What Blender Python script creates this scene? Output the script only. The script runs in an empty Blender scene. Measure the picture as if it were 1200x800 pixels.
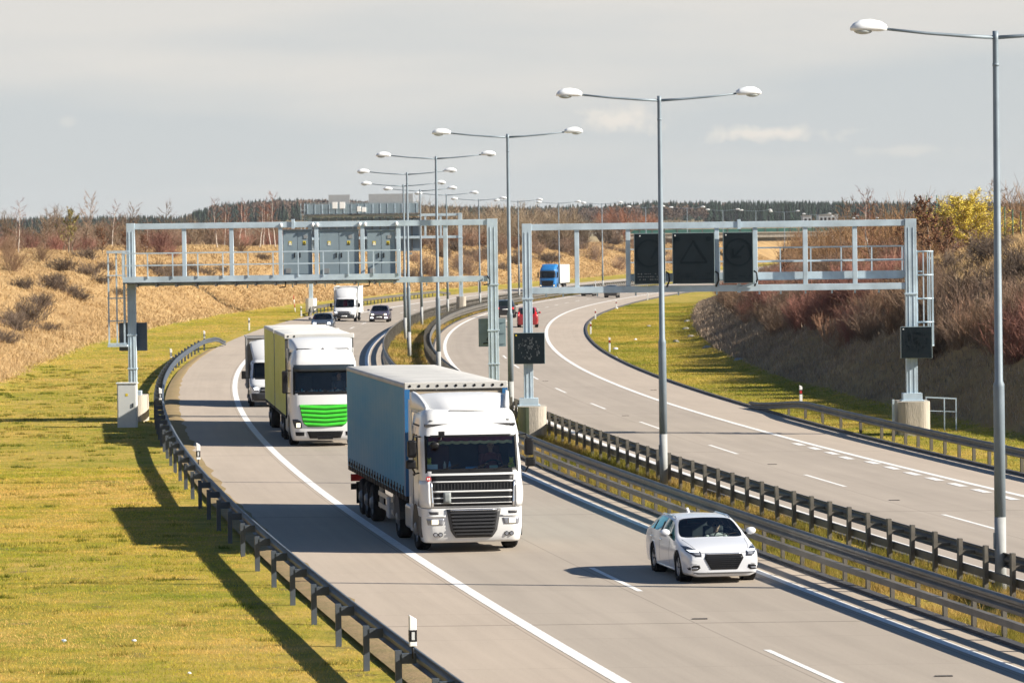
import bpy, bmesh, math, random
import numpy as np
from mathutils import Vector, Matrix
from mathutils.bvhtree import BVHTree

random.seed(7)
RNG = np.random.default_rng(11)
scene = bpy.context.scene
COL = scene.collection
PI = math.pi

# ------------------------------------------------------------------ camera
CAM_H = 7.65
FPX = 4560.0            # focal length in pixels of a 1200 px wide picture
ROLL = 0.0131
PITCH = math.atan(126 / FPX)
cam_d = bpy.data.cameras.new("camera")
cam = bpy.data.objects.new("camera", cam_d)
COL.objects.link(cam)
cam_d.sensor_width = 36.0
cam_d.lens = 36.0 * FPX / 1200.0
cam_d.clip_start = 1.0
cam_d.clip_end = 20000.0
cam_d.dof.use_dof = True
cam_d.dof.focus_distance = 96.0
cam_d.dof.aperture_fstop = 6.3
_f = Vector((0, math.cos(PITCH), -math.sin(PITCH)))
_u = Vector((0, math.sin(PITCH), math.cos(PITCH)))
_r = Vector((1, 0, 0))
_cx = _r * math.cos(ROLL) - _u * math.sin(ROLL)
_cy = _u * math.cos(ROLL) + _r * math.sin(ROLL)
_m = Matrix((_cx, _cy, -_f)).transposed().to_4x4()
_m.translation = Vector((0, 0, CAM_H))
cam.matrix_world = _m
scene.camera = cam


def ray(px, py):
    dx = px - 600.0
    dy = py - 400.0
    d = _cx * dx - _cy * dy + _f * FPX
    return d / d.y


def at_z(px, py, z):
    d = ray(px, py)
    D = (z - CAM_H) / d.z
    return Vector((d.x * D, D, z))


def at_D(px, py, D):
    d = ray(px, py)
    return Vector((d.x * D, D, CAM_H + d.z * D))


# ------------------------------------------------------------------ road model
COEF = [-99.44811445947123, 25.48784193611945, 188.15795882308515, -196.94758187464095, 50.09542861958637, 11.362070239107457]
C0 = 24.452225950118144
_N = [60, 100, 140, 180, 220, 260, 300, 340, 380, 420, 460, 500, 540]
_TAB = {
    -13.82: [0.41, 0.41, 0.41, 0.33, 0.11, 0.05, 0.02, -0.09, -0.3, -0.45, -0.5, -0.5, -0.5],
    -10.51: [0.32, 0.33, 0.2, 0.02, -0.15, -0.26, -0.28, -0.22, -0.12, -0.04, -0.07, -0.32, -0.5],
    -6.96: [0.31, 0.29, 0.27, 0.26, 0.24, 0.22, 0.2, 0.18, 0.16, 0.15, 0.15, 0.15, 0.15],
    -3.5: [0.28, 0.29, 0.27, 0.24, 0.2, 0.15, 0.13, 0.12, 0.12, 0.12, 0.12, 0.12, 0.12],
    1.67: [0.07, 0.07, 0.07, 0.07, 0.07, 0.02, -0.01, -0.03, -0.03, -0.0, 0.04, 0.11, 0.15],
    5.18: [0.05, 0.06, 0.21, 0.24, 0.19, 0.1, 0.0, -0.07, -0.07, 0.02, 0.25, 0.4, 0.5],
    8.98: [0.4, 0.4, 0.05, -0.17, -0.11, 0.04, 0.18, 0.25, 0.24, 0.17, 0.15, 0.3, 0.6],
    11.74: [-0.14, -0.14, -0.03, 0.11, 0.22, 0.33, 0.49, 0.72, 1.02, 1.34, 1.5, 1.5, 1.5],
}
_TK = sorted(_TAB)
_TN = np.array(_TK)


def Cx(D):
    if D > 590:
        return Cx(590) + (D - 590) * Sx(590)
    t = D / 500.0
    return C0 + sum(COEF[j] * t ** (j + 1) for j in range(6))


def Sx(D):
    D = min(D, 590)
    t = D / 500.0
    return sum(COEF[j] * (j + 1) * t ** j for j in range(6)) / 500.0


def corr(D, t):
    vals = [float(np.interp(D, _N, _TAB[k])) for k in _TK]
    return float(np.interp(t, _TN, vals))


def sstep(a, b, x):
    t = min(1, max(0, (x - a) / (b - a)))
    return t * t * (3 - 2 * t)


def Zr(D, t):
    tt = min(13.0, max(-15.0, t))
    return -1.0 * sstep(300, 560, D) - 0.03 * tt * min(1, max(0, (D - 60) / 400))


def RP(D, t, dz=0.0):
    return Vector((Cx(D) + t * math.sqrt(1 + Sx(D) ** 2) + corr(D, t), D, Zr(D, t) + dz))


def heading(D, t=0):
    a = RP(D - 2, t)
    b = RP(D + 2, t)
    return math.atan2(b.x - a.x, b.y - a.y)      # angle of the road away from +Y, towards +X


def at(px, py, h=0.0):
    """the point of the road plane seen at a pixel"""
    d = ray(px, py)
    D = 100.0
    for _ in range(80):
        X = d.x * D
        lat = (X - Cx(D)) / math.sqrt(1 + Sx(D) ** 2)
        D = 0.5 * D + 0.5 * (Zr(D, lat) + h - CAM_H) / d.z
    X = d.x * D
    lat = (X - Cx(D)) / math.sqrt(1 + Sx(D) ** 2)
    return Vector((X, D, Zr(D, lat)))


def arange(a, b, st):
    n = max(1, int(round((b - a) / st)))
    return [a + (b - a) * i / n for i in range(n + 1)]


# ------------------------------------------------------------------ materials
MATS = {}


def _nt(name):
    m = bpy.data.materials.new(name)
    m.use_nodes = True
    nt = m.node_tree
    b = nt.nodes["Principled BSDF"]
    return m, nt, b


def mat(name, col, rough=0.6, metal=0.0, var=0.12, scale=3.0, bump=0.0, bscale=None, spec=None, col2=None, objrand=0.0, island=0.0, coat=0.0, detail=6.0, stretch=None):
    if name in MATS:
        return MATS[name]
    m, nt, b = _nt(name)
    N = nt.nodes
    Lk = nt.links
    tc = N.new("ShaderNodeTexCoord")
    src = tc.outputs["Object"]
    if stretch:
        mp = N.new("ShaderNodeMapping")
        mp.inputs["Scale"].default_value = stretch
        Lk.new(src, mp.inputs["Vector"])
        src = mp.outputs["Vector"]
    nz = N.new("ShaderNodeTexNoise")
    nz.inputs["Scale"].default_value = scale
    nz.inputs["Detail"].default_value = detail
    nz.inputs["Roughness"].default_value = 0.6
    Lk.new(src, nz.inputs["Vector"])
    rp = N.new("ShaderNodeValToRGB")
    rp.color_ramp.elements[0].position = 0.3
    rp.color_ramp.elements[1].position = 0.7
    c = Vector(col)
    if col2 is None:
        a = c * (1 - var)
        d = c * (1 + var)
    else:
        a = c
        d = Vector(col2)
    rp.color_ramp.elements[0].color = (*a, 1)
    rp.color_ramp.elements[1].color = (*d, 1)
    Lk.new(nz.outputs["Fac"], rp.inputs["Fac"])
    out = rp.outputs["Color"]
    if objrand > 0:
        oi = N.new("ShaderNodeObjectInfo")
        hs = N.new("ShaderNodeHueSaturation")
        mr = N.new("ShaderNodeMapRange")
        mr.inputs["To Min"].default_value = 1 - objrand
        mr.inputs["To Max"].default_value = 1 + objrand
        Lk.new(oi.outputs["Random"], mr.inputs["Value"])
        Lk.new(mr.outputs["Result"], hs.inputs["Value"])
        Lk.new(out, hs.inputs["Color"])
        out = hs.outputs["Color"]
    if island > 0:
        g = N.new("ShaderNodeNewGeometry")
        hs = N.new("ShaderNodeHueSaturation")
        mr = N.new("ShaderNodeMapRange")
        mr.inputs["To Min"].default_value = 1 - island
        mr.inputs["To Max"].default_value = 1 + island
        Lk.new(g.outputs["Random Per Island"], mr.inputs["Value"])
        Lk.new(mr.outputs["Result"], hs.inputs["Value"])
        Lk.new(out, hs.inputs["Color"])
        out = hs.outputs["Color"]
    Lk.new(out, b.inputs["Base Color"])
    b.inputs["Roughness"].default_value = rough
    b.inputs["Metallic"].default_value = metal
    if spec is not None:
        b.inputs["Specular IOR Level"].default_value = spec
    if coat:
        b.inputs["Coat Weight"].default_value = coat
        b.inputs["Coat Roughness"].default_value = 0.08
    if bump > 0:
        n2 = N.new("ShaderNodeTexNoise")
        n2.inputs["Scale"].default_value = bscale or scale * 6
        n2.inputs["Detail"].default_value = 5
        Lk.new(src, n2.inputs["Vector"])
        bp = N.new("ShaderNodeBump")
        bp.inputs["Strength"].default_value = bump
        bp.inputs["Distance"].default_value = 0.05
        Lk.new(n2.outputs["Fac"], bp.inputs["Height"])
        Lk.new(bp.outputs["Normal"], b.inputs["Normal"])
    MATS[name] = m
    return m


def glass(name, tint, gloss=0.35):
    if name in MATS:
        return MATS[name]
    m, nt, b = _nt(name)
    N = nt.nodes
    Lk = nt.links
    out = N["Material Output"]
    tr = N.new("ShaderNodeBsdfTransparent")
    tr.inputs["Color"].default_value = (*tint, 1)
    gl = N.new("ShaderNodeBsdfGlossy")
    gl.inputs["Roughness"].default_value = 0.03
    gl.inputs["Color"].default_value = (1, 1, 1, 1)
    fr = N.new("ShaderNodeFresnel")
    fr.inputs["IOR"].default_value = 1.45
    mu = N.new("ShaderNodeMath")
    mu.operation = 'MULTIPLY_ADD'
    mu.inputs[1].default_value = 1.0
    mu.inputs[2].default_value = gloss * 0.1
    Lk.new(fr.outputs[0], mu.inputs[0])
    mx = N.new("ShaderNodeMixShader")
    Lk.new(mu.outputs[0], mx.inputs["Fac"])
    Lk.new(tr.outputs[0], mx.inputs[1])
    Lk.new(gl.outputs[0], mx.inputs[2])
    Lk.new(mx.outputs[0], out.inputs["Surface"])
    MATS[name] = m
    return m


def emit(name, col, strength, base=(0.8, 0.8, 0.8)):
    if name in MATS:
        return MATS[name]
    m, nt, b = _nt(name)
    b.inputs["Base Color"].default_value = (*base, 1)
    b.inputs["Emission Color"].default_value = (*col, 1)
    b.inputs["Emission Strength"].default_value = strength
    b.inputs["Roughness"].default_value = 0.2
    MATS[name] = m
    return m


# ------------------------------------------------------------------ mesh builder
class MB:
    def __init__(self):
        self.v = []
        self.f = []
        self.m = []
        self.s = []

    def add(self, verts, faces, mi=0, smooth=False):
        o = len(self.v)
        self.v += [tuple(p) for p in verts]
        for fc in faces:
            self.f.append([i + o for i in fc])
            self.m.append(mi)
            self.s.append(smooth)
        return self

    def box(self, c, s, mi=0, rz=0.0):
        hx, hy, hz = s[0] / 2, s[1] / 2, s[2] / 2
        vs = []
        ca, sa = math.cos(rz), math.sin(rz)
        for z in (-hz, hz):
            for x, y in ((-hx, -hy), (hx, -hy), (hx, hy), (-hx, hy)):
                vs.append((c[0] + x * ca - y * sa, c[1] + x * sa + y * ca, c[2] + z))
        return self.add(vs, [(3, 2, 1, 0), (4, 5, 6, 7), (0, 1, 5, 4), (1, 2, 6, 5), (2, 3, 7, 6), (3, 0, 4, 7)], mi)

    def bar(self, p0, p1, w, h, mi=0, up=(0, 0, 1)):
        p0 = Vector(p0)
        p1 = Vector(p1)
        d = (p1 - p0).normalized()
        a = d.cross(Vector(up))
        if a.length < 1e-4:
            a = d.cross(Vector((0, 1, 0)))
        a.normalize()
        b = a.cross(d)
        vs = []
        for p in (p0, p1):
            for i, j in ((-1, -1), (1, -1), (1, 1), (-1, 1)):
                vs.append(p + a * (i * w / 2) + b * (j * h / 2))
        return self.add(vs, [(3, 2, 1, 0), (4, 5, 6, 7), (0, 1, 5, 4), (1, 2, 6, 5), (2, 3, 7, 6), (3, 0, 4, 7)], mi)

    def cyl(self, p0, p1, r0, r1=None, n=12, mi=0, smooth=True, caps=True):
        return self.tube([p0, p1], [r0, r0 if r1 is None else r1], n, mi, smooth, caps)

    def tube(self, pts, r, n=8, mi=0, smooth=True, caps=True):
        pts = [Vector(p) for p in pts]
        if not isinstance(r, (list, tuple)):
            r = [r] * len(pts)
        vs = []
        ref = None
        for i, p in enumerate(pts):
            d = (pts[min(i + 1, len(pts) - 1)] - pts[max(i - 1, 0)]).normalized()
            if ref is None:
                a = d.cross(Vector((0, 0, 1)))
                if a.length < 1e-3:
                    a = d.cross(Vector((1, 0, 0)))
            else:
                a = ref - d * ref.dot(d)
            a.normalize()
            ref = a
            b = d.cross(a)
            for k in range(n):
                an = 2 * PI * k / n
                vs.append(p + (a * math.cos(an) + b * math.sin(an)) * r[i])
        fs = []
        for i in range(len(pts) - 1):
            for k in range(n):
                k2 = (k + 1) % n
                fs.append((i * n + k, i * n + k2, (i + 1) * n + k2, (i + 1) * n + k))
        self.add(vs, fs, mi, smooth)
        if caps:
            o = len(self.v) - len(vs)
            self.f.append([o + k for k in range(n)][::-1])
            self.m.append(mi)
            self.s.append(False)
            self.f.append([o + (len(pts) - 1) * n + k for k in range(n)])
            self.m.append(mi)
            self.s.append(False)
        return self

    def lathe(self, prof, o, axis='x', n=20, mi=0, smooth=True):
        """prof: (radius, along)"""
        vs = []
        for r, a in prof:
            for k in range(n):
                an = 2 * PI * k / n
                c, s = r * math.cos(an), r * math.sin(an)
                p = {'x': (a, c, s), 'y': (c, a, s), 'z': (c, s, a)}[axis]
                vs.append((o[0] + p[0], o[1] + p[1], o[2] + p[2]))
        fs = []
        for i in range(len(prof) - 1):
            for k in range(n):
                k2 = (k + 1) % n
                fs.append((i * n + k, i * n + k2, (i + 1) * n + k2, (i + 1) * n + k))
        return self.add(vs, fs, mi, smooth)

    def prism(self, out, plane, lo, hi, mi=0):
        n = len(out)
        vs = []
        for w in (lo, hi):
            for a, b in out:
                vs.append({'xz': (a, w, b), 'yz': (w, a, b), 'xy': (a, b, w)}[plane])
        fs = [tuple(range(n)), tuple(range(2 * n - 1, n - 1, -1))]
        for k in range(n):
            k2 = (k + 1) % n
            fs.append((k, k + n, k2 + n, k2))
        return self.add(vs, fs, mi)

    def grid(self, rows, mi=0, smooth=True, close=False):
        n = len(rows[0])
        vs = [p for r in rows for p in r]
        fs = []
        for i in range(len(rows) - 1):
            for k in range(n if close else n - 1):
                k2 = (k + 1) % n
                fs.append((i * n + k, i * n + k2, (i + 1) * n + k2, (i + 1) * n + k))
        return self.add(vs, fs, mi, smooth)

    def ball(self, c, r, nu=12, nv=8, mi=0):
        if not isinstance(r, (list, tuple)):
            r = (r, r, r)
        rows = []
        for i in range(nv + 1):
            th = PI * i / nv
            rows.append([(c[0] + r[0] * math.sin(th) * math.cos(2 * PI * k / nu), c[1] + r[1] * math.sin(th) * math.sin(2 * PI * k / nu), c[2] + r[2] * math.cos(th)) for k in range(nu)])
        return self.grid(rows, mi, True, True)

    def mesh(self, name, mats):
        me = bpy.data.meshes.new(name)
        me.from_pydata([tuple(map(float, p)) for p in self.v], [], self.f)
        if not isinstance(mats, (list, tuple)):
            mats = [mats]
        for m in mats:
            me.materials.append(m)
        me.polygons.foreach_set("material_index", self.m)
        me.polygons.foreach_set("use_smooth", self.s)
        bm = bmesh.new()
        bm.from_mesh(me)
        bmesh.ops.remove_doubles(bm, verts=bm.verts, dist=1e-5)
        bmesh.ops.recalc_face_normals(bm, faces=bm.faces)
        bm.to_mesh(me)
        bm.free()
        me.update()
        return me

    def build(self, name, mats, parent=None, bevel=0.0, seg=2, ang=35):
        me = self.mesh(name, mats)
        o = link(name, me, parent)
        if bevel > 0:
            b = o.modifiers.new("bevel", 'BEVEL')
            b.width = bevel
            b.segments = seg
            b.limit_method = 'ANGLE'
            b.angle_limit = math.radians(ang)
        return o


def link(name, me, parent=None):
    o = bpy.data.objects.new(name, me)
    COL.objects.link(o)
    if parent is not None:
        o.parent = parent
    return o


def raw_mesh(name, V, F, mats, smooth=False, mi=None):
    """fast numpy mesh: V (n,3), F (m,k)"""
    me = bpy.data.meshes.new(name)
    V = np.asarray(V, np.float32)
    F = np.asarray(F, np.int32)
    k = F.shape[1]
    me.vertices.add(len(V))
    me.vertices.foreach_set("co", V.ravel())
    me.loops.add(F.size)
    me.loops.foreach_set("vertex_index", F.ravel())
    me.polygons.add(len(F))
    me.polygons.foreach_set("loop_start", np.arange(0, F.size, k, dtype=np.int32))
    me.polygons.foreach_set("use_smooth", np.full(len(F), smooth, bool))
    if not isinstance(mats, (list, tuple)):
        mats = [mats]
    for m in mats:
        me.materials.append(m)
    if mi is not None:
        me.polygons.foreach_set("material_index", np.asarray(mi, np.int32))
    me.update(calc_edges=True)
    me.validate()
    return me


def tag(o, label=None, cat=None, group=None, kind=None):
    if label:
        o["label"] = label
    if cat:
        o["category"] = cat
    if group:
        o["group"] = group
    if kind:
        o["kind"] = kind
    return o


def thing(name, loc, label, cat, rz=0.0, group=None):
    o = bpy.data.objects.new(name, None)
    o.empty_display_size = 0.3
    COL.objects.link(o)
    o.location = loc
    o.rotation_euler = (0, 0, rz)
    return tag(o, label, cat, group)


KIDS = {}


def copy_tree(o, parent=None):
    c = o.copy()
    COL.objects.link(c)
    if parent is not None:
        c.parent = parent
    for ch in [x for x in bpy.data.objects if x.parent == o]:
        copy_tree(ch, c)
    return c


def copy_of(o, loc, rz, label, group=None, scale=None):
    c = copy_tree(o)
    c.location = loc
    c.rotation_euler = (0, 0, rz)
    c["label"] = label
    if group:
        c["group"] = group
    elif "group" in c:
        del c["group"]
    if scale is not None:
        c.scale = scale if isinstance(scale, (tuple, list)) else (scale,) * 3
    return c
# ------------------------------------------------------------------ light
SUN_EL = math.radians(29.3)
SUN_AZ = math.radians(14.0)        # from +X towards the camera
to_sun = Vector((math.cos(SUN_EL) * math.cos(SUN_AZ), -math.cos(SUN_EL) * math.sin(SUN_AZ), math.sin(SUN_EL)))
sd = bpy.data.lights.new("sun", 'SUN')
sd.energy = 5.0
sd.angle = math.radians(0.53)
sd.color = (1.0, 0.92, 0.80)
so = bpy.data.objects.new("sun", sd)
COL.objects.link(so)
so.rotation_euler = to_sun.to_track_quat('Z', 'Y').to_euler()
so.location = (60, -40, 60)

w = bpy.data.worlds.new("World")
scene.world = w
w.use_nodes = True
nt = w.node_tree
N = nt.nodes
Lk = nt.links
bg = N["Background"]
sky = N.new("ShaderNodeTexSky")
sky.sky_type = 'NISHITA'
sky.sun_disc = False
sky.sun_elevation = SUN_EL
sky.sun_rotation = math.atan2(to_sun.x, to_sun.y)
sky.altitude = 300
sky.dust_density = 0.0
sky.air_density = 1.0
sky.ozone_density = 4.0
SKY_STRENGTH = 0.05
bg.inputs["Strength"].default_value = SKY_STRENGTH
Lk.new(sky.outputs[0], bg.inputs["Color"])
# thin veil of high cloud over the blue sky, in world directions
tc = N.new("ShaderNodeTexCoord")
mp = N.new("ShaderNodeMapping")
mp.inputs["Scale"].default_value = (2.6, 2.6, 17.0)
mp.inputs["Location"].default_value = (0.4, 0.0, 0.35)
Lk.new(tc.outputs["Generated"], mp.inputs["Vector"])
nz = N.new("ShaderNodeTexNoise")
nz.inputs["Scale"].default_value = 2.4
nz.inputs["Detail"].default_value = 6
nz.inputs["Roughness"].default_value = 0.5
Lk.new(mp.outputs[0], nz.inputs["Vector"])
rp = N.new("ShaderNodeValToRGB")
e = rp.color_ramp.elements
e[0].position = 0.20
e[0].color = (0.578, 0.606, 0.618, 1)
e[1].position = 0.80
e[1].color = (0.725, 0.700, 0.665, 1)
sx = N.new("ShaderNodeSeparateXYZ")
Lk.new(tc.outputs["Generated"], sx.inputs[0])
# veil thins out towards the zenith
veil = N.new("ShaderNodeMapRange")
veil.inputs["From Min"].default_value = 0.066
veil.inputs["From Max"].default_value = 0.12
veil.inputs["To Min"].default_value = 0.95
veil.inputs["To Max"].default_value = 0.0
Lk.new(sx.outputs["Z"], veil.inputs["Value"])


def math_node(op, a, b=None):
    n = N.new("ShaderNodeMath")
    n.operation = op
    for i, x in enumerate((a, b)):
        if x is None:
            continue
        if isinstance(x, (int, float)):
            n.inputs[i].default_value = x
        else:
            Lk.new(x, n.inputs[i])
    return n.outputs[0]


# the veil is brighter and warmer higher up, greyer low down
hi = N.new("ShaderNodeMapRange")
hi.inputs["From Min"].default_value = 0.026
hi.inputs["From Max"].default_value = 0.062
hi.inputs["To Min"].default_value = 0.16
hi.inputs["To Max"].default_value = 0.90
Lk.new(sx.outputs["Z"], hi.inputs["Value"])
Lk.new(math_node('ADD', math_node('MULTIPLY', math_node('SUBTRACT', nz.outputs["Fac"], 0.5), 1.9), hi.outputs[0]), rp.inputs["Fac"])
# small cumulus puffs low over the horizon: elliptical masks of world direction broken up by noise
cn = N.new("ShaderNodeTexNoise")
cn.inputs["Scale"].default_value = 150
cn.inputs["Detail"].default_value = 7
cn.inputs["Roughness"].default_value = 0.55
Lk.new(tc.outputs["Generated"], cn.inputs["Vector"])
puff = None
for px, py, rx, rz, k in ((727, 141, 0.0095, 0.0036, 1.0), (905, 156.5, 0.0165, 0.0024, 1.0), (700, 132, 0.005, 0.0016, .8), (80, 143, 0.0024, .0012, .3), (1060, 176, 0.012, 0.0014, .35)):
    d = ray(px, py).normalized()
    ex = math_node('DIVIDE', math_node('SUBTRACT', sx.outputs["X"], d.x), rx)
    ez = math_node('DIVIDE', math_node('SUBTRACT', sx.outputs["Z"], d.z), rz)
    rr = math_node('SQRT', math_node('ADD', math_node('MULTIPLY', ex, ex), math_node('MULTIPLY', ez, ez)))
    v = math_node('SUBTRACT', 1.0, rr)
    v = math_node('ADD', v, math_node('MULTIPLY', math_node('SUBTRACT', cn.outputs["Fac"], 0.46), 3.4))
    v = math_node('MULTIPLY', math_node('MINIMUM', math_node('MAXIMUM', math_node('MULTIPLY', v, 1.1), 0.0), 1.0), k)
    fwd = math_node('GREATER_THAN', sx.outputs["Y"], 0.0)
    v = math_node('MULTIPLY', v, fwd)
    puff = v if puff is None else math_node('MAXIMUM', puff, v)
cm = N.new("ShaderNodeMixRGB")
Lk.new(math_node('MULTIPLY', puff, 0.9), cm.inputs["Fac"])
Lk.new(rp.outputs[0], cm.inputs["Color1"])
cm.inputs["Color2"].default_value = (0.82, 0.765, 0.70, 1)
bg2 = N.new("ShaderNodeBackground")
bg2.inputs["Strength"].default_value = 0.495
Lk.new(cm.outputs[0], bg2.inputs["Color"])
mxs = N.new("ShaderNodeMixShader")
Lk.new(veil.outputs[0], mxs.inputs["Fac"])
Lk.new(bg.outputs[0], mxs.inputs[1])
Lk.new(bg2.outputs[0], mxs.inputs[2])
Lk.new(mxs.outputs[0], N["World Output"].inputs["Surface"])

scene.render.engine = 'CYCLES'
scene.view_settings.view_transform = 'Standard'
scene.view_settings.look = 'None'
scene.view_settings.gamma = 1.0
scene.view_settings.use_curve_mapping = False
scene.view_settings.exposure = 1.08
scene.cycles.use_denoising = True
try:
    scene.cycles.denoiser = 'OPENIMAGEDENOISE'
except Exception:
    pass
scene.cycles.max_bounces = 6
scene.cycles.transparent_max_bounces = 12
scene.cycles.caustics_reflective = False
scene.cycles.caustics_refractive = False
from mathutils import noise as mnoise

# ------------------------------------------------------------------ road surface
D_NEAR, D_FAR = 24.0, 1250.0


def pavement_mat(name, lanes, base_a, base_b):
    """concrete pavement: broom texture, slab joints, worn lanes. UV = (metres across, metres along)"""
    m, nt, b = _nt(name)
    N = nt.nodes
    Lk = nt.links
    uv = N.new("ShaderNodeUVMap")
    sep = N.new("ShaderNodeSeparateXYZ")
    Lk.new(uv.outputs[0], sep.inputs[0])

    def mth(op, a, c=None, c2=None):
        n = N.new("ShaderNodeMath")
        n.operation = op
        for i, x in enumerate((a, c, c2)):
            if x is None:
                continue
            if isinstance(x, (int, float)):
                n.inputs[i].default_value = x
            else:
                Lk.new(x, n.inputs[i])
        return n.outputs[0]

    def noise(scale, sc3, det=5, rough=.6):
        mp = N.new("ShaderNodeMapping")
        mp.inputs["Scale"].default_value = sc3
        Lk.new(uv.outputs[0], mp.inputs[0])
        n = N.new("ShaderNodeTexNoise")
        n.inputs["Scale"].default_value = scale
        n.inputs["Detail"].default_value = det
        n.inputs["Roughness"].default_value = rough
        Lk.new(mp.outputs[0], n.inputs["Vector"])
        return n.outputs["Fac"]
    big = noise(1.0, (0.5, 0.06, 1))
    mid = noise(1.0, (1.6, 0.25, 1))
    fine = noise(1.0, (14, 14, 1), 3)
    streak = noise(1.0, (5.0, 0.02, 1), 3)
    slab = N.new("ShaderNodeTexWhiteNoise")
    slab.noise_dimensions = '2D'
    cmb = N.new("ShaderNodeCombineXYZ")
    Lk.new(mth('FLOOR', mth('DIVIDE', sep.outputs[1], 5.0)), cmb.inputs[1])
    Lk.new(mth('FLOOR', mth('DIVIDE', sep.outputs[0], 3.6)), cmb.inputs[0])
    Lk.new(cmb.outputs[0], slab.inputs["Vector"])
    val = mth('MULTIPLY_ADD', mth('SUBTRACT', big, .5), 0.30, 1.0)
    val = mth('MULTIPLY_ADD', mth('SUBTRACT', mid, .5), 0.16, val)
    val = mth('MULTIPLY_ADD', mth('SUBTRACT', fine, .5), 0.16, val)
    val = mth('MULTIPLY_ADD', mth('SUBTRACT', streak, .5), 0.16, val)
    val = mth('MULTIPLY_ADD', mth('SUBTRACT', slab.outputs["Value"], .5), 0.045, val)
    # wheel tracks and lane wear
    lane = None
    for a, c in lanes:
        f = mth('MULTIPLY', mth('GREATER_THAN', sep.outputs[0], a), mth('LESS_THAN', sep.outputs[0], c))
        lane = f if lane is None else mth('ADD', lane, f)
        ctr = (a + c) / 2
        for o in (-0.95, 0.95):
            q = mth('ABSOLUTE', mth('SUBTRACT', sep.outputs[0], ctr + o))
            g = mth('MAXIMUM', mth('SUBTRACT', 1.0, mth('DIVIDE', q, 0.55)), 0.0)
            val = mth('MULTIPLY_ADD', g, -0.05, val)
        q = mth('ABSOLUTE', mth('SUBTRACT', sep.outputs[0], ctr))
        g = mth('MAXIMUM', mth('SUBTRACT', 1.0, mth('DIVIDE', q, 0.5)), 0.0)
        val = mth('MULTIPLY_ADD', g, -0.075, val)
    # joints
    fr = mth('PINGPONG', sep.outputs[1], 2.5)
    jt = mth('LESS_THAN', fr, 0.018)
    fl = None
    for a in sorted({x for l in lanes for x in l}):
        j2 = mth('LESS_THAN', mth('ABSOLUTE', mth('SUBTRACT', sep.outputs[0], a - 0.24)), 0.016)
        fl = j2 if fl is None else mth('MAXIMUM', fl, j2)
    big_j = mth('LESS_THAN', mth('PINGPONG', mth('ADD', sep.outputs[1], 7.3), 15.0), 0.05)
    jj = mth('MAXIMUM', mth('MULTIPLY', jt, 0.18), mth('MULTIPLY', fl, 0.30))
    jj = mth('MAXIMUM', jj, mth('MULTIPLY', big_j, 0.42))
    val = mth('MULTIPLY', val, mth('SUBTRACT', 1.0, jj))
    mix = N.new("ShaderNodeMixRGB")
    Lk.new(lane, mix.inputs["Fac"])
    mix.inputs["Color1"].default_value = (*base_a, 1)
    mix.inputs["Color2"].default_value = (*base_b, 1)
    mul = N.new("ShaderNodeMixRGB")
    mul.blend_type = 'MULTIPLY'
    mul.inputs["Fac"].default_value = 1
    Lk.new(mix.outputs[0], mul.inputs["Color1"])
    cc = N.new("ShaderNodeCombineXYZ")
    for i in range(3):
        Lk.new(val, cc.inputs[i])
    Lk.new(cc.outputs[0], mul.inputs["Color2"])
    Lk.new(mul.outputs[0], b.inputs["Base Color"])
    b.inputs["Roughness"].default_value = 0.85
    b.inputs["Specular IOR Level"].default_value = 0.3
    bp = N.new("ShaderNodeBump")
    bp.inputs["Strength"].default_value = 0.25
    bp.inputs["Distance"].default_value = 0.02
    Lk.new(fine, bp.inputs["Height"])
    Lk.new(bp.outputs[0], b.inputs["Normal"])
    return m


DROWS = arange(D_NEAR, 120, 3) + arange(123, 620, 4) + arange(632, D_FAR, 14)
_s = [0.0]
for i in range(1, len(DROWS)):
    d = DROWS[i] - DROWS[i - 1]
    _s.append(_s[-1] + d * math.sqrt(1 + Sx((DROWS[i] + DROWS[i - 1]) / 2) ** 2))


def s_of(D):
    return float(np.interp(D, DROWS, _s))


def D_of(s):
    return float(np.interp(s, _s, DROWS))


def strip(name, t0, t1, n, m, dz, D0=D_NEAR, D1=D_FAR, kind="structure"):
    ts = [t0 + (t1 - t0) * i / n for i in range(n + 1)]
    rows = [D for D in DROWS if D0 < D < D1]
    rows = [D0] + rows + [D1]
    V = []
    UV = []
    for D in rows:
        for t in ts:
            V.append(RP(D, t, dz))
            UV.append((t, s_of(D)))
    F = []
    k = n + 1
    for i in range(len(rows) - 1):
        for j in range(n):
            F.append((i * k + j, i * k + j + 1, (i + 1) * k + j + 1, (i + 1) * k + j))
    me = raw_mesh(name, np.array(V), np.array(F), m, True)
    uvl = me.uv_layers.new(name="UVMap")
    arr = np.array(UV, np.float32)[np.array(F).ravel()]
    uvl.data.foreach_set("uv", arr.ravel())
    o = link(name, me)
    tag(o, kind=kind)
    return o


pm_l = pavement_mat("concrete pavement west", [(-10.51, -6.96), (-6.96, -3.5)], (0.390, 0.328, 0.264), (0.342, 0.296, 0.244))
pm_r = pavement_mat("concrete pavement east", [(1.67, 5.18), (5.18, 8.98)], (0.395, 0.333, 0.270), (0.350, 0.302, 0.251))
strip("road_oncoming", -13.82, -2.5, 10, pm_l, 0.0)
strip("road_outgoing", 0.95, 11.74, 10, pm_r, 0.0)

# painted markings: thin sheets on the pavement
paint = mat("road paint", (0.84, 0.83, 0.80), 0.6, scale=5, detail=10, col2=(0.64, 0.62, 0.58))


def mark_line(name, tc_, wd, D0, D1):
    strip(name, tc_ - wd / 2, tc_ + wd / 2, 1, paint, 0.005, D0, D1)


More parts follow.
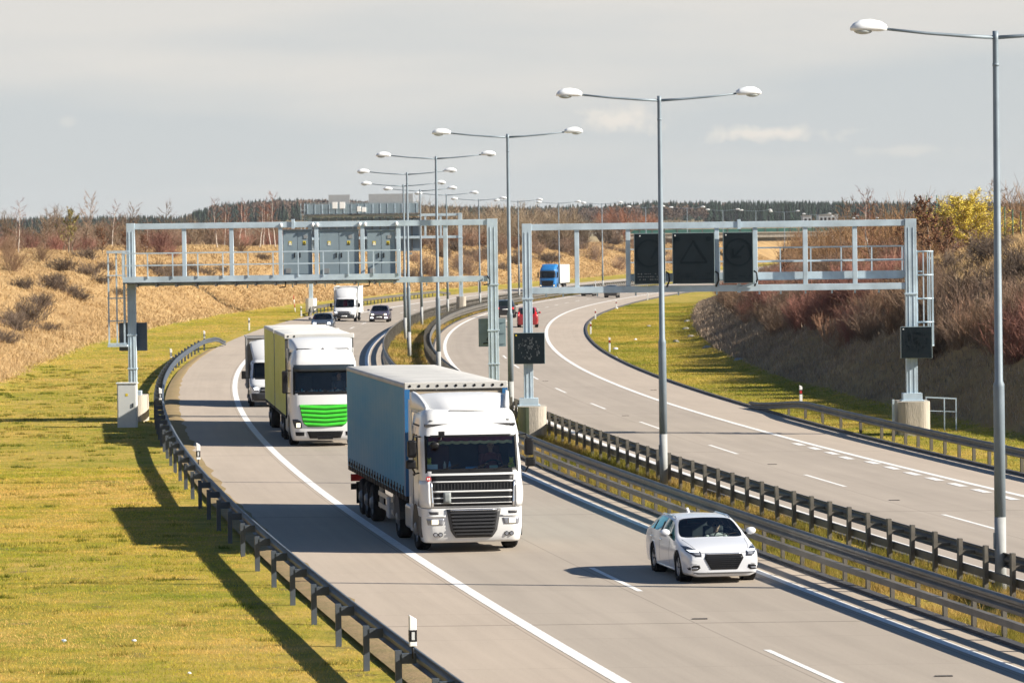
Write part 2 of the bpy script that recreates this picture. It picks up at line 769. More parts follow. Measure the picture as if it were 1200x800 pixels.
mark_line("edge_line", -10.51, 0.26, D_NEAR, D_FAR - 5)
mark_line("edge_line", -3.5, 0.24, D_NEAR, D_FAR - 5)
mark_line("edge_line", 1.67, 0.24, D_NEAR, D_FAR - 5)
mark_line("edge_line", 8.98, 0.24, D_NEAR, D_FAR - 5)


def dashes(name, tc_, wd, spans, dz=0.005):
    V = []
    F = []
    for s0, s1 in spans:
        q = arange(s0, s1, 2.0)
        o = len(V)
        for s in q:
            D = D_of(s)
            V.append(RP(D, tc_ - wd / 2, dz))
            V.append(RP(D, tc_ + wd / 2, dz))
        for i in range(len(q) - 1):
            F.append((o + 2 * i, o + 2 * i + 1, o + 2 * i + 3, o + 2 * i + 2))
    tag(link(name, raw_mesh(name, np.array(V), np.array(F), paint)), kind="structure")


def phase_spans(Dstart, length, period, D1):
    s0 = s_of(Dstart)
    out = []
    s = s0
    while s > 20:
        s -= period
    while s < s_of(D1):
        if s > 2:
            out.append((s - length, s))
        s += period
    return [(a, b) for a, b in out if a > 1]


p_ld = at(693, 665)
dashes("lane_line", -6.96, 0.13, phase_spans(p_ld.y, 6.0, 18.0, 1100))
p_rd = at(945, 556)
dashes("lane_line", 5.18, 0.13, phase_spans(p_rd.y, 6.0, 18.0, 1100))
# short broken line that leaves the outer edge line on the outgoing side
V = []
F = []
for px, py in ((936, 520.5), (955, 525.5), (975, 531), (992, 536.5), (1022.5, 542), (1045.5, 548.3), (1069.5, 555), (1095, 561.3), (1122, 568), (1150, 575.2), (1182, 583.5), (1216, 592)):
    c = at(px, py)
    hd = heading(c.y)
    fw = Vector((math.sin(hd), math.cos(hd), 0))
    rt = Vector((fw.y, -fw.x, 0))
    o = len(V)
    for a, b in ((-.8, -.14), (.8, -.14), (.8, .14), (-.8, .14)):
        V.append(c + fw * a + rt * b + Vector((0, 0, 0.010)))
    F.append((o, o + 1, o + 2, o + 3))
tag(link("merge_line", raw_mesh("merge_line", np.array(V), np.array(F), paint)), kind="structure")


def kerb(name, t0, t1, h, m, D0=D_NEAR, D1=D_FAR):
    mb = MB()
    rows = [D for D in DROWS if D0 <= D <= D1]
    g = [[RP(D, t0, -0.05), RP(D, t0, h), RP(D, t1, h), RP(D, t1, -0.06)] for D in rows]
    mb.grid(g, 0, False)
    tag(mb.build(name, m), kind="structure")


kerb_m = mat("dark kerb asphalt", (0.055, 0.055, 0.06), 0.8, var=0.3, scale=2)
kerb("kerb", 11.742, 11.90, 0.09, kerb_m)
kerb("kerb", -2.498, -2.30, 0.07, kerb_m)
kerb("kerb", 0.80, 0.948, 0.06, kerb_m)
# strip of bare gravelly soil that has crept over the pavement edge under the left guardrail
soil_m = mat("gravelly soil", (0.30, 0.20, 0.10), .95, scale=1.3, col2=(0.19, 0.15, 0.055), bump=.5, bscale=12, detail=9)
V, F = [], []
rows = arange(26, 262, 1.5)
for i, D in enumerate(rows):
    e0 = .55 * (1 - sstep(150, 262, D)) + .05
    w_ = e0 * (.75 + .5 * mnoise.noise(Vector((D * .35, 1, 4)))) 
    V += [RP(D, -14.15, .0), RP(D, -13.9, .035), RP(D, -13.84 + w_ * .6, .03), RP(D, -13.82 + w_, .006)]
    if i:
        for k in range(3):
            F.append((4 * i - 4 + k, 4 * i - 3 + k, 4 * i + 1 + k, 4 * i + k))
tag(link("soil_strip", raw_mesh("soil_strip", np.array(V), np.array(F), soil_m, True)), kind="structure")
# small cast iron road studs seen as dark ticks in the slow lane joints
stud_m = mat("dark iron", (0.05, 0.045, 0.04), 0.7)
mb = MB()
for px, py in ((820, 725), (1063, 623.5), (766, 457), (1048, 586), (639, 446.5), (905, 544), (596, 449), (1106, 792), (733, 487)):
    c = at(px, py)
    mb.box((c.x, c.y, c.z + 0.009), (0.3, 0.12, 0.012))
tag(mb.build("pavement_repair", stud_m), kind="structure")

# ------------------------------------------------------------------ terrain
A_L = [0.02, 0.4, 1.2, 2.5, 4, 5.5, 7, 8.2, 9.2, 10.2, 11.5, 13, 15, 17, 19, 22, 25, 30, 38, 50, 70, 100, 160, 260, 420, 700]
B_R = [0.02, 0.35, 1.2, 2.5, ('f', -2.2), ('f', -1), ('f', 0), ('f', .8), ('f', 2), ('f', 3.2), ('f', 4.6), ('f', 6), ('f', 7.5), ('f', 9), ('f', 10.5), ('f', 12), ('f', 15), ('f', 20), ('f', 28), ('f', 40), ('f', 60), ('f', 100), ('f', 180), ('f', 320), ('f', 600)]
PL = ([0, 8.2, 9.2, 10.2, 11.5, 13, 17, 22, 26, 40, 120, 400, 700], [-.05, -.05, .12, .5, 1.2, 2.1, 4.1, 6.1, 6.7, 6.9, 7.2, 8, 9])
PR = ([-9, -1, 0, .8, 2, 4, 6, 8, 10, 12, 15, 20, 30, 60, 600], [-.03, 0, .15, .6, 1.4, 2.9, 4.3, 5.4, 6.25, 6.95, 7.7, 8.6, 9.3, 9.6, 11])
FB = ([24, 150, 200, 230, 280, 330, 390, 470, 700], [5.3, 5.8, 6.0, 6.9, 8.2, 9.3, 9.8, 9.0, 8.0])


def gL(D):
    return float(np.interp(D, [100, 240, 300, 420, 520, 640, 760, 1200], [.72, .72, .76, .93, 1.0, .92, .86, .9]))


def gR(D):
    return float(np.interp(D, [100, 185, 225, 260, 330, 420, 900], [1.0, 1.0, .84, .62, .5, .46, .5]))


def foot(D):
    return float(np.interp(D, FB[0], FB[1]))


def terr(D, side, a):
    """side -1 left / +1 right, a metres outwards from the pavement edge"""
    if side < 0:
        p = RP(D, -13.82 - a)
        z = float(np.interp(a, PL[0], PL[1]))
        k = sstep(8.5, 11, a)
        z *= gL(D) if z > 0 else 1
    else:
        p = RP(D, 11.74 + a)
        bf = foot(D)
        z = float(np.interp(a - bf, PR[0], PR[1]))
        k = sstep(bf - .3, bf + 1, a)
        z *= gR(D) if z > .2 else 1
    q = Vector((p.x, p.y, 0))
    z += k * (mnoise.noise(q * 0.09) * 0.45 + mnoise.noise(q * 0.31) * 0.2 + (mnoise.noise(q * 0.017 + Vector((5, 3, 1))) * .7 if a > 12 else 0))
    z += (1 - k) * mnoise.noise(q * 0.5) * 0.03
    base = p.z - 0.02
    if a > 60:
        far = sstep(60, 200, a)
        base = base * (1 - far)
    return Vector((p.x, p.y, base + z))


TD = arange(D_NEAR, 300, 3) + arange(304, 620, 5) + arange(630, 1250, 14)
cols = []
for a in reversed(A_L):
    cols.append((-1, a))
NL = len(cols)
mid_t = [-13.7, -8.2, -2.6, -2.28, -1.8, -1.2, -.7, -.2, .4, .78, 1.1, 6.3, 11.6]
for t in mid_t:
    cols.append((0, t))
for b in B_R:
    cols.append((1, b))
NCOL = len(cols)


def col_pos(D, c):
    s, a = c
    if s == 0:
        dz = -0.06 if (a < -2.5 or a > .9) else (-.03 - 0.05 * math.sin((a + 2.28) / 3.06 * PI))
        return RP(D, a, dz)
    if isinstance(a, tuple):
        a = foot(D) + a[1]
    return terr(D, s, a)


TV = np.zeros((len(TD), NCOL, 3), np.float32)
TDRY = np.zeros((len(TD), NCOL), np.float32)
for i, D in enumerate(TD):
    for j, c in enumerate(cols):
        TV[i, j] = col_pos(D, c)
        s, a = c
        if s < 0:
            TDRY[i, j] = sstep(8.0, 10.4, a)
        elif s > 0:
            aa = a[1] if isinstance(a, tuple) else -5
            TDRY[i, j] = 1.0 + sstep(-1.0, 0.5, aa) if False else sstep(-.9, 0.6, aa)
idx = np.arange(len(TD) * NCOL).reshape(len(TD), NCOL)
F = np.stack([idx[:-1, :-1], idx[:-1, 1:], idx[1:, 1:], idx[1:, :-1]], -1).reshape(-1, 4)


def ground_mat():
    m, nt, b = _nt("verge and slope")
    N = nt.nodes
    Lk = nt.links
    tc = N.new("ShaderNodeTexCoord")
    at_ = N.new("ShaderNodeAttribute")
    at_.attribute_name = "dry"

    def nzz(scale, det=6, rough=.6, loc=(0, 0, 0), sc=(1, 1, 1)):
        mp = N.new("ShaderNodeMapping")
        mp.inputs["Location"].default_value = loc
        mp.inputs["Scale"].default_value = sc
        Lk.new(tc.outputs["Object"], mp.inputs[0])
        n = N.new("ShaderNodeTexNoise")
        n.inputs["Scale"].default_value = scale
        n.inputs["Detail"].default_value = det
        n.inputs["Roughness"].default_value = rough
        Lk.new(mp.outputs[0], n.inputs["Vector"])
        return n.outputs["Fac"]

    def ramp(fac, stops):
        r = N.new("ShaderNodeValToRGB")
        el = r.color_ramp.elements
        while len(el) < len(stops):
            el.new(0.5)
        for e_, (p, c) in zip(el, stops):
            e_.position = p
            e_.color = (*c, 1)
        Lk.new(fac, r.inputs[0])
        return r.outputs[0]

    def mix(f, a, c):
        x = N.new("ShaderNodeMixRGB")
        for sck, vv in (("Fac", f), ("Color1", a), ("Color2", c)):
            if isinstance(vv, (float, int)):
                x.inputs[sck].default_value = vv
            else:
                Lk.new(vv, x.inputs[sck])
        return x.outputs[0]
    big = nzz(0.16, 4)
    med = nzz(0.9, 6, .65, (3, 9, 1))
    fine = nzz(9, 4, .7)
    green = ramp(big, [(.34, (0.50, 0.335, 0.11)), (.44, (0.42, 0.295, 0.070)), (.53, (0.29, 0.250, 0.038)), (.66, (0.165, 0.190, 0.022))])
    green2 = ramp(med, [(.28, (0.53, 0.36, 0.12)), (.43, (0.40, 0.285, 0.062)), (.57, (0.22, 0.215, 0.028)), (.72, (0.10, 0.125, 0.016))])
    g = mix(.55, green, green2)
    soil = ramp(fine, [(.3, (0.10, 0.07, 0.035)), (.7, (0.26, 0.20, 0.10))])
    thin = ramp(med, [(.60, (0, 0, 0)), (.72, (1, 1, 1))])
    g = mix(thin, g, soil)
    dry = ramp(med, [(.25, (0.27, 0.175, 0.082)), (.5, (0.38, 0.25, 0.115)), (.75, (0.45, 0.315, 0.16))])
    dry2 = ramp(big, [(.35, (0.19, 0.115, 0.05)), (.65, (0.42, 0.28, 0.125))])
    d = mix(.5, dry, dry2)
    edge = N.new("ShaderNodeMath")
    edge.operation = 'MULTIPLY_ADD'
    Lk.new(nzz(0.7, 5, .6, (8, 2, 0)), edge.inputs[0])
    edge.inputs[1].default_value = 1.6
    ad = N.new("ShaderNodeMath")
    ad.operation = 'ADD'
    Lk.new(at_.outputs["Fac"], ad.inputs[0])
    ad.inputs[1].default_value = -0.8
    Lk.new(ad.outputs[0], edge.inputs[2])
    ef = ramp(edge.outputs[0], [(.38, (0, 0, 0)), (.62, (1, 1, 1))])
    col = mix(ef, g, d)
    Lk.new(col, b.inputs["Base Color"])
    b.inputs["Roughness"].default_value = 0.95
    b.inputs["Specular IOR Level"].default_value = 0.1
    bp = N.new("ShaderNodeBump")
    bp.inputs["Strength"].default_value = 0.8
    bp.inputs["Distance"].default_value = 0.08
    Lk.new(nzz(6, 6, .7), bp.inputs["Height"])
    Lk.new(bp.outputs[0], b.inputs["Normal"])
    return m


g_mat = ground_mat()
me = raw_mesh("ground", TV.reshape(-1, 3), F, g_mat, True)
a_ = me.attributes.new("dry", 'FLOAT', 'POINT')
a_.data.foreach_set("value", TDRY.ravel())
tag(link("ground", me), kind="structure")

# the land beyond the motorway, out to the horizon
hill_m = mat("far fields", (0.16, 0.13, 0.06), 0.95, var=.3, scale=0.01, col2=(0.22, 0.17, 0.08))
HX = np.linspace(-1500, 1500, 61)
HY = np.concatenate([np.linspace(1180, 1600, 8), np.linspace(1700, 4300, 27)])


def hill_z(x, y):
    u = x / y * FPX + 600
    r = sstep(1500, 3600, y)
    ridge = float(np.interp(u, [-300, 0, 150, 215, 250, 330, 420, 520, 620, 720, 760, 850, 1000, 1200, 1500], [14, 14, 14, 13.5, 24, 29, 27, 21, 18, 19.5, 22, 21, 19, 17, 17]))
    return (4.2 - 1.5 * sstep(60, 160, x) + 1.2 * mnoise.noise(Vector((x * .004, y * .004, 0)))) * (1 - r) + r * ridge


V = np.array([[(x, y, hill_z(x, y) - (1.2 if y < 1240 else 0)) for x in HX] for y in HY], np.float32)
idx = np.arange(V.shape[0] * V.shape[1]).reshape(V.shape[:2])
F = np.stack([idx[:-1, :-1], idx[:-1, 1:], idx[1:, 1:], idx[1:, :-1]], -1).reshape(-1, 4)
tag(link("hills", raw_mesh("hills", V.reshape(-1, 3), F, hill_m, True)), kind="structure")
# ------------------------------------------------------------------ metals
galv = mat("galvanised steel", (0.46, 0.555, 0.615), 0.5, 0.1, var=0.2, scale=1.2, detail=8)
galv_d = mat("weathered steel", (0.135, 0.135, 0.13), 0.55, 0.35, var=0.35, scale=1.5, detail=8)
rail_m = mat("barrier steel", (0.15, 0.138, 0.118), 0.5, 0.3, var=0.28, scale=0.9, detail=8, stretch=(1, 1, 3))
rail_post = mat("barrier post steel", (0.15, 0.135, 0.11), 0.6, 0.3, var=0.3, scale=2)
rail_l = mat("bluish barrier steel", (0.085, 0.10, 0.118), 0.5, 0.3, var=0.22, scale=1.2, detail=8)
conc = mat("grey concrete", (0.40, 0.36, 0.30), 0.9, var=0.22, scale=1.6, bump=0.3, detail=8, stretch=(2.5, 2.5, .7))
conc_moss = mat("mossy concrete", (0.19, 0.19, 0.15), 0.9, var=0.2, scale=1.6, col2=(0.10, 0.16, 0.075), stretch=(2.5, 2.5, .5))
white_pl = mat("white plastic", (0.82, 0.82, 0.80), 0.5, var=.04)
black_pl = mat("black plastic", (0.014, 0.014, 0.016), 0.5, var=.15, spec=.25)
red_pl = mat("red reflector", (0.45, 0.03, 0.03), 0.4)
lens_m = mat("pale reflector", (0.6, 0.62, 0.62), 0.25)
W_PROF = [(0.0, .155), (.03, .15), (.082, .115), (.082, .065), (.012, .018), (.012, -.018), (.082, -.065), (.082, -.115), (.03, -.15), (0.0, -.155), (-.012, -.145), (.018, -.135), (.068, -.105), (.068, -.075), (0.0, -.022), (0.0, .022), (.068, .075), (.068, .105), (.018, .135), (-.012, .145)]


def frame_at(D, t):
    p = RP(D, t)
    q0 = RP(D - 1, t)
    q1 = RP(D + 1, t)
    fw = (q1 - q0)
    fw.z = 0
    fw.normalize()
    rt = Vector((fw.y, -fw.x, 0))
    return p, fw, rt


def guardrail(name, label, tfun, D0, D1, posts, face, beams, mats, post_h=.75, spacer=.22, post_w=(.12, .10), group=None, zfun=None, lean=None, step=2.0, posts_far=None, sps=(.10, .17)):
    """face +1: the road lies on the +t side. beams: list of ('w', z) or ('box', z, w, h, offset)"""
    root_p = RP(posts[0], tfun(posts[0]))
    root = thing(name, root_p, label, "guardrail", 0, group)
    Ds = arange(D0, D1, step)
    zf = zfun or (lambda D: 0.0)
    for bi, bm_ in enumerate(beams):
        mb = MB()
        rows = []
        for D in Ds:
            p, fw, rt = frame_at(D, tfun(D))
            nrm = rt * face
            p = p - root_p
            if bm_[0] == 'w':
                o = p + nrm * (spacer + post_w[1] / 2) + Vector((0, 0, bm_[1] + zf(D)))
                rows.append([o + nrm * a + Vector((0, 0, z)) for a, z in W_PROF])
            else:
                _, z, wd, h, off = bm_
                o = p + nrm * off + Vector((0, 0, z + zf(D)))
                rows.append([o + nrm * a + Vector((0, 0, c)) for a, c in ((-wd / 2, -h / 2), (wd / 2, -h / 2), (wd / 2, h / 2), (-wd / 2, h / 2))])
        mb.grid(rows, 0, False, True)
        mb.f.append(list(range(len(rows[0])))[::-1]); mb.m.append(0); mb.s.append(False)
        n0 = (len(rows) - 1) * len(rows[0])
        mb.f.append([n0 + k for k in range(len(rows[0]))]); mb.m.append(0); mb.s.append(False)
        # splice plates every four metres, set proud of the beam
        if bm_[0] == 'w':
            for D in arange(D0 + 2, min(D1, 240), 4):
                p, fw, rt = frame_at(D, tfun(D))
                nrm = rt * face
                c = p - root_p + Vector((0, 0, bm_[1] + zf(D)))
                for zz in (.09, -.09):
                    q = c + nrm * (spacer + post_w[1] / 2 + .0845) + Vector((0, 0, zz))
                    mb.bar(q - fw * .14, q + fw * .14, .006, .05)
        mb.build("beam" if bm_[0] == 'w' else "lower_beam", mats[0], root)
    # posts
    pm = MB()
    pw, pd = post_w
    zlo = -.25
    pm.box((0, 0, (post_h + zlo) / 2), (pd, pw, post_h - zlo))
    if spacer > .1:
        pm.box((0, 0, 0), (0.001, 0.001, 0.001)) if False else None
    base = pm.mesh("post", [mats[1]])
    sp = MB()
    wz = [b_[1] for b_ in beams if b_[0] == 'w'][0]
    sp.box((pd / 2 + spacer / 2, 0, wz), (spacer + .004, sps[0], sps[1]))
    spm = sp.mesh("spacer", [mats[0]])
    for k, D in enumerate(posts):
        if k >= 100:
            break
        p, fw, rt = frame_at(D, tfun(D))
        ang = math.atan2((rt * face).y, (rt * face).x)
        o = link("post", base, root)
        o.location = p - root_p + Vector((0, 0, zf(D)))
        o.rotation_euler = (0, 0, ang)
        if lean:
            o.rotation_euler = (random.uniform(-lean, lean), random.uniform(-lean, lean), ang)
        if D < 330:
            s_ = link("spacer", spm, o)
    rest = (posts[100:] if len(posts) > 100 else []) + list(posts_far or [])
    if rest:
        mb = MB()
        for D in rest:
            p, fw, rt = frame_at(D, tfun(D))
            ang = math.atan2((rt * face).y, (rt * face).x)
            p = p - root_p
            mb.box((p.x, p.y, p.z + (post_h + zlo) / 2), (pd, pw, post_h - zlo), 0, ang)
            q = p + rt * face * (pd / 2 + spacer / 2)
            mb.box((q.x, q.y, q.z + wz), (spacer + .004, .1, .17), 0, ang)
        tag(mb.build("posts", mats[1], root), kind="stuff")
    return root


# verge barrier on the left: single W beam that turns down towards the pavement at its far end
p_near = at(445, 785)
LT = -14.53
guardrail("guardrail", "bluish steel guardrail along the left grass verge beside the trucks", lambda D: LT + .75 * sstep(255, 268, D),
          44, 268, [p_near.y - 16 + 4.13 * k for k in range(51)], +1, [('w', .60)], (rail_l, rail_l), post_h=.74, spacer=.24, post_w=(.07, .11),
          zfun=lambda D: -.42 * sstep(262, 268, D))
pa = at_z(362, 369, 0.1)
guardrail("guardrail", "pale guardrail of the far left verge running behind the white box van", lambda D: -14.6 + .7 * (1 - sstep(366, 380, D)) + .6 * sstep(515, 528, D),
          366, 528, arange(370, 524, 4), +1, [('w', .58)], (rail_m, rail_l), post_h=.70, spacer=.2,
          zfun=lambda D: -.45 * (1 - sstep(366, 378, D)) - .4 * sstep(516, 528, D))
# median barriers
guardrail("median_guardrail", "near median guardrail with upper beam and lower tube beside the white estate car", lambda D: -2.28, 44, 640, arange(60, 258, 2.0), -1,
          [('w', .75), ('box', .39, .12, .13, .14)], (rail_m, rail_post), post_h=.80, spacer=.10, post_w=(.12, .08), posts_far=arange(260, 640, 2.0), lean=.012)
guardrail("median_guardrail", "far median guardrail with dark posts showing their backs below the outgoing lanes", lambda D: .28, 44, 640, arange(76, 274, 2.0), +1,
          [('w', .655), ('box', .32, .08, .16, .12)], (rail_m, rail_post), post_h=.95, sps=(.035, .07), spacer=.30, post_w=(.16, .09), posts_far=arange(60, 75, 2.0) + arange(276, 640, 2.0), lean=.025)
# right verge barrier
pr = at(889, 479)
guardrail("guardrail", "dark guardrail on the right grass verge in front of the gantry plinth", lambda D: 12.42 - .55 * sstep(163, 170, D),
          70, 170, arange(100, 144, 2.05) + arange(148, 164, 4.0), -1, [('w', .60)], (galv_d, rail_post), post_h=.72, spacer=.14,
          zfun=lambda D: -.46 * sstep(158, 170, D))

# ------------------------------------------------------------------ street lamps
pole_m = mat("lamp pole steel", (0.19, 0.235, 0.27), 0.55, 0.15, var=0.15, scale=1.5)
pole_dust = mat("dusty pole foot", (0.31, 0.32, 0.315), 0.8, var=0.12, scale=2.5)
head_m = mat("lamp head shell", (0.80, 0.82, 0.83), 0.35, var=.03)
bowl_m = mat("lamp bowl", (0.42, 0.45, 0.44), 0.12, var=.05)
LAMPS = [
    # top px, D, label
    (1166.5, 36.5, 82.0, "nearest and tallest double arm street lamp at the right edge of the photo"),
    (772.5, 112.5, 117.5, "double arm street lamp in the median just beyond the white estate car"),
    (594.8, 157, 161.0, "double arm street lamp rising right beside the mossy gantry plinth behind the front truck"),
    (510.8, 183, 203.5, "double arm street lamp whose foot hides behind the front truck's roof"),
    (476.8, 202, 245, "nearer of two close double arm street lamps on the grass inside the median bend"),
    (472.6, 216, 287, "farther of two close double arm street lamps on the grass inside the median bend"),
    (492.2, 222, 331, "double arm street lamp in the median seen left of the far sign gantry's right post"),
    (523.0, 227.2, 381, "double arm street lamp in the median just left of the far gantry's concrete foot"),
    (561.0, 233.4, 437, "double arm street lamp in the median directly right of the far gantry's concrete foot"),
    (607.0, 235, 495, "double arm street lamp in the median hidden low down behind two tall poles"),
    (654.4, 237.3, 542, "thin distant double arm street lamp right behind the blue truck"),
    (705.2, 238.2, 579, "thin distant double arm street lamp between the right gantry's left uprights"),
    (756.5, 242.5, 622, None), (805, 243.4, 664, None), (847, 246, 705, None), (885.6, 246.7, 746, None), (919, 248, 787, None), (957, 251, 830, None), (990, 253.5, 872, None), (1014, 256, 915, None),
]


def lamp_parts(root, h):
    mb = MB()
    low = 4.35
    mb.tube([(0, 0, -.2), (0, 0, 1.6)], [.122, .122], 14)
    pf = mb.build("pole_foot", pole_dust, root)
    mb = MB()
    mb.tube([(0, 0, 1.601), (0, 0, low), (0, 0, low + .05), (0, 0, low + .12), (0, 0, h - .05), (0, 0, h + .12)], [.1205, .117, .117, .088, .062, .062], 14)
    mb.cyl((0, 0, h - .62), (0, 0, h - .56), .072, n=12)
    mb.build("pole", pole_m, root)
    mb = MB()
    mb.box((-.128, 0, 1.1), (.02, .10, .34))
    mb.build("service_hatch", pole_m, root)
    for s in (-1, 1):
        mb = MB()
        mb.tube([(0, 0, h - .02), (s * .7, 0, h + .02), (s * 1.5, 0, h + .08), (s * 2.45, 0, h + .18)], [.042, .036, .032, .028], 8)
        mb.build("arm", pole_m, root)
        hd = MB()
        rows = []
        for f_, ww, zt, zb in ((0, .075, .07, -.05), (.12, .12, .15, -.07), (.35, .155, .20, -.065), (.55, .16, .185, -.06), (.70, .12, .11, -.055), (.77, .05, .03, -.05)):
            x = s * (2.36 + f_)
            z0 = h + .19
            n = 10
            rows.append([(x, ww * math.cos(2 * PI * k / n), z0 + (zt if math.sin(2 * PI * k / n) > 0 else -zb) * math.sin(2 * PI * k / n)) for k in range(n)])
        hd.grid(rows, 0, True, True)
        hd.f.append(list(range(10))); hd.m.append(0); hd.s.append(True)
        hd.f.append([50 + k for k in range(10)]); hd.m.append(0); hd.s.append(True)
        lh = hd.build("lamp_head", head_m, root)
        bw = MB()
        bw.ball((s * 2.86, 0, h + .135), (.2, .125, .075), 12, 8)
        bw.build("lamp_bowl", bowl_m, lh)


for px, py, D, lab in LAMPS:
    tp = at_D(px, py, D)
    t_lat = (tp.x - Cx(D)) / math.sqrt(1 + Sx(D) ** 2)
    zb = Zr(D, t_lat) - 0.05
    if D < 120:
        b = at({82.0: 1175, 117.5: 782.4}[D], {82.0: 692, 117.5: 569}[D])
        x = tp.x
    h = tp.z - zb
    hd = heading(D)
    th = thing("street_lamp", (tp.x, D, zb), lab or "faint far double arm street lamp in the row beyond the green sided bridge", "street lamp", -hd,
               "double arm street lamps along the median")
    lamp_parts(th, h - .12)

# ------------------------------------------------------------------ delineator posts
def marker(px, py, D=None, label="", red=False, on_rail=False, tall=1.0, plain=False, p=None):
    p = p or (at(px, py) if D is None else at_D(px, py, D))
    th = thing("marker_post", p, label, "marker post", -heading(p.y), "white marker posts along the verges")
    h = tall
    if on_rail:
        b = MB()
        b.cyl((0, 0, 0), (0, 0, .25), .018, n=8)
        b.build("bracket", black_pl, th)
        z0 = .2
        h = .5
    else:
        z0 = -.05
    b = MB()
    b.prism([(-.06, z0), (.06, z0), (.06, z0 + h - .05), (-.06, z0 + h + .02)], 'xz', -.05, .05)
    b.build("post_body", white_pl, th, bevel=.012)
    if not plain:
        zb = z0 + (h * .55 if on_rail else h * .72)
        b = MB()
        b.box((0, 0, zb - (.10 if on_rail else 0)), (.126, .106, .19 if on_rail else .2))
        b.build("dark_band", black_pl, th)
        b = MB()
        b.box((0, -.056, zb - (.10 if on_rail else 0)), (.05 if not red else .10, .012, .13))
        b.build("reflector", red_pl if red else lens_m, th)
    return th


def rail_top(D, t=LT, h=.72):
    return RP(D, t, h)


marker(0, 0, label="white marker post clamped on the left guardrail at the bottom of the photo", on_rail=True, p=at_z(484, 771, .72))
marker(0, 0, label="white marker post clamped on the left guardrail beside the front truck's shadow", on_rail=True, p=at_z(232.5, 546, .72))
marker(0, 0, label="white marker post on the left guardrail beside the utility cabinet of the gantry", on_rail=True, p=at_z(188, 474, .72))
marker(0, 0, label="white marker post on the left guardrail where it starts to bend right", on_rail=True, p=at_z(200.5, 423, .72))
marker(0, 0, label="white marker post on the turned down far end of the left guardrail", on_rail=True, p=at_z(239.5, 399.5, .72))
marker(292, 386.5, label="white marker post in the grass just beyond the left guardrail's end")
marker(353, 370.5, label="white marker post in the grass beside the far gantry's left foot")
marker(714.5, 412, label="white marker post with red band, nearest on the right grass edge", red=True)
marker(692.3, 391, label="white marker post with red band at the sharpest point of the right kerb bend", red=True)
marker(697.8, 374, label="white marker post with red band just beyond the kerb's end on the right", red=True)
marker(722.3, 361.5, label="slim white marker post with red band below the left black gantry sign", red=True)
marker(759, 351.5, label="slim white marker post directly left of the second street lamp pole", plain=True)
marker(938.5, 477, label="white marker post with red and dark band behind the right guardrail", red=True)
marker(698, 337, D=530, label="distant white marker post at the foot of the dry slope right of the blue truck", plain=True)
marker(561, 344, D=440, label="distant white marker post on the far left verge above the median", plain=True, tall=1.4)
th = thing("snow_pole", at(346, 365), "slim red and white snow pole leaning in the grass left of the far gantry's foot", "snow pole")
for k in range(4):
    b = MB()
    b.cyl((-.02 * k * 2, 0, k * .42 - .05), (-.02 * (k + 1) * 2, 0, (k + 1) * .42 - .05), .04, n=8)
    b.build("red_section" if k in (1, 3) else "white_section", red_pl if k in (1, 3) else white_pl, th)

# ------------------------------------------------------------------ gantries
sign_black = mat("dark sign face", (0.0075, 0.0135, 0.018), 0.7, var=.15, scale=3, spec=.12)
sign_ghost = mat("unlit sign pattern", (0.0068, 0.0124, 0.0166), 0.8, var=.1, spec=.05)
sign_dots = mat("unlit sign dots", (0.075, 0.085, 0.09), 0.5, var=.5, scale=9)
sign_back = mat("sign back steel", (0.20, 0.26, 0.27), 0.5, 0.2, var=.12, scale=2)
cab_grey = mat("cabinet blue grey", (0.235, 0.30, 0.335), 0.5, 0.1, var=.08, scale=2)
yellow_s = mat("yellow sticker", (0.75, 0.58, 0.03), 0.5)
cable_m = mat("black cable", (0.01, 0.01, 0.012), 0.5)
trim_s = mat("sign rim", (0.25, 0.26, 0.26), 0.5)


def rounded_block(mb, c, w, d, h, r=.35, z0=-.3):
    out = []
    n = 6
    for cx, cy, a0 in ((w / 2 - r, d / 2 - r, 0), (-w / 2 + r, d / 2 - r, 90), (-w / 2 + r, -d / 2 + r, 180), (w / 2 - r, -d / 2 + r, 270)):
        for k in range(n + 1):
            a = math.radians(a0 + 90 * k / n)
            out.append((c[0] + cx + r * math.cos(a), c[1] + cy + r * math.sin(a)))
    mb.prism(out, 'xy', z0, h)


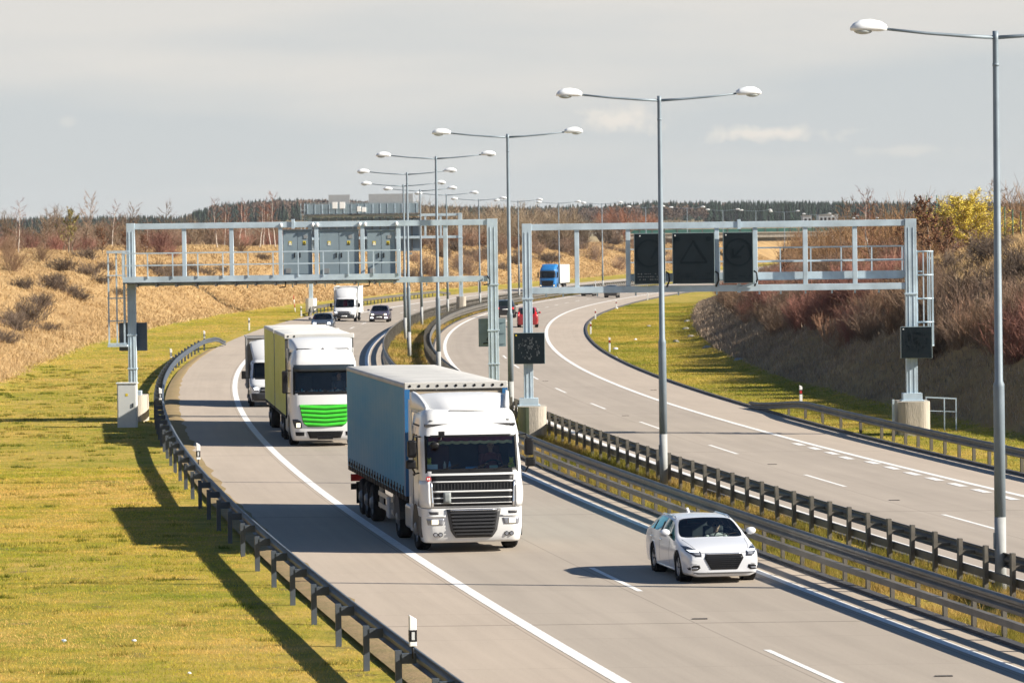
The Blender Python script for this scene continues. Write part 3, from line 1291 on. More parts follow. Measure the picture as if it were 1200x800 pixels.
class Gantry:
    def __init__(self, name, label, D, px0, base_z, group=None):
        self.D = D
        self.o = Vector((at_D(px0, 400, D).x, D, base_z))
        self.root = thing(name, self.o, label, "gantry", 0, group)

    def p(self, px, py, dd=0.0):
        q = at_D(px, py, self.D)
        return Vector((q.x - self.o.x, dd, q.z - self.o.z))

    def part(self, name, mb, m, parent=None, bevel=0.0):
        return mb.build(name, m, parent or self.root, bevel)

    def upright(self, px, py0, py1, w, d, m, name="post", dd=0.0):
        a = self.p(px, py0, dd)
        b = self.p(px, py1, dd)
        x = (a.x + b.x) / 2
        mb = MB()
        mb.box((x, dd, (a.z + b.z) / 2), (w, d, abs(a.z - b.z)))
        return self.part(name, mb, m, bevel=.012)

    def beam(self, x0, x1, z, w, d, m, name, dd=0.0):
        mb = MB()
        mb.box(((x0 + x1) / 2, dd, z), (abs(x1 - x0), d, w))
        return self.part(name, mb, m, bevel=.01)

    def handrail(self, x0, x1, z0, dd, n, m, hs=(.55, 1.1), name="handrail"):
        mb = MB()
        for h in hs:
            mb.bar((x0, dd, z0 + h), (x1, dd, z0 + h), .05, .05)
        for i in range(n + 1):
            x = x0 + (x1 - x0) * i / n
            mb.box((x, dd + .027 * 0, z0 + hs[-1] / 2 - .03), (.048, .044, hs[-1] - .05 + .06))
        return self.part(name, mb, m)

    def cage(self, x, dd, z0, z1, m, w=.6):
        mb = MB()
        for s in (-.25, .25):
            mb.bar((x - w / 2, dd + s, z0), (x - w / 2, dd + s, z1), .05, .05)
        for k in range(int((z1 - z0) / .3)):
            mb.bar((x - w / 2, dd - .25, z0 + .15 + .3 * k), (x - w / 2, dd + .25, z0 + .15 + .3 * k), .03, .03)
        self.part("ladder", mb, m)
        mb = MB()
        zs = arange(z0 + .1, z1 - .05, .9)
        for z in zs:
            mb.tube([(x - w / 2 + .001, dd - .28, z), (x + w / 4, dd - .34, z), (x + w / 2, dd, z), (x + w / 4, dd + .34, z), (x - w / 2 + .001, dd + .28, z)], .032, 6)
        for xx, yy in ((x - w / 8, dd - .31), (x + w / 4, dd - .34), (x + w * .42, dd - .17), (x + w / 2, dd), (x + w / 4, dd + .34)):
            mb.bar((xx, yy, z0 + .1), (xx, yy, z1 - .05), .045, .03)
        self.part("safety_cage", mb, m)


# ---- right gantry: black variable message signs facing the camera
G = Gantry("sign_gantry", "right steel gantry with three unlit black message signs over the outgoing lanes", 146.5, 620, Zr(146.5, 0), "steel gantries over the motorway")
zt = 7.88 - G.o.z
zl = 5.50 - G.o.z
xl = G.p(617.5, 300).x
xr = G.p(1067, 300).x
for nm, x, wd in (("post", xl, .36), ("post", xr, .42)):
    mb = MB()
    mb.box((x, 0, (zt + .14 + 1.25) / 2), (wd, .34, zt + .14 - 1.25))
    for zz in (5.3, 3.2):
        mb.box((x, 0, zz - .1), (wd + .07, .41, .07))
    mb.box((x - wd * .21, -.178, (zt + 1.25) / 2), (.03, .016, zt - 1.6))
    mb.box((x + wd * .21, -.178, (zt + 1.25) / 2), (.03, .016, zt - 1.6))
    G.part("post", mb, galv, bevel=.012)
for x in (xl, xr):
    mb = MB()
    mb.box((x, 0, 1.32), (.72, .62, .30))
    mb.box((x, 0, 1.19), (.86, .8, .05))
    G.part("base_plate", mb, galv, bevel=.01)
mb = MB()
rounded_block(mb, (xl + .12, 0), 1.08, 1.9, 1.17, .42)
mb.m = [1 if (f_ and sum(mb.v[i][0] for i in f_) / len(f_) < xl + .05 and abs(sum(mb.v[i][2] for i in f_) / len(f_) - 1.17) > .05) else 0 for f_ in mb.f]
G.part("plinth", mb, [conc, conc_moss])
mb = MB()
rounded_block(mb, (xr, 0), 1.22, 1.9, 1.17, .36)
G.part("plinth", mb, [conc])
x0, x1 = xl + .181, xr - .211
for z, nm in ((zt, "top_beam"), (zl, "bottom_beam")):
    G.beam(x0, x1, z, .24, .26, galv, nm)
ups = [676, 736, 840, 885, 943.6, 1001.7]
for px in ups:
    x = G.p(px, 300).x
    mb = MB()
    mb.box((x, 0, (zt + zl) / 2), (.17, .17, zt - zl - .241))
    G.part("upright", mb, galv, bevel=.01)
mb = MB()
mb.box((G.p(866, 270).x, 0, zt + .02), (.12, .34, .36))
mb.box((G.p(866, 340).x, 0, zl + .0), (.12, .34, .34))
G.part("beam_joint", mb, galv)
for px in (640, 660, 700, 745, 795, 840, 890, 915, 944, 975, 1002, 1030):
    x = G.p(px, 340).x
    mb = MB()
    mb.box((x, .02, zl - .18), (.06, .06, .12))
    G.part("conduit_bracket", mb, galv)
# walkway behind the truss
zw = zl + .36
mb = MB()
mb.box(((x0 + x1) / 2 + 2.0, .62, zw - .05), (x1 - x0 - 4.1, .8, .06))
G.part("walkway", mb, galv)
xa = G.p(737, 300).x
mb = MB()
mb.box(((xa + x1) / 2, .215, zw + .09), (x1 - xa, .03, .27))
G.part("toe_board", mb, galv)
G.handrail(xa, x1, zw + .16, 1.04, 9, galv, (.48, .98))
G.handrail(G.p(884, 300).x, x1, zw + .16, .235, 3, galv, (.46, .98))
# signs
for i, (a, b) in enumerate(((742.5, 779.5), (787.3, 837.2), (846.7, 882.3))):
    pa_, pb_ = G.p(a, 273.5 - (a - 742) * .012), G.p(b, 332.5 - (a - 742) * .012)
    w_, h_ = pb_.x - pa_.x, pa_.z - pb_.z
    cx_, cz_ = (pa_.x + pb_.x) / 2, (pa_.z + pb_.z) / 2
    mb = MB()
    mb.box((cx_, -.30, cz_), (w_, .22, h_))
    s_ = G.part("message_sign", mb, sign_back, bevel=.01)
    s_["label"] = ["left black message sign with a faint circle", "middle and widest black message sign with a faint triangle", "right black message sign with a faint arrow in a circle"][i]
    mb = MB()
    mb.box((cx_, -.415, cz_), (w_ - .04, .02, h_ - .04))
    G.part("sign_face", mb, sign_black, s_)
    mb = MB()
    y_ = -.431
    if i == 1:
        T = [(0, .52), (-.5, -.30), (.5, -.30)]
        zc_ = cz_ + .14
        for k in range(3):
            p0, p1 = T[k], T[(k + 1) % 3]
            mb.bar((cx_ + p0[0], y_, zc_ + p0[1]), (cx_ + p1[0], y_, zc_ + p1[1]), .01, .07, up=(0, 1, 0)) if False else mb.bar((cx_ + p0[0], y_, zc_ + p0[1]), (cx_ + p1[0], y_, zc_ + p1[1]), .075, .008, up=(0, 1, 0))
        mb.cyl((cx_ - w_ * .38, y_ - .004, cz_ + h_ * .38), (cx_ - w_ * .38, y_ + .004, cz_ + h_ * .38), .10, n=16)
        mb.cyl((cx_ + w_ * .36, y_ - .004, cz_ + h_ * .38), (cx_ + w_ * .36, y_ + .004, cz_ + h_ * .38), .10, n=16)
    else:
        R_ = .50
        n = 28
        for k in range(n):
            a0, a1 = 2 * PI * k / n, 2 * PI * (k + 1) / n
            mb.bar((cx_ + R_ * math.cos(a0), y_, cz_ + .2 + R_ * math.sin(a0)), (cx_ + R_ * math.cos(a1), y_, cz_ + .2 + R_ * math.sin(a1)), .07, .008, up=(0, 1, 0))
        if i == 2:
            mb.bar((cx_ + .22, y_, cz_ + .45), (cx_ - .18, y_, cz_ + .02), .08, .008, up=(0, 1, 0))
            mb.bar((cx_ - .20, y_, cz_ + .34), (cx_ - .20, y_, cz_ - .01), .08, .008, up=(0, 1, 0))
            mb.bar((cx_ - .155, y_, cz_ + .03), (cx_ + .12, y_, cz_ + .03), .08, .0076, up=(0, 1, 0))
        else:
            mb.bar((cx_ + .05, y_, cz_ - .0), (cx_ + .3, y_, cz_ + .42), .08, .008, up=(0, 1, 0))
    G.part("faint_symbol", mb, sign_ghost, s_)
    mb = MB()
    for r_ in range(3):
        for k in range(int(w_ / .065) - 3):
            if random.random() < (.8 if i == 0 else .4):
                mb.box((cx_ - w_ / 2 + .14 + k * .065, y_, cz_ - h_ * (.30 + .055 * r_)), (.03, .006, .05 * random.uniform(.4, 1.2)))
    G.part("text_row", mb, sign_dots if i == 0 else sign_ghost, s_)
    mb = MB()
    mb.box((cx_ - w_ / 2 + .10 + .12 * (i == 0), -.43, cz_ + h_ / 2 - .1), (.05, .012, .05))
    G.part("sensor", mb, lens_m, s_)
    mb = MB()
    pts = [(cx_ + w_ / 2 + .02, -.25, cz_ - h_ / 2 + .45), (cx_ + w_ / 2 + .13, -.28, cz_ - h_ / 2 + .38), (cx_ + w_ / 2 + .15, -.28, cz_ - h_ / 2 + .12), (cx_ + w_ / 2 + .05, -.2, cz_ - h_ / 2 - .12)]
    mb.tube(pts, .035, 8)
    G.part("cable", mb, cable_m)
mb = MB()
q = G.p(868, 338)
mb.bar((q.x - .1, -.16, zl - .02), (q.x + .55, -.30, zl + .22), .1, .1)
G.part("bracket", mb, galv)
for (a, b, c, d) in ((602, 389.7, 638.7, 425.6), (1054.2, 382.5, 1091, 419)):
    pa_, pb_ = G.p(a, b), G.p(c, d)
    mb = MB()
    cx_, cz_ = (pa_.x + pb_.x) / 2, (pa_.z + pb_.z) / 2
    w_, h_ = pb_.x - pa_.x, pa_.z - pb_.z
    mb.box((cx_, -.36, cz_), (w_, .24, h_))
    s_ = G.part("lane_sign", mb, sign_back, bevel=.01)
    s_["label"] = "small square black sign on the %s post" % ("left" if a < 700 else "right")
    mb = MB()
    mb.box((cx_, -.487, cz_), (w_ - .03, .02, h_ - .03))
    G.part("sign_face", mb, sign_black, s_)
    mb = MB()
    for k in range(70):
        an = random.uniform(0, 2 * PI)
        rr = random.uniform(.30, .42) if k < 45 else random.uniform(0, .25)
        mb.box((cx_ + rr * math.cos(an), -.50, cz_ + rr * math.sin(an) * .95), (random.uniform(.015, .05), .008, random.uniform(.02, .09)))
    G.part("unlit_dots", mb, sign_dots if a < 700 else sign_ghost, s_)
    mb = MB()
    mb.box((cx_ - w_ / 2 + .09, -.50, cz_ + h_ / 2 - .09), (.05, .012, .05))
    G.part("sensor", mb, yellow_s if a < 700 else lens_m, s_)
G.cage(xr + .55, .25, G.p(1085, 408).z, G.p(1085, 293).z, galv, .62)
mb = MB()
mb.box((xr + .33, .25, G.p(1085, 318).z), (.26, .1, .06))
mb.box((xr + .33, .25, G.p(1085, 400).z), (.26, .1, .06))
G.part("bracket", mb, galv)
GR = G
# small handrail on the slope beside the plinth
q = at_D(1100, 490, 150)
th = thing("handrail", (G.o.x + xr + 1.0, 149.5, .1), "short pale handrail standing in the grass right of the gantry plinth", "handrail")
mb = MB()
for x in (-.15, .55, 1.0):
    mb.bar((x, 0, -.3), (x, 0, 1.05 - .06 * x), .045, .045)
mb.bar((-.17, .0, 1.07), (1.02, .0, 1.0), .05, .05)
mb.bar((-.12, .0, .55), (.98, .0, .5), .03, .03)
mb.build("rail_frame", galv, th)
th = thing("guard_plate", (G.o.x + xr - .76, 146.0, .1), "thin pale steel strip standing left of the right gantry plinth", "steel strip")
mb = MB()
mb.box((0, 0, .5), (.07, .25, 1.3))
mb.build("strip", galv, th)

# ---- left gantry: backs of the sign cabinets face the camera
G = Gantry("sign_gantry", "left steel gantry carrying three grey cabinets and a walkway over the oncoming lanes", 162.0, 155.5, -.05, "steel gantries over the motorway")
zt = 8.15 - G.o.z
zl = 5.80 - G.o.z
xl = G.p(154, 330).x
xr = G.p(577.5, 330).x
for x, wd in ((xl, .34), (xr, .44)):
    mb = MB()
    low = 1.25
    mb.box((x, 0, (zt + .14 + low) / 2), (wd, .34, zt + .14 - low))
    for zz in (zl - .25, 3.7, 2.3):
        mb.box((x, 0, zz), (wd + .06, .40, .06))
    mb.box((x + wd * .2, -.178, (zt + low) / 2), (.03, .016, zt - low - .4))
    mb.box((x - wd * .2, -.178, (zt + low) / 2), (.03, .016, zt - low - .4))
    G.part("post", mb, galv, bevel=.012)
for x in (xl, xr):
    mb = MB()
    rounded_block(mb, (x, .5), 1.1, 1.9, 1.2, .4)
    G.part("plinth", mb, [conc])
    mb = MB()
    mb.box((x, 0, 1.28), (.7, .6, .2))
    G.part("base_plate", mb, galv)
x0, x1 = xl + .171, xr - .221
G.beam(x0, x1, zt, .24, .26, galv, "top_beam")
G.beam(x0, x1, zl, .24, .26, galv, "bottom_beam")
for px in (216, 271.5, 329, 371, 425, 467, 522):
    x = G.p(px, 300).x
    mb = MB()
    mb.box((x, 0, (zt + zl) / 2), (.17, .17, zt - zl - .241))
    G.part("upright", mb, galv, bevel=.01)
mb = MB()
mb.box((G.p(343.5, 265).x, 0, zt + .03), (.12, .36, .40))
G.part("beam_joint", mb, galv)
# walkway on the camera side
xe = G.p(468, 300).x
mb = MB()
mb.box(((xl - .25 + xe) / 2, -.62, zl + .02), (xe - xl + .25, .92, .07))
for k in range(14):
    xx = xl + .3 + (xe - xl - .5) * k / 13
    mb.box((xx, -.62, zl - .09), (.07, .92, .13))
G.part("walkway", mb, galv_d)
mb = MB()
mb.box(((xl - .25 + xe) / 2, -1.10, zl + .16), (xe - xl + .25, .03, .24))
G.part("toe_board", mb, galv)
G.handrail(xl - .25, xe, zl + .24, -1.13, 11, galv, (.5, 1.0))
mb = MB()
mb.bar((xl - .25, -1.13, zl + 1.24), (xl - .25, -.2, zl + 1.24), .05, .05)
mb.bar((xe, -1.13, zl + 1.24), (xe, -.2, zl + 1.24), .05, .05)
G.part("handrail", mb, galv)
for px in (232, 290, 343, 360, 381, 420, 445, 480, 500, 540):
    mb = MB()
    mb.box((G.p(px, 330).x, -.02, zl - .19), (.05, .05, .14))
    G.part("conduit_bracket", mb, galv)
for px in (332, 430, 571):
    mb = MB()
    q = G.p(px, 330)
    mb.tube([(q.x, -.2, zl + .12), (q.x + .12, -.25, zl - .05), (q.x + .1, -.22, zl - .22), (q.x - .15, -.15, zl - .26)], .028, 6)
    G.part("cable", mb, cable_m)
for i, (a, b) in enumerate(((331.5, 365.5), (374, 420.5), (430, 463.5))):
    pa_, pb_ = G.p(a, 270.5), G.p(b, 322)
    w_, h_ = pb_.x - pa_.x, pa_.z - pb_.z
    cx_, cz_ = (pa_.x + pb_.x) / 2, (pa_.z + pb_.z) / 2
    mb = MB()
    mb.box((cx_, .26, cz_), (w_, .5, h_))
    mb.box((cx_, .22, cz_ + h_ / 2 + .02), (w_ + .06, .56, .05))
    s_ = G.part("sign_cabinet", mb, cab_grey, bevel=.012)
    s_["label"] = ["left grey sign cabinet", "middle and widest grey sign cabinet", "right grey sign cabinet"][i]
    for k in (-1, 1):
        mb = MB()
        mb.box((cx_ + k * w_ / 4, -.002, cz_), (w_ / 2 - .025, .03, h_ - .08))
        d_ = G.part("cabinet_door", mb, cab_grey, s_, bevel=.006)
        mb = MB()
        mb.box((cx_ + k * .11, -.03, cz_ - .1), (.045, .03, .2))
        G.part("door_handle", mb, black_pl, s_)
        mb = MB()
        mb.box((cx_ + k * w_ / 4, -.021, cz_ + h_ * .22), (.12, .006, .17))
        G.part("warning_sticker", mb, yellow_s, s_)
        mb = MB()
        mb.prism([(cx_ + k * w_ / 4 - .045, cz_ + h_ * .22 - .01), (cx_ + k * w_ / 4 + .045, cz_ + h_ * .22 - .01), (cx_ + k * w_ / 4, cz_ + h_ * .22 + .06)], 'xz', -.030, -.025)
        mb.box((cx_ + k * w_ / 4, -.027, cz_ + h_ * .22 - .055), (.11, .005, .05))
        G.part("sticker_print", mb, white_pl if k < 0 else black_pl, s_)
    mb = MB()
    mb.box((cx_ - w_ * .32, -.035, cz_ - h_ * .40), (.22, .05, .2))
    mb.box((cx_ + w_ * .30, -.025, cz_ + h_ * .36), (.16, .02, .14))
    G.part("lock_box", mb, trim_s, s_)
    mb = MB()
    for k in (-1, 1):
        mb.ball((cx_ + k * (w_ / 2 + .07), -.14, zt - .02), (.07, .09, .09), 8, 6)
    G.part("clamp", mb, white_pl)
# boxes on the posts (sign backs)
for (a, b, c, d, m_, dd) in ((138.5, 378.5, 171.5, 411, mat("slate sign back", (0.085, 0.115, 0.14), 0.5), .40), (560.5, 373.5, 593, 406, sign_back, .38)):
    pa_, pb_ = G.p(a, b), G.p(c, d)
    w_, h_ = pb_.x - pa_.x, pa_.z - pb_.z
    cx_, cz_ = (pa_.x + pb_.x) / 2, (pa_.z + pb_.z) / 2
    mb = MB()
    mb.box((cx_, dd, cz_), (w_, .22, h_))
    s_ = G.part("lane_sign_back", mb, m_, bevel=.01)
    mb = MB()
    for k in (.42, .0, -.42):
        mb.box((cx_, dd - .125, cz_ + k * h_ * .9), (w_ * .92, .03, .06))
    mb.box((cx_ - .2, dd - .13, cz_ + h_ * .47), (w_ * .4, .04, .09))
    G.part("stiffener", mb, m_, s_)
    if a > 500:
        mb = MB()
        mb.tube([(cx_ - .12, dd - .15, cz_ - .12), (cx_ - .22, dd - .15, cz_ - .3), (cx_ - .05, dd - .15, cz_ - .42), (cx_ - .38, dd - .15, cz_ - .45)], .03, 6)
        G.part("cable", mb, cable_m, s_)
# ladder on the outer side
zc0 = G.p(135, 404).z
zc1 = G.p(135, 294.5).z
xm = G.p(138, 330).x
mb = MB()
for x in (G.p(128, 330).x, G.p(137.5, 330).x, G.p(146, 330).x):
    mb.bar((x, -.35, zc0), (x, -.35, zc1), .06, .05)
for k in range(5):
    z = zc0 + .06 + (zc1 - zc0 - .12) * k / 4
    mb.bar((G.p(126.5, 330).x, -.39, z), (xl - .18, -.39, z), .05, .045)
mb.box((xm, -.35, zc0 - .03), (.8, .5, .08))
mb.bar((G.p(128, 330).x, -.9, zc1), (xl, -.9, zc1), .05, .05)
G.part("safety_cage", mb, galv)
mb = MB()
for s in (-.2, .2):
    mb.bar((xl - .3, s, zc0), (xl - .3, s, zc1), .05, .05)
for k in range(11):
    mb.bar((xl - .3, -.2, zc0 + .2 + .33 * k), (xl - .3, .2, zc0 + .2 + .33 * k), .03, .03)
G.part("ladder", mb, galv)
GL_ = G
# utility cabinet in front of the left foot
pcab = at(157, 497)
th = thing("utility_cabinet", (G.o.x + xl + .22, pcab.y - .9, -.06), "tall pale utility cabinet at the foot of the left gantry post", "cabinet")
mb = MB()
mb.box((0, 0, .93), (.78, .5, 1.86))
mb.box((0, 0, 1.885), (.86, .58, .05))
mb.build("cabinet_body", mat("pale grey enamel", (0.62, 0.64, 0.63), .5, var=.05), th, bevel=.012)
mb = MB()
mb.box((0, -.258, .93), (.70, .02, 1.72))
dd_ = mb.build("door", mat("pale grey enamel", (0.62, 0.64, 0.63)), th, bevel=.006)
mb = MB()
mb.box((.25, -.28, 1.0), (.04, .03, .16))
mb.build("handle", black_pl, dd_)
mb = MB()
mb.box((0, -.272, 1.42), (.10, .006, .1))
mb.build("warning_sticker", yellow_s, dd_)
mb = MB()
mb.box((-.02, .02, -.06), (1.0, .7, .1))
mb.build("plinth", conc, th)

# ---- far gantry with big sign boards seen from behind
Df = 392.0
G = Gantry("sign_gantry", "far gantry with large grey sign boards and a roofed walkway above the left lanes", Df, 364.5, Zr(Df, -17), "steel gantries over the motorway")
zt = G.p(450, 252.5).z
zl = G.p(450, 278.5).z
xl = G.p(364, 320).x
xr = G.p(540, 320).x
for x in (xl, xr):
    mb = MB()
    top = zt + (.16 if x == xr else 0)
    mb.box((x, 0, (top + 1.3) / 2), (.40, .4, top - 1.3))
    mb.box((x, 0, zl - .1), (.5, .5, .1))
    G.part("post", mb, galv, bevel=.015)
    mb = MB()
    rounded_block(mb, (x, .2), 1.1 if x == xl else .95, 1.4, 1.33, .35)
    G.part("plinth", mb, [conc if x == xr else white_pl])
G.beam(xl + .201, xr - .201, zt, .26, .28, galv, "top_beam")
G.beam(xl + .201, xr - .201, zl, .26, .28, galv, "bottom_beam")
for px in (498.5, 516.5):
    x = G.p(px, 270).x
    mb = MB()
    mb.box((x, 0, (zt + zl) / 2), (.2, .2, zt - zl - .27))
    G.part("upright", mb, galv)
panel_m = mat("sign board back", (0.17, 0.215, 0.25), .5, .1, var=.1, scale=.6)
panel_w = mat("sign board rib", (0.33, 0.34, 0.345), .6, var=.08)
for a, b, y0, y1 in ((362, 419, 256, 296), (422, 492, 256, 294)):
    pa_, pb_ = G.p(a, y0), G.p(b, y1)
    mb = MB()
    w_, h_ = pb_.x - pa_.x, pa_.z - pb_.z
    mb.box(((pa_.x + pb_.x) / 2, .35, (pa_.z + pb_.z) / 2), (w_, .12, h_))
    s_ = G.part("sign_board", mb, panel_m)
    mb = MB()
    for k in range(int(w_ / .8)):
        mb.box((pa_.x + .4 + k * .8, .26, (pa_.z + pb_.z) / 2), (.12, .06, h_ - .1))
    G.part("board_rib", mb, galv_d if a > 400 else panel_w, s_)
pa_, pb_ = G.p(357, 240), G.p(492, 251)
mb = MB()
mb.box(((pa_.x + pb_.x) / 2, -.55, G.p(400, 252).z), (pb_.x - pa_.x, 1.0, .12))
G.part("walkway", mb, galv_d)
zwf = G.p(400, 252).z
G.handrail(pa_.x, pb_.x, zwf, -1.0, 22, cab_grey, (.55, 1.2))
mb = MB()
mb.box(((pa_.x + pb_.x) / 2, -.10, zwf + .62), (pb_.x - pa_.x - .2, .05, 1.0))
G.part("mesh_screen", mb, cab_grey)
mb = MB()
for k in range(16):
    xx = pa_.x + .3 + k * (pb_.x - pa_.x - .6) / 15
    mb.box((xx, -.14, zwf + .62), (.1, .03, .95))
G.part("screen_rib", mb, galv)
for a, b, y0, y1 in ((385, 410, 228.5, 241), (432, 484, 227.5, 240)):
    pa_, pb_ = G.p(a, y0), G.p(b, y1)
    mb = MB()
    mb.box(((pa_.x + pb_.x) / 2, .1, (pa_.z + pb_.z) / 2), (pb_.x - pa_.x, .3, pa_.z - pb_.z))
    G.part("upper_board", mb, panel_w)
for a, b, y0, y1 in ((390, 396, 237, 244.5), (398.5, 405, 237, 244.5), (419, 423.5, 242, 248), (424.5, 429.5, 243, 248.5)):
    pa_, pb_ = G.p(a, y0), G.p(b, y1)
    mb = MB()
    mb.box(((pa_.x + pb_.x) / 2, -1.15, (pa_.z + pb_.z) / 2), (pb_.x - pa_.x, .25, pa_.z - pb_.z))
    G.part("equipment_box", mb, white_pl, bevel=.02)
mb = MB()
for px in (353, 357.5):
    x = G.p(px, 250).x
    mb.bar((x, -.6, zl - .6), (x, -.6, zwf + 1.2), .06, .06)
for k in range(9):
    z = zl - .5 + k * .42
    mb.bar((G.p(352, 250).x, -.6, z), (G.p(358.5, 250).x, -.6, z), .04, .04)
G.part("ladder", mb, galv)
mb = MB()
q = G.p(480, 297)
mb.box((q.x, -.2, q.z), (.5, .3, .25))
mb.box((q.x - .4, -.2, q.z + .6), (.06, .1, 1.2))
G.part("traffic_detector", mb, trim_s)

# ------------------------------------------------------------------ bridge over the motorway, far away
Db = 930.0
green_w = mat("green noise wall", (0.045, 0.15, 0.125), .4, var=.15, scale=.3)
under_m = mat("bridge soffit", (0.16, 0.15, 0.14), .9)


def bz(py, px=900):
    return at_D(px, py, Db).z


bx0 = at_D(735, 280, Db).x
bx1 = at_D(1130, 280, Db).x
th = thing("bridge", (at_D(900, 280, Db).x, Db, 0), "low concrete road bridge with a green see through wall far behind the right gantry", "bridge")
ox = th.location.x


def bslab(name, z0, z1, y0, y1, m_, xa=bx0, xb=bx1):
    mb = MB()
    mb.box(((xa + xb) / 2 - ox, (y0 + y1) / 2, (z0 + z1) / 2), (xb - xa, y1 - y0, z1 - z0))
    return mb.build(name, m_, th)


z_top, z_w, z_g, z_u = 9.3, 8.2, 7.15, 6.0
z_top, z_w = bz(267.6), bz(272.8)
z_g, z_u = bz(278.0), bz(282.5)
bslab("parapet", z_w - .02, z_w + .25, -.3, .0, conc)
nw = bslab("noise_wall", z_w + .251, z_top, -.22, -.12, green_w)
mb = MB()
k = bx0
while k < bx1:
    mb.box((k - ox, -.18, (z_w + z_top) / 2 + .15), (.18, .2, z_top - z_w))
    k += 3.0
mb.build("wall_post", galv_d, th)
bslab("deck", z_g, z_w - .021, -.1, 11, conc)
bslab("girder", z_u, z_g - .001, 1.0, 10, under_m)
for px in (862, 1010):
    x = at_D(px, 285, Db).x
    mb = MB()
    for yy in (2, 8):
        mb.cyl((x - ox, yy, -3), (x - ox, yy, z_u), .5, n=14)
    mb.build("pier", under_m, th)
mb = MB()
mb.prism([(bx0 - 14 - ox, -2), (bx0 + 9 - ox, -2), (bx0 + 3 - ox, z_u - .002), (bx0 - 14 - ox, z_g - .002)], 'xz', -.05, 11.5)
mb.build("abutment", conc, th)
# approach road with guardrail, left of the bridge
am = MB()
xa = at_D(600, 283, 860).x
am.grid([[Vector((xa + (bx0 - xa) * k / 12, 868 + 62 * (k / 12.0) ** 1.3 + dy, z_w - .9 * (1 - k / 12) - dz)) for dy, dz in ((-6, 3.5), (0, 0), (11, 0), (18, 3))] for k in range(13)], 0, False)
tag(am.build("approach_road", mat("approach bank", (0.15, 0.12, 0.07), .95, var=.3, scale=.3)), kind="structure")
th2 = thing("guardrail", (xa, 868, z_w - .9), "distant dark guardrail on the approach road leading to the green sided bridge", "guardrail")
mb = MB()
pm = MB()
rows = []
for k in range(13):
    p = Vector(((bx0 - xa) * k / 12, 62 * (k / 12.0) ** 1.3 + .6, .9 * k / 12))
    rows.append([p + Vector((0, a, c)) for a, c in ((-.06, .5), (.06, .5), (.06, 1.0), (-.06, 1.0))])
    for j in range(3):
        q = p + Vector(((bx0 - xa) / 36 * j, 1.7 * j * (k / 12.0) ** .3, .025 * j))
        pm.box((q.x, q.y, q.z + .35), (.15, .15, 1.1))
mb.grid(rows, 0, False, True)
mb.build("beam", rail_m, th2)
pm.build("post", rail_post, th2)

# flat roofed buildings far behind the bridge
for px0_, px1_, y0_, y1_, lab in ((941, 951, 253, 263, "small pale blue building block far behind the bridge"), (959.5, 982, 252, 263, "long pale grey building block far behind the bridge")):
    Dw = 1180
    a, b = at_D(px0_, y0_, Dw), at_D(px1_, y1_, Dw)
    th = thing("building", ((a.x + b.x) / 2, Dw, b.z - 3), lab, "building")
    mb = MB()
    mb.box((0, 4, (a.z - b.z + 3) / 2), (b.x - a.x, 8, a.z - b.z + 3))
    mb.build("wall", mat("pale cladding", (0.38, 0.42, 0.46), .6, var=.08, scale=.5), th)
    mb = MB()
    mb.box((0, 4, a.z - b.z + 3.1), (b.x - a.x + .4, 8.4, .2))
    mb.build("roof", trim_s, th)
    mb = MB()
    for k in range(int((b.x - a.x) / 1.2)):
        mb.box((-(b.x - a.x) / 2 + .8 + k * 1.2, -.02, a.z - b.z + 1.7), (.7, .05, 1.0))
    mb.build("window", black_pl, th)
# ------------------------------------------------------------------ vehicle materials
tyre_m = mat("tyre rubber", (0.014, 0.014, 0.015), 0.9, var=.3, scale=6, spec=.15)
rim_m = mat("alloy rim", (0.42, 0.42, 0.43), 0.4, .4, var=.1)
rim_steel = mat("grey steel rim", (0.22, 0.22, 0.22), 0.5, .4, var=.2)
chassis_m = mat("chassis black", (0.016, 0.016, 0.018), 0.75, var=.3, scale=4, spec=.2)
trim_m = mat("black trim", (0.008, 0.008, 0.009), 0.45, var=.1, spec=.25)
chrome_m = mat("bright trim", (0.75, 0.76, 0.78), 0.25, .85, var=.03)
tank_m = mat("aluminium tank", (0.45, 0.46, 0.47), 0.4, .7, var=.15, scale=3)
cabin_dark = mat("cabin interior", (0.035, 0.035, 0.038), 0.8, var=.2)
seat_m = mat("seat fabric", (0.05, 0.05, 0.055), 0.9)
wind_g = glass("windscreen glass", (0.80, 0.90, 0.90), .10)
clear_g = glass("clear side glass", (0.6, 0.75, 0.75), .3)
side_g = mat("tinted side glass", (0.010, 0.016, 0.018), .08, var=.05, scale=1.5, spec=.35)
teal_g = mat("side glass with painted teal reflection", (0.035, 0.17, 0.18), .05, var=.25, scale=2)  # opaque pane, its teal reflection is painted into the base colour
lamp_g = mat("headlamp clear", (0.27, 0.28, 0.31), .12, .3, var=.2, scale=14)
lamp_dark = mat("headlamp housing", (0.05, 0.055, 0.07), .2, .2)
lit_w = emit("lit headlamp warm", (1.0, .84, .55), 1.0, (.5, .48, .42))
lit_c = emit("lit headlamp cool", (.85, .92, 1.0), 3.0)
drl_m = emit("daytime light strip", (.85, .92, 1.0), .9)
tail_m = emit("tail lamp", (1.0, .02, .02), .35, (.4, .01, .01))
amber_m = mat("amber lens", (0.7, 0.22, 0.02), .3)
red_l = mat("red lens", (0.4, 0.01, 0.01), .25)
plate_w = mat("plate white", (0.7, 0.7, 0.68), .5)


def car_paint(name, col, rough=.28, coat=.6):
    return mat(name, col, rough, 0.0, var=.03, scale=.7, coat=coat)


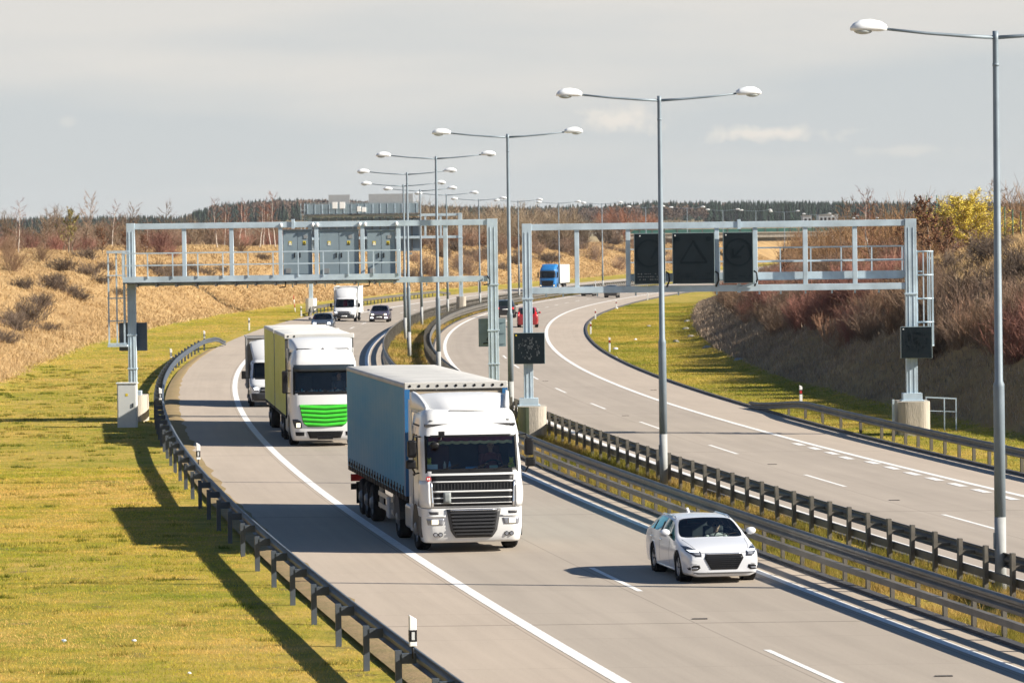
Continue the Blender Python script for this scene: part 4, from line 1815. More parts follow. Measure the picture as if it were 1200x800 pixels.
def wheel(parent, x, y, r, w, side, rim=rim_m, spokes=True, name="wheel"):
    mb = MB()
    s = side
    mb.lathe([(r * .62, -w / 2 + .02), (r * .90, -w / 2), (r * .985, -w * .38), (r, -w * .2), (r, w * .2), (r * .985, w * .38), (r * .90, w / 2), (r * .62, w / 2 - .02)], (x, y, r), 'x', 28)
    t = mb.build(name, tyre_m, parent)
    rb = MB()
    xo = x + s * (w / 2 - .02)
    rb.lathe([(r * .655, xo - s * .0), (r * .62, xo - s * .025), (r * .58, xo - s * .07), (.001, xo - s * .08)], (0, y, r), 'x', 28)
    if spokes:
        for k in range(5):
            a = 2 * PI * k / 5 + .3
            for da in (-.13, .13):
                rb.bar((xo - s * .02, y + .05 * math.cos(a), r + .05 * math.sin(a)), (xo - s * .025, y + r * .62 * math.cos(a + da), r + r * .62 * math.sin(a + da)), .035, r * .12, up=(1, 0, 0)) if False else rb.bar((xo - s * .03, y + .05 * math.cos(a), r + .05 * math.sin(a)), (xo - s * .02, y + r * .61 * math.cos(a + da), r + r * .61 * math.sin(a + da)), r * .13, .03, up=(1, 0, 0))
    else:
        rb.lathe([(r * .34, xo - s * .05), (r * .30, xo + s * .03), (r * .22, xo + s * .06), (.001, xo + s * .06)], (0, y, r), 'x', 20)
        for k in range(8):
            a = 2 * PI * k / 8
            rb.ball((xo - s * .04, y + r * .45 * math.cos(a), r + r * .45 * math.sin(a)), r * .045, 6, 4)
    rb.build("rim", rim, t)
    return t


# ------------------------------------------------------------------ person (one continuous seated body)
skin_m = mat("skin", (0.52, 0.31, 0.22), .55, var=.05)
hair_m = mat("dark hair", (0.03, 0.022, 0.018), .7)
shirt_cols = {}


def make_person():
    mb = MB()

    def ell(c, r):
        mb.ball(c, r, 16, 12)

    # seated, facing -Y, origin at the hips on the seat
    ell((0, 0, .08), (.19, .15, .14))
    ell((0, .02, .26), (.17, .125, .18))
    ell((0, .03, .42), (.20, .125, .16))
    ell((0, .02, .53), (.17, .09, .07))
    mb.tube([(0, .02, .5), (0, .01, .66)], [.062, .052], 12)
    ell((0, -.01, .755), (.076, .098, .112))
    ell((0, -.035, .70), (.055, .07, .055))
    mb.tube([(0, -.105, .765), (0, -.125, .738)], [.010, .016], 8)
    ell((0, -.088, .69), (.024, .014, .009))
    for s in (-1, 1):
        ell((s * .078, .0, .755), (.012, .024, .034))
        ell((s * .205, .03, .50), (.065, .07, .07))
        mb.tube([(s * .215, .03, .50), (s * .25, -.10, .26)], [.056, .043], 12)
        mb.tube([(s * .25, -.10, .26), (s * .17, -.36, .33)], [.043, .028], 12)
        ell((s * .165, -.395, .335), (.034, .045, .022))
        for k in range(4):
            x = s * (.142 + .016 * k)
            L = (.030, .036, .034, .026)[k]
            mb.tube([(x, -.42, .342), (x, -.42 - L, .345), (x, -.42 - L * 1.1, .325)], [.0095, .009, .008], 8)
        mb.tube([(s * .138, -.385, .33), (s * .122, -.415, .335), (s * .118, -.435, .33)], [.011, .010, .008], 8)
        mb.tube([(s * .10, -.02, .05), (s * .13, -.42, .08)], [.095, .066], 12)
        mb.tube([(s * .13, -.42, .08), (s * .13, -.55, -.34)], [.062, .042], 12)
        ell((s * .13, -.62, -.37), (.045, .11, .04))
    tmp = mb.build("tmp_person", skin_m)
    r = tmp.modifiers.new("r", 'REMESH')
    r.mode = 'VOXEL'
    r.voxel_size = .0075
    sm = tmp.modifiers.new("s", 'SMOOTH')
    sm.factor = .5
    sm.iterations = 4
    dg = bpy.context.evaluated_depsgraph_get()
    me = bpy.data.meshes.new_from_object(tmp.evaluated_get(dg))
    bpy.data.objects.remove(tmp)
    me.name = "person"
    me.materials.clear()
    n = len(me.vertices)
    co = np.zeros(n * 3, np.float32)
    me.vertices.foreach_get("co", co)
    co = co.reshape(-1, 3)
    mi = np.zeros(len(me.polygons), np.int32)
    for p in me.polygons:
        c = co[list(p.vertices)].mean(0)
        if c[2] > .60 or (c[1] < -.35 and c[2] > .26):
            mi[p.index] = 0
        elif c[2] < .13 or (c[1] < -.25 and c[2] < .2):
            mi[p.index] = 2
        else:
            mi[p.index] = 1
    return me, mi


_pme, _pmi = make_person()
trousers_m = mat("dark trousers", (0.03, 0.035, 0.05), .9)


def person(loc, rz, label, shirt, glasses=True, hair=hair_m):
    me = _pme.copy()
    for m_ in (skin_m, mat("shirt " + label[:20], shirt, .9, var=.08), trousers_m):
        me.materials.append(m_)
    me.polygons.foreach_set("material_index", _pmi)
    me.polygons.foreach_set("use_smooth", np.ones(len(me.polygons), bool))
    o = link("person", me)
    o.location = loc
    o.rotation_euler = (0, 0, rz)
    tag(o, label, "person")
    mb = MB()
    rows = []
    for i in range(7):
        th = PI * .62 * i / 6
        rows.append([(.083 * math.sin(th) * math.cos(a), .012 + .104 * math.sin(th) * math.sin(a) + (.02 if math.sin(a) < 0 else 0) * i / 6, .765 + .116 * math.cos(th)) for a in [PI * (-.12) + (2 * PI * .62) * k / 12 for k in range(13)]])
    mb.grid(rows, 0, True)
    mb.build("hair", hair, o)
    if glasses:
        mb = MB()
        for s in (-1, 1):
            mb.ball((s * .034, -.100, .772), (.027, .012, .02), 10, 6)
        mb.bar((-.07, -.085, .778), (.07, -.098, .778), .012, .008)
        mb.build("sunglasses", trim_m, o)
    else:
        mb = MB()
        for s in (-1, 1):
            mb.ball((s * .032, -.096, .772), (.013, .008, .008), 8, 6)
        mb.build("eye", trim_m, o)
    return o


# ------------------------------------------------------------------ passenger cars
def car_rows(P):
    L, W, H = P['L'], P['W'] / 2, P['H']
    zb = P.get('zb', .2)
    hz0, cz = P['hood0'], P['cowl_z']
    yc, r0, r1, yt, tz = P['y_cowl'], P['y_roof0'], P['y_roof1'], P['y_tail'], P['tail_z']

    def hood(y, wf, top, zb_=zb, belt=None, cap=0.0):
        w = W * wf
        b = belt if belt else top - .07
        return [(0, y - cap * .3, zb_), (w * .75, y - cap * .2, zb_), (w * .95, y, zb_ + .07), (w, y, min(.46, zb_ + (b - zb_) * .5)), (w * 1.0, y, zb_ + (b - zb_) * .78),
                (w * .975, y, b), (w * .86, y, top - .012), (w * .72, y, top + .005), (w * .36, y, top + .022), (0, y, top + .027)]

    def cab(y, top, wf=1.0, belt=cz, wr=.70, zb_=zb):
        w = W * wf
        hr = top - belt
        return [(0, y, zb_), (w * .75, y, zb_), (w * .97, y, zb_ + .07), (w, y, .46), (w * 1.0, y, .66), (w * .955, y, belt),
                (w * (wr + .07), y, belt + hr * .86), (w * wr, y, belt + hr * .955), (w * wr * .55, y, top), (0, y, top + .012)]
    f0 = P.get('front_w', .80)
    S = []
    S.append((hood(0.0, f0 * .97, hz0 - .17, zb + .10), 'hood'))
    S.append((hood(0.05, f0, hz0 - .06, zb + .02), 'hood'))
    S.append((hood(0.20, .91, hz0 + .0, zb), 'hood'))
    S.append((hood(0.48, .975, hz0 + (cz - hz0) * .40, zb), 'hood'))
    S.append((hood(yc * .72, 1.0, hz0 + (cz - hz0) * .74, zb), 'hood'))
    base = hood(yc, 1.0, cz, zb)
    base[5] = (W * .965, yc, cz - .075)
    base[6] = (W * .93, yc + .03, cz - .035)
    base[7] = (W * .865, yc, cz - .01)
    base[8] = (W * .44, yc - .05, cz + .012)
    base[9] = (0, yc - .07, cz + .016)
    S.append((base, 'cowl'))
    ym = (yc + r0) / 2
    k = .53
    mid = [None] * 10
    top_r = cab(r0, H - .035, belt=cz + .01, wr=P.get('wr', .70))
    for i in range(10):
        a, b = Vector(base[i]), Vector(top_r[i])
        mid[i] = tuple(a.lerp(b, k))
    S.append((mid, 'cab'))
    S.append((top_r, 'cab'))
    S.append((cab(r0 + (r1 - r0) * .35, H, belt=cz + .03, wr=P.get('wr', .70) + .01), 'cab'))
    S.append((cab(r0 + (r1 - r0) * .70, H - .01, belt=cz + .05, wr=P.get('wr', .70) + .0), 'cab'))
    S.append((cab(r1, H - P.get('drop', .05), .99, belt=cz + .07, wr=P.get('wr', .70) - .02), 'cab'))
    if P.get('saloon'):
        b2 = hood(yt, .985, tz, zb, tz - .06)
        b2[6] = (W * .90, yt, tz - .01)
        S.append((b2, 'tail'))
        S.append((hood(L - .12, .93, tz - .03, zb), 'boot'))
        S.append((hood(L - .02, .86, tz - .12, zb + .05), 'boot'))
        S.append((hood(L, .80, tz - .28, zb + .12), 'boot'))
    else:
        S.append((hood(yt, .965, tz, zb, tz - .06), 'tail'))
        S.append((hood(L - .03, .93, tz - .10, zb + .03), 'boot'))
        S.append((hood(L, .85, tz - .25, zb + .12), 'boot'))
    return S


def car_body(root, P, paint):
    S = car_rows(P)
    mb = MB()
    n = len(S)
    rows = []
    for pts, _ in S:
        left = [(-x, y, z) for x, y, z in pts[1:-1]][::-1]
        rows.append([pts[0]] + list(pts[1:-1]) + [pts[-1]] + left)
    m = len(rows[0])
    L_ = P['L']
    rows = [[(x, y, z) for x, y, z in r] for r in rows]
    V = [p for r in rows for p in r]
    F = []
    MI = []
    for i in range(n - 1):
        k0, k1 = S[i][1], S[i + 1][1]
        for j in range(m):
            j2 = (j + 1) % m
            c = j if j < 9 else m - 1 - j       # column index on the right half
            mi = 0
            up_ = c
            if k0 in ('cowl', 'cab') and k1 == 'cab':
                if k0 == 'cowl' or (S[i - 1][1] == 'cowl'):
                    if up_ in (7, 8):
                        mi = 1
                    elif up_ == 5:
                        mi = 2
                elif up_ == 5:
                    mi = 2
            if k0 == 'cab' and k1 == 'tail':
                if up_ in (7, 8):
                    mi = 3
                elif up_ == 5 and P.get('saloon') is None:
                    mi = 2
            F.append((i * m + j, i * m + j2, (i + 1) * m + j2, (i + 1) * m + j))
            MI.append(mi)
    F.append(tuple(range(m))[::-1])
    MI.append(0)
    F.append(tuple((n - 1) * m + j for j in range(m)))
    MI.append(0)
    me = bpy.data.meshes.new("tmp")
    me.from_pydata(V, [], F)
    for x in (paint, wind_g, side_g, wind_g):
        me.materials.append(x)
    me.polygons.foreach_set("material_index", MI)
    bm = bmesh.new()
    bm.from_mesh(me)
    bmesh.ops.recalc_face_normals(bm, faces=bm.faces)
    cl = bm.edges.layers.float.get("crease_edge") or bm.edges.layers.float.new("crease_edge")
    for e_ in bm.edges:
        if len(e_.link_faces) == 2 and e_.link_faces[0].material_index != e_.link_faces[1].material_index:
            e_[cl] = .55
        zs = [v_.co.z for v_ in e_.verts]
        if max(zs) < P.get('zb', .2) + .13:
            e_[cl] = .5
    bm.to_mesh(me)
    bm.free()
    ob = link("tmp", me)
    sub = ob.modifiers.new("s", 'SUBSURF')
    sub.levels = sub.render_levels = 3 if P.get('hero') else 2
    dg = bpy.context.evaluated_depsgraph_get()
    full = bpy.data.meshes.new_from_object(ob.evaluated_get(dg))
    bpy.data.objects.remove(ob)

    def extract(sel, name, m_, push=0.0, flip=False, z_clip=None):
        bm = bmesh.new()
        bm.from_mesh(full)
        bm.normal_update()
        if push:
            nr = {v_.index: v_.normal.copy() for v_ in bm.verts}
            for v_ in bm.verts:
                v_.co -= nr[v_.index] * push
        bmesh.ops.delete(bm, geom=[f_ for f_ in bm.faces if not sel(f_)], context='FACES')
        if flip:
            bmesh.ops.reverse_faces(bm, faces=bm.faces)
        for f_ in bm.faces:
            f_.material_index = 0
            f_.smooth = True
        q = bpy.data.meshes.new(name)
        bm.to_mesh(q)
        bm.free()
        q.materials.append(m_)
        return q
    bm = bmesh.new()
    bm.from_mesh(full)
    bvh = BVHTree.FromBMesh(bm)
    bm.free()
    # wheel arches: the edge loops are pulled onto a circle and the panel inside it is cut away
    r = P['wheel_r'] + P.get('arch', .05)
    for v_ in full.vertices:
        if abs(v_.co.x) > P['W'] / 2 - .34:
            for y in (P['ax0'], P['ax1']):
                dy, dz = v_.co.y - y, v_.co.z - P['wheel_r']
                d_ = math.hypot(dy, dz)
                if abs(d_ - r) < .036 and d_ > 0:
                    v_.co.y = y + dy * r / d_
                    v_.co.z = P['wheel_r'] + dz * r / d_

    def in_arch(f_):
        c = f_.calc_center_median()
        return abs(c.x) > P['W'] / 2 - .34 and min(math.hypot(c.y - y, c.z - P['wheel_r']) for y in (P['ax0'], P['ax1'])) < r - .004
    body = link("body", extract(lambda f_: f_.material_index == 0 and not in_arch(f_), "body", paint), root)
    for s in (-1, 1):
        for y in (P['ax0'], P['ax1']):
            mb = MB()
            pts = []
            for k in range(19):
                an = math.radians(-18 + 216 * k / 18)
                py, pz = y + (r + .004) * math.cos(an), P['wheel_r'] + (r + .004) * math.sin(an)
                h = bvh.ray_cast(Vector((s * 10, py, pz)), Vector((-s, 0, 0)))
                if h[0] and abs(h[0].x) > P['W'] / 2 - .3:
                    pts.append((h[0].x - s * .004, py, pz))
            if len(pts) > 4:
                mb.tube(pts, .014, 6)
                mb.build("arch_lip", paint, root)
    lining = link("interior_lining", extract(lambda f_: f_.material_index == 0, "interior_lining", cabin_dark, .035, True), root)
    link("windscreen", extract(lambda f_: f_.material_index == 1, "windscreen", wind_g, .004), root)
    for s in (-1, 1):
        link("side_window", extract(lambda f_: f_.material_index == 2 and f_.calc_center_median().x * s > 0, "side_window", (P.get('sideg', side_g) if s < 0 or not P.get('hero') else clear_g), .004), root)
    rw = extract(lambda f_: f_.material_index == 3, "rear_window", P.get('sideg', side_g), .004)
    link("rear_window", rw, root)
    return bvh


def fpatch(bvh, rows, off, thick, nx=8, nz=6, side=-1):
    """slab conforming to the front (side -1) or rear (+1). rows: [(z, xl, xr), ...] bottom to top"""
    zs = [r[0] for r in rows]
    mb = MB()
    F_ = []
    B_ = []
    last = 0
    for i in range(nz + 1):
        z = zs[0] + (zs[-1] - zs[0]) * i / nz
        xl = float(np.interp(z, zs, [r[1] for r in rows]))
        xr = float(np.interp(z, zs, [r[2] for r in rows]))
        a, b = [], []
        for k in range(nx + 1):
            x = xl + (xr - xl) * k / nx
            h = bvh.ray_cast(Vector((x, side * 20, z)), Vector((0, -side, 0)))
            y = h[0].y if h[0] else last
            last = y
            a.append((x, y + side * off, z))
            b.append((x, y + side * (off - thick), z))
        F_.append(a)
        B_.append(b)
    mb.grid(F_, 0, True)
    mb.grid(B_, 0, True)
    loop = [(0, k) for k in range(nx)] + [(i, nx) for i in range(nz)] + [(nz, k) for k in range(nx, 0, -1)] + [(i, 0) for i in range(nz, 0, -1)]
    ring = [[F_[i][k], B_[i][k]] for i, k in loop]
    ring.append(ring[0])
    mb.grid(ring, 0, False)
    return mb


def spatch(bvh, rows, off, thick, s, ny=8, nz=4):
    """slab on the side, rows: [(z, y0, y1)]"""
    zs = [r[0] for r in rows]
    mb = MB()
    F_, B_ = [], []
    last = s
    for i in range(nz + 1):
        z = zs[0] + (zs[-1] - zs[0]) * i / nz
        y0 = float(np.interp(z, zs, [r[1] for r in rows]))
        y1 = float(np.interp(z, zs, [r[2] for r in rows]))
        a, b = [], []
        for k in range(ny + 1):
            y = y0 + (y1 - y0) * k / ny
            h = bvh.ray_cast(Vector((s * 10, y, z)), Vector((-s, 0, 0)))
            x = h[0].x if h[0] else last
            last = x
            a.append((x + s * off, y, z))
            b.append((x + s * (off - thick), y, z))
        F_.append(a)
        B_.append(b)
    mb.grid(F_, 0, True)
    mb.grid(B_, 0, True)
    loop = [(0, k) for k in range(ny)] + [(i, ny) for i in range(nz)] + [(nz, k) for k in range(ny, 0, -1)] + [(i, 0) for i in range(nz, 0, -1)]
    ring = [[F_[i][k], B_[i][k]] for i, k in loop]
    ring.append(ring[0])
    mb.grid(ring, 0, False)
    return mb


def make_car(name, label, cat, loc, rz, P, paint, lights="off", grille_m=trim_m, lower_black=False, group=None, roof_rails=False):
    root = thing(name, loc, label, cat, rz, group)
    # local: front at y=0 facing -Y; shift so that the root lies under the middle
    inner = root
    bvh = car_body(inner, P, paint)
    L, W, H = P['L'], P['W'], P['H']
    for y in (P['ax0'], P['ax1']):
        for s in (-1, 1):
            wheel(inner, s * (W / 2 - .12), y, P['wheel_r'], .21, s, P.get('rim', rim_m))
            mb = MB()
            mb.lathe([(P['wheel_r'] + .04, -.14), (P['wheel_r'] + .04, .11)], (s * (W / 2 - .17), y, P['wheel_r']), 'x', 24)
            mb.lathe([(.01, -.14 * s), (P['wheel_r'] + .04, -.14 * s)], (s * (W / 2 - .17), y, P['wheel_r']), 'x', 24)
            mb.build("wheel_housing", trim_m, inner)
    mb = MB()
    mb.box((0, L / 2, P.get('zb', .2) + .06), (W - .5, L - .8, .1))
    mb.build("underbody", chassis_m, inner)
    # dash, seats
    cz, yc = P['cowl_z'], P['y_cowl']
    mb = MB()
    mb.box((0, yc + .32, cz - .16), (W - .34, .55, .22))
    mb.build("dashboard", cabin_dark, inner, bevel=.04)
    for s in (-1, 1):
        mb = MB()
        mb.box((s * .37, P['y_roof0'] + .45, .42), (.5, .5, .16))
        mb.box((s * .37, P['y_roof0'] + .74, .78), (.48, .14, .62))
        mb.box((s * .37, P['y_roof0'] + .76, 1.18), (.26, .1, .17))
        mb.build("seat", seat_m, inner, bevel=.04)
    mb = MB()
    mb.box((0, P['y_roof1'] - .35, .8), (W - .45, .16, .6))
    mb.build("rear_seat", seat_m, inner, bevel=.04)
    mb = MB()
    n = 20
    rr = .18
    c = Vector((.37, yc + .62, cz - .08))
    mb.tube([c + Vector((rr * math.cos(2 * PI * k / n), .25 * rr * math.sin(2 * PI * k / n), .95 * rr * math.sin(2 * PI * k / n))) for k in range(n + 1)], .016, 6)
    mb.bar(c + Vector((-rr, 0, 0)), c + Vector((rr, 0, 0)), .03, .03)
    mb.build("steering_wheel", trim_m, inner)
    hw = W / 2
    fw = P.get('front_w', .80) * hw
    h0 = P['hood0']
    zg1 = h0 - P.get('g_top', .13)
    zg0 = P.get('g_bot', .27)
    gw = P.get('grille_w', .60) * fw
    zm = zg1 - (zg1 - zg0) * P.get('g_mid', .10)
    rows = [(zg0, -gw * P.get('g_taper', .78), gw * P.get('g_taper', .78)), (zm, -gw, gw), (zg1, -gw * .93, gw * .93)]
    g_ = fpatch(bvh, rows, .012, .05, 12, 8).build("grille", grille_m, inner)
    # frame and bars
    mb = MB()
    for i in range(P.get('bars', 6)):
        z = zg0 + (zg1 - zg0) * (i + .8) / (P.get('bars', 6) + .6)
        xr = float(np.interp(z, [r[0] for r in rows], [r[2] for r in rows])) * .96
        q = fpatch(bvh, [(z - .009, -xr, xr), (z + .009, -xr, xr)], .022, .012, 10, 1)
        mb.add(q.v, q.f)
    mb.build("grille_bar", mat("dark grille bar", (.014, .014, .016), .35, .2), g_)
    q = fpatch(bvh, [(zg1 - .001, -gw * .95, gw * .95), (zg1 + .028, -gw * .93, gw * .93)], .016, .02, 12, 1)
    q.build("grille_trim", chrome_m if P.get('chrome', True) else trim_m, g_)
    for s in (-1, 1):
        zl0, zl1 = h0 - P.get('l_bot', .17), h0 - P.get('l_top', .0)
        xi, xo = gw * P.get('l_in', 1.02), hw * P.get('l_out', .925)
        zmid = (zl0 + zl1) / 2
        def rw(z, a, b):
            return (z, min(s * a, s * b), max(s * a, s * b))
        shp = [rw(zl0, xi * 1.02, xi + (xo - xi) * .45), rw(zmid, xi * 1.05, xo * .97), rw(zl1, xi + (xo - xi) * .72, xo)] if P.get('swept', True) else [rw(zl0, xi, xo * .97), rw(zl1, xi, xo)]
        hl = fpatch(bvh, shp, .008, .04, 8, 8).build("headlight", lamp_dark if lights != "old" else lamp_g, inner)
        if lights == "on":
            cx_ = s * (xi + (xo - xi) * .42)
            q = fpatch(bvh, [(zmid - .075, cx_ - .11, cx_ + .11), (zmid + .06, cx_ - .11, cx_ + .11)], .016, .01, 5, 5)
            q.build("lit_lamp", lit_c if P.get('cool', True) else lit_w, hl)
            if P.get('low_lights'):
                cx_ = s * (fw * .86)
                q = fpatch(bvh, [(.36, cx_ - .12, cx_ + .12), (.43, cx_ - .12, cx_ + .12)], .016, .01, 4, 3)
                q.build("fog_lamp_lit", lit_c, hl)
        else:
            q = fpatch(bvh, [rw(zmid - .005, xi * 1.12, xi + (xo - xi) * .72), rw(zmid + .035, xi * 1.12, xi + (xo - xi) * .86)], .014, .012, 6, 2)
            q.build("light_strip", drl_m, hl)
            q = fpatch(bvh, [rw(zl0 + .03, xi * 1.12, xi + (xo - xi) * .40), rw(zmid - .02, xi * 1.12, xi + (xo - xi) * .62)], .013, .012, 6, 2)
            q.build("lamp_lens", lamp_g, hl)
        # fog light recess
        xa, xb = fw * .70, fw * 1.0
        fg = fpatch(bvh, [rw(.315, xa * 1.12, xb * 1.02), rw(.36, xa, xb * 1.045), rw(.425, xa + .02, xb * .90)], .008, .03, 6, 5).build("fog_light", trim_m, inner)
        q = fpatch(bvh, [rw(.335, xa * 1.16, xb * .95), rw(.372, xa * 1.10, xb * .95)], .014, .012, 5, 2)
        q.build("fog_lens", lamp_g, fg)
        # mirror
        mb = MB()
        mx = hw * .985
        my = yc + .42
        mz = cz + .10
        mb.ball((s * (mx + .12), my, mz), (.125, .075, .085), 14, 10)
        mr = mb.build("mirror", P.get('mirror_m', paint), inner)
        mb = MB()
        mb.bar((s * (mx - .05), my + .02, mz - .06), (s * (mx + .06), my, mz - .03), .06, .05)
        mb.build("mirror_arm", trim_m, mr)
        # side details
        zsw = cz + .02
        mb = MB()
        bl = P['y_roof0'] + (P['y_roof1'] - P['y_roof0']) * .40
        q = spatch(bvh, [(cz + .02, bl - .05, bl + .06), (H - .16, bl + .0, bl + .09)], .006, .02, s, 2, 6)
        q.build("door_pillar", trim_m, inner)
        if not P.get('saloon'):
            bl2 = P['y_roof0'] + (P['y_roof1'] - P['y_roof0']) * .82
            spatch(bvh, [(cz + .05, bl2 - .06, bl2 + .03), (H - .18, bl2 - .02, bl2 + .05)], .006, .02, s, 2, 6).build("door_pillar", trim_m, inner)
        for yy in (bl - .22, bl + .85):
            spatch(bvh, [(cz - .14, yy, yy + .2), (cz - .105, yy, yy + .2)], .03, .034, s, 4, 1).build("door_handle", chrome_m if P.get('chrome', True) else paint, inner)
        for yy in (bl + .02, P['y_roof0'] - .28, bl + 1.02):
            spatch(bvh, [(.34, yy, yy + .008), (cz - .04, yy, yy + .008)], .0025, .01, s, 1, 8).build("door_gap", trim_m, inner)
        spatch(bvh, [(P.get('zb', .2) + .05, P['ax0'] + P['wheel_r'] + .06, P['ax1'] - P['wheel_r'] - .06), (P.get('zb', .2) + .11, P['ax0'] + P['wheel_r'] + .06, P['ax1'] - P['wheel_r'] - .06)], .012, .03, s, 6, 2).build("side_sill", trim_m if P.get('dark_sill', False) else paint, inner)
        # tail lamps
        tz = P['tail_z']
        if P.get('tall_tail'):
            tr = [rw(tz - .12, hw * .76, hw * .90), rw(tz + .22, hw * .74, hw * .86)]
        else:
            tr = [rw(tz - .28, hw * .60, hw * .90), rw(tz - .10, hw * .58, hw * .90)]
        fpatch(bvh, tr, .012, .04, 5, 5, side=1).build("tail_lamp", tail_m, inner)
        if roof_rails:
            mb = MB()
            xr_ = hw * (P.get('wr', .70) - .02)
            mb.tube([(s * (xr_ + .02), P['y_roof0'] + .1, H - .075), (s * (xr_ + .015), P['y_roof0'] + .3, H - .015), (s * (xr_ + .015), P['y_roof1'] - .4, H - .02), (s * xr_, P['y_roof1'] - .15, H - .085)], .016, 6)
            mb.build("roof_rail", chrome_m, inner)
    if P.get('hero'):
        for s in (-1, 1):
            xa_, xb_ = hw * .60, hw * .80
            q = fpatch(bvh, [(h0 - .06, min(s * xa_, s * (xa_ + .012)), max(s * xa_, s * (xa_ + .012))), (cz - .02, min(s * xb_, s * (xb_ + .012)), max(s * xb_, s * (xb_ + .012)))], .003, .01, 1, 10)
            q.build("bonnet_gap", mat("panel gap", (.10, .10, .105), .6), inner)
            q = fpatch(bvh, [(.44, min(s * fw * .80, s * fw * .99), max(s * fw * .80, s * fw * .99)), (.448, min(s * fw * .80, s * fw * .99), max(s * fw * .80, s * fw * .99))], .003, .01, 5, 1)
            q.build("bumper_gap", mat("panel gap", (.10, .10, .105), .6), inner)
        q = fpatch(bvh, [(h0 - .062, -hw * .60, hw * .60), (h0 - .054, -hw * .60, hw * .60)], .003, .01, 14, 1)
        q.build("bonnet_gap", mat("panel gap", (.10, .10, .105), .6), inner)
    # hood gap, wipers, aerial, number plates, lower intake
    fpatch(bvh, [(.225 if not lower_black else .2, -fw * .93, fw * .93), (.262 if not lower_black else .36, -fw * .88, fw * .88)], .010, .03, 12, 2).build("front_lip", trim_m if lower_black else mat("bumper grey", (.12, .12, .125), .5), inner)
    mb = MB()
    for s in (-.42, .12):
        mb.bar((s, yc - .02, cz + .028), (s + .5, yc + .16, cz + .085), .018, .014)
    mb.build("wiper", trim_m, inner)
    mb = MB()
    mb.prism([(P['y_roof1'] - .32, H - .03), (P['y_roof1'] - .10, H - .05), (P['y_roof1'] - .11, H + .07)], 'yz', -.025, .025)
    mb.build("roof_aerial", paint, inner)
    if P.get('plate', True):
        fpatch(bvh, [(.40, -.26, .26), (.50, -.26, .26)], .03, .02, 4, 2).build("number_plate", plate_w, inner)
    zpl = P['tail_z'] - .34 if not P.get('tall_tail') else P['tail_z'] - .1
    fpatch(bvh, [(zpl, -.26, .26), (zpl + .1, -.26, .26)], .02, .02, 4, 2, side=1).build("number_plate", plate_w, inner)
    return root


def place(px, py, tl=None):
    p = at(px, py)
    return p


def yaw_in(p):      # oncoming: local -Y points to the camera along the road
    return -heading(p.y)


white_p = car_paint("white car paint", (0.66, 0.675, 0.70))
ESTATE = dict(L=4.78, W=1.84, H=1.375, zb=.145, hood0=.745, cowl_z=.945, y_cowl=1.28, y_roof0=2.08, y_roof1=4.05, y_tail=4.62, tail_z=1.0, wheel_r=.335, ax0=.92, ax1=3.69, grille_w=.58, g_top=.085, g_bot=.325, g_mid=.24, g_taper=.68, front_w=.86, l_bot=.13, l_top=-.075, l_out=.93, l_in=1.10, plate=False, hero=True, sideg=teal_g, drop=.07, bars=7, wr=.69)
q = at(849, 683.5)
rz_car = yaw_in(q) + math.radians(0.6)
fwd = Vector((math.sin(rz_car), -math.cos(rz_car), 0))
q0 = q - Vector((0, 0, 0))
make_car("estate_car", "white estate car with a black hexagonal grille driving beside the median guardrail", "car", q0, rz_car, ESTATE, white_p, "drl", roof_rails=True).scale = (.945, .955, .97)


def local(rootp, rz, v):
    c, s = math.cos(rz), math.sin(rz)
    return Vector((rootp.x + v[0] * c - v[1] * s, rootp.y + v[0] * s + v[1] * c, rootp.z + v[2]))


person(local(q0, rz_car, (.345, 2.36, .33)), rz_car, "driver in sunglasses and pale top at the wheel of the white estate car", (0.42, 0.38, 0.36))

dark_p = car_paint("dark slate paint", (0.045, 0.055, 0.07))
plum_p = car_paint("dark plum paint", (0.06, 0.045, 0.065))
black_p = car_paint("near black paint", (0.014, 0.013, 0.016))
red_p = car_paint("deep red paint", (0.30, 0.018, 0.022))
SALOON = dict(L=4.65, W=1.80, H=1.45, zb=.19, hood0=.78, cowl_z=.95, y_cowl=1.25, y_roof0=2.05, y_roof1=3.35, y_tail=4.05, tail_z=1.02, wheel_r=.32, ax0=.9, ax1=3.6, grille_w=.48, g_top=.12, g_bot=.50, g_taper=.9, saloon=True, swept=False, l_in=1.08, l_out=.90, l_bot=.17, l_top=.02, cool=False, low_lights=True, bars=4)
p = at(444, 377.5)
make_car("saloon_car", "dark plum saloon with lit headlights following in the fast lane near the median bend", "car", p, yaw_in(p), SALOON, plum_p, "on")
H2 = dict(SALOON, cool=True, low_lights=False, L=4.4, y_roof1=3.6, y_tail=4.25, saloon=None, tail_z=1.0, ax1=3.5)
p = at(377, 389)
make_car("hatchback_car", "dark slate hatchback with bright bluish headlights half hidden behind a truck roof", "car", p, yaw_in(p), H2, dark_p, "on")
SUV = dict(L=4.6, W=1.88, H=1.72, zb=.27, hood0=.98, cowl_z=1.12, y_cowl=1.25, y_roof0=1.95, y_roof1=3.95, y_tail=4.42, tail_z=1.12, wheel_r=.37, ax0=.9, ax1=3.55, grille_w=.5, swept=False, l_in=1.05, l_out=.9, tail_w=1, drop=.06)
p = at(594, 371.5)
make_car("suv_car", "black sport utility car seen from behind on the outgoing fast lane", "car", p, PI - heading(p.y), SUV, black_p, "drl")
MPV = dict(L=4.2, W=1.78, H=1.72, zb=.22, hood0=.95, cowl_z=1.10, y_cowl=1.0, y_roof0=1.75, y_roof1=3.85, y_tail=4.12, tail_z=1.08, wheel_r=.31, ax0=.85, ax1=3.5, grille_w=.5, swept=False, l_in=1.05, l_out=.9, tall_tail=True, drop=.03, wr=.76)
p = at(619, 382.5)
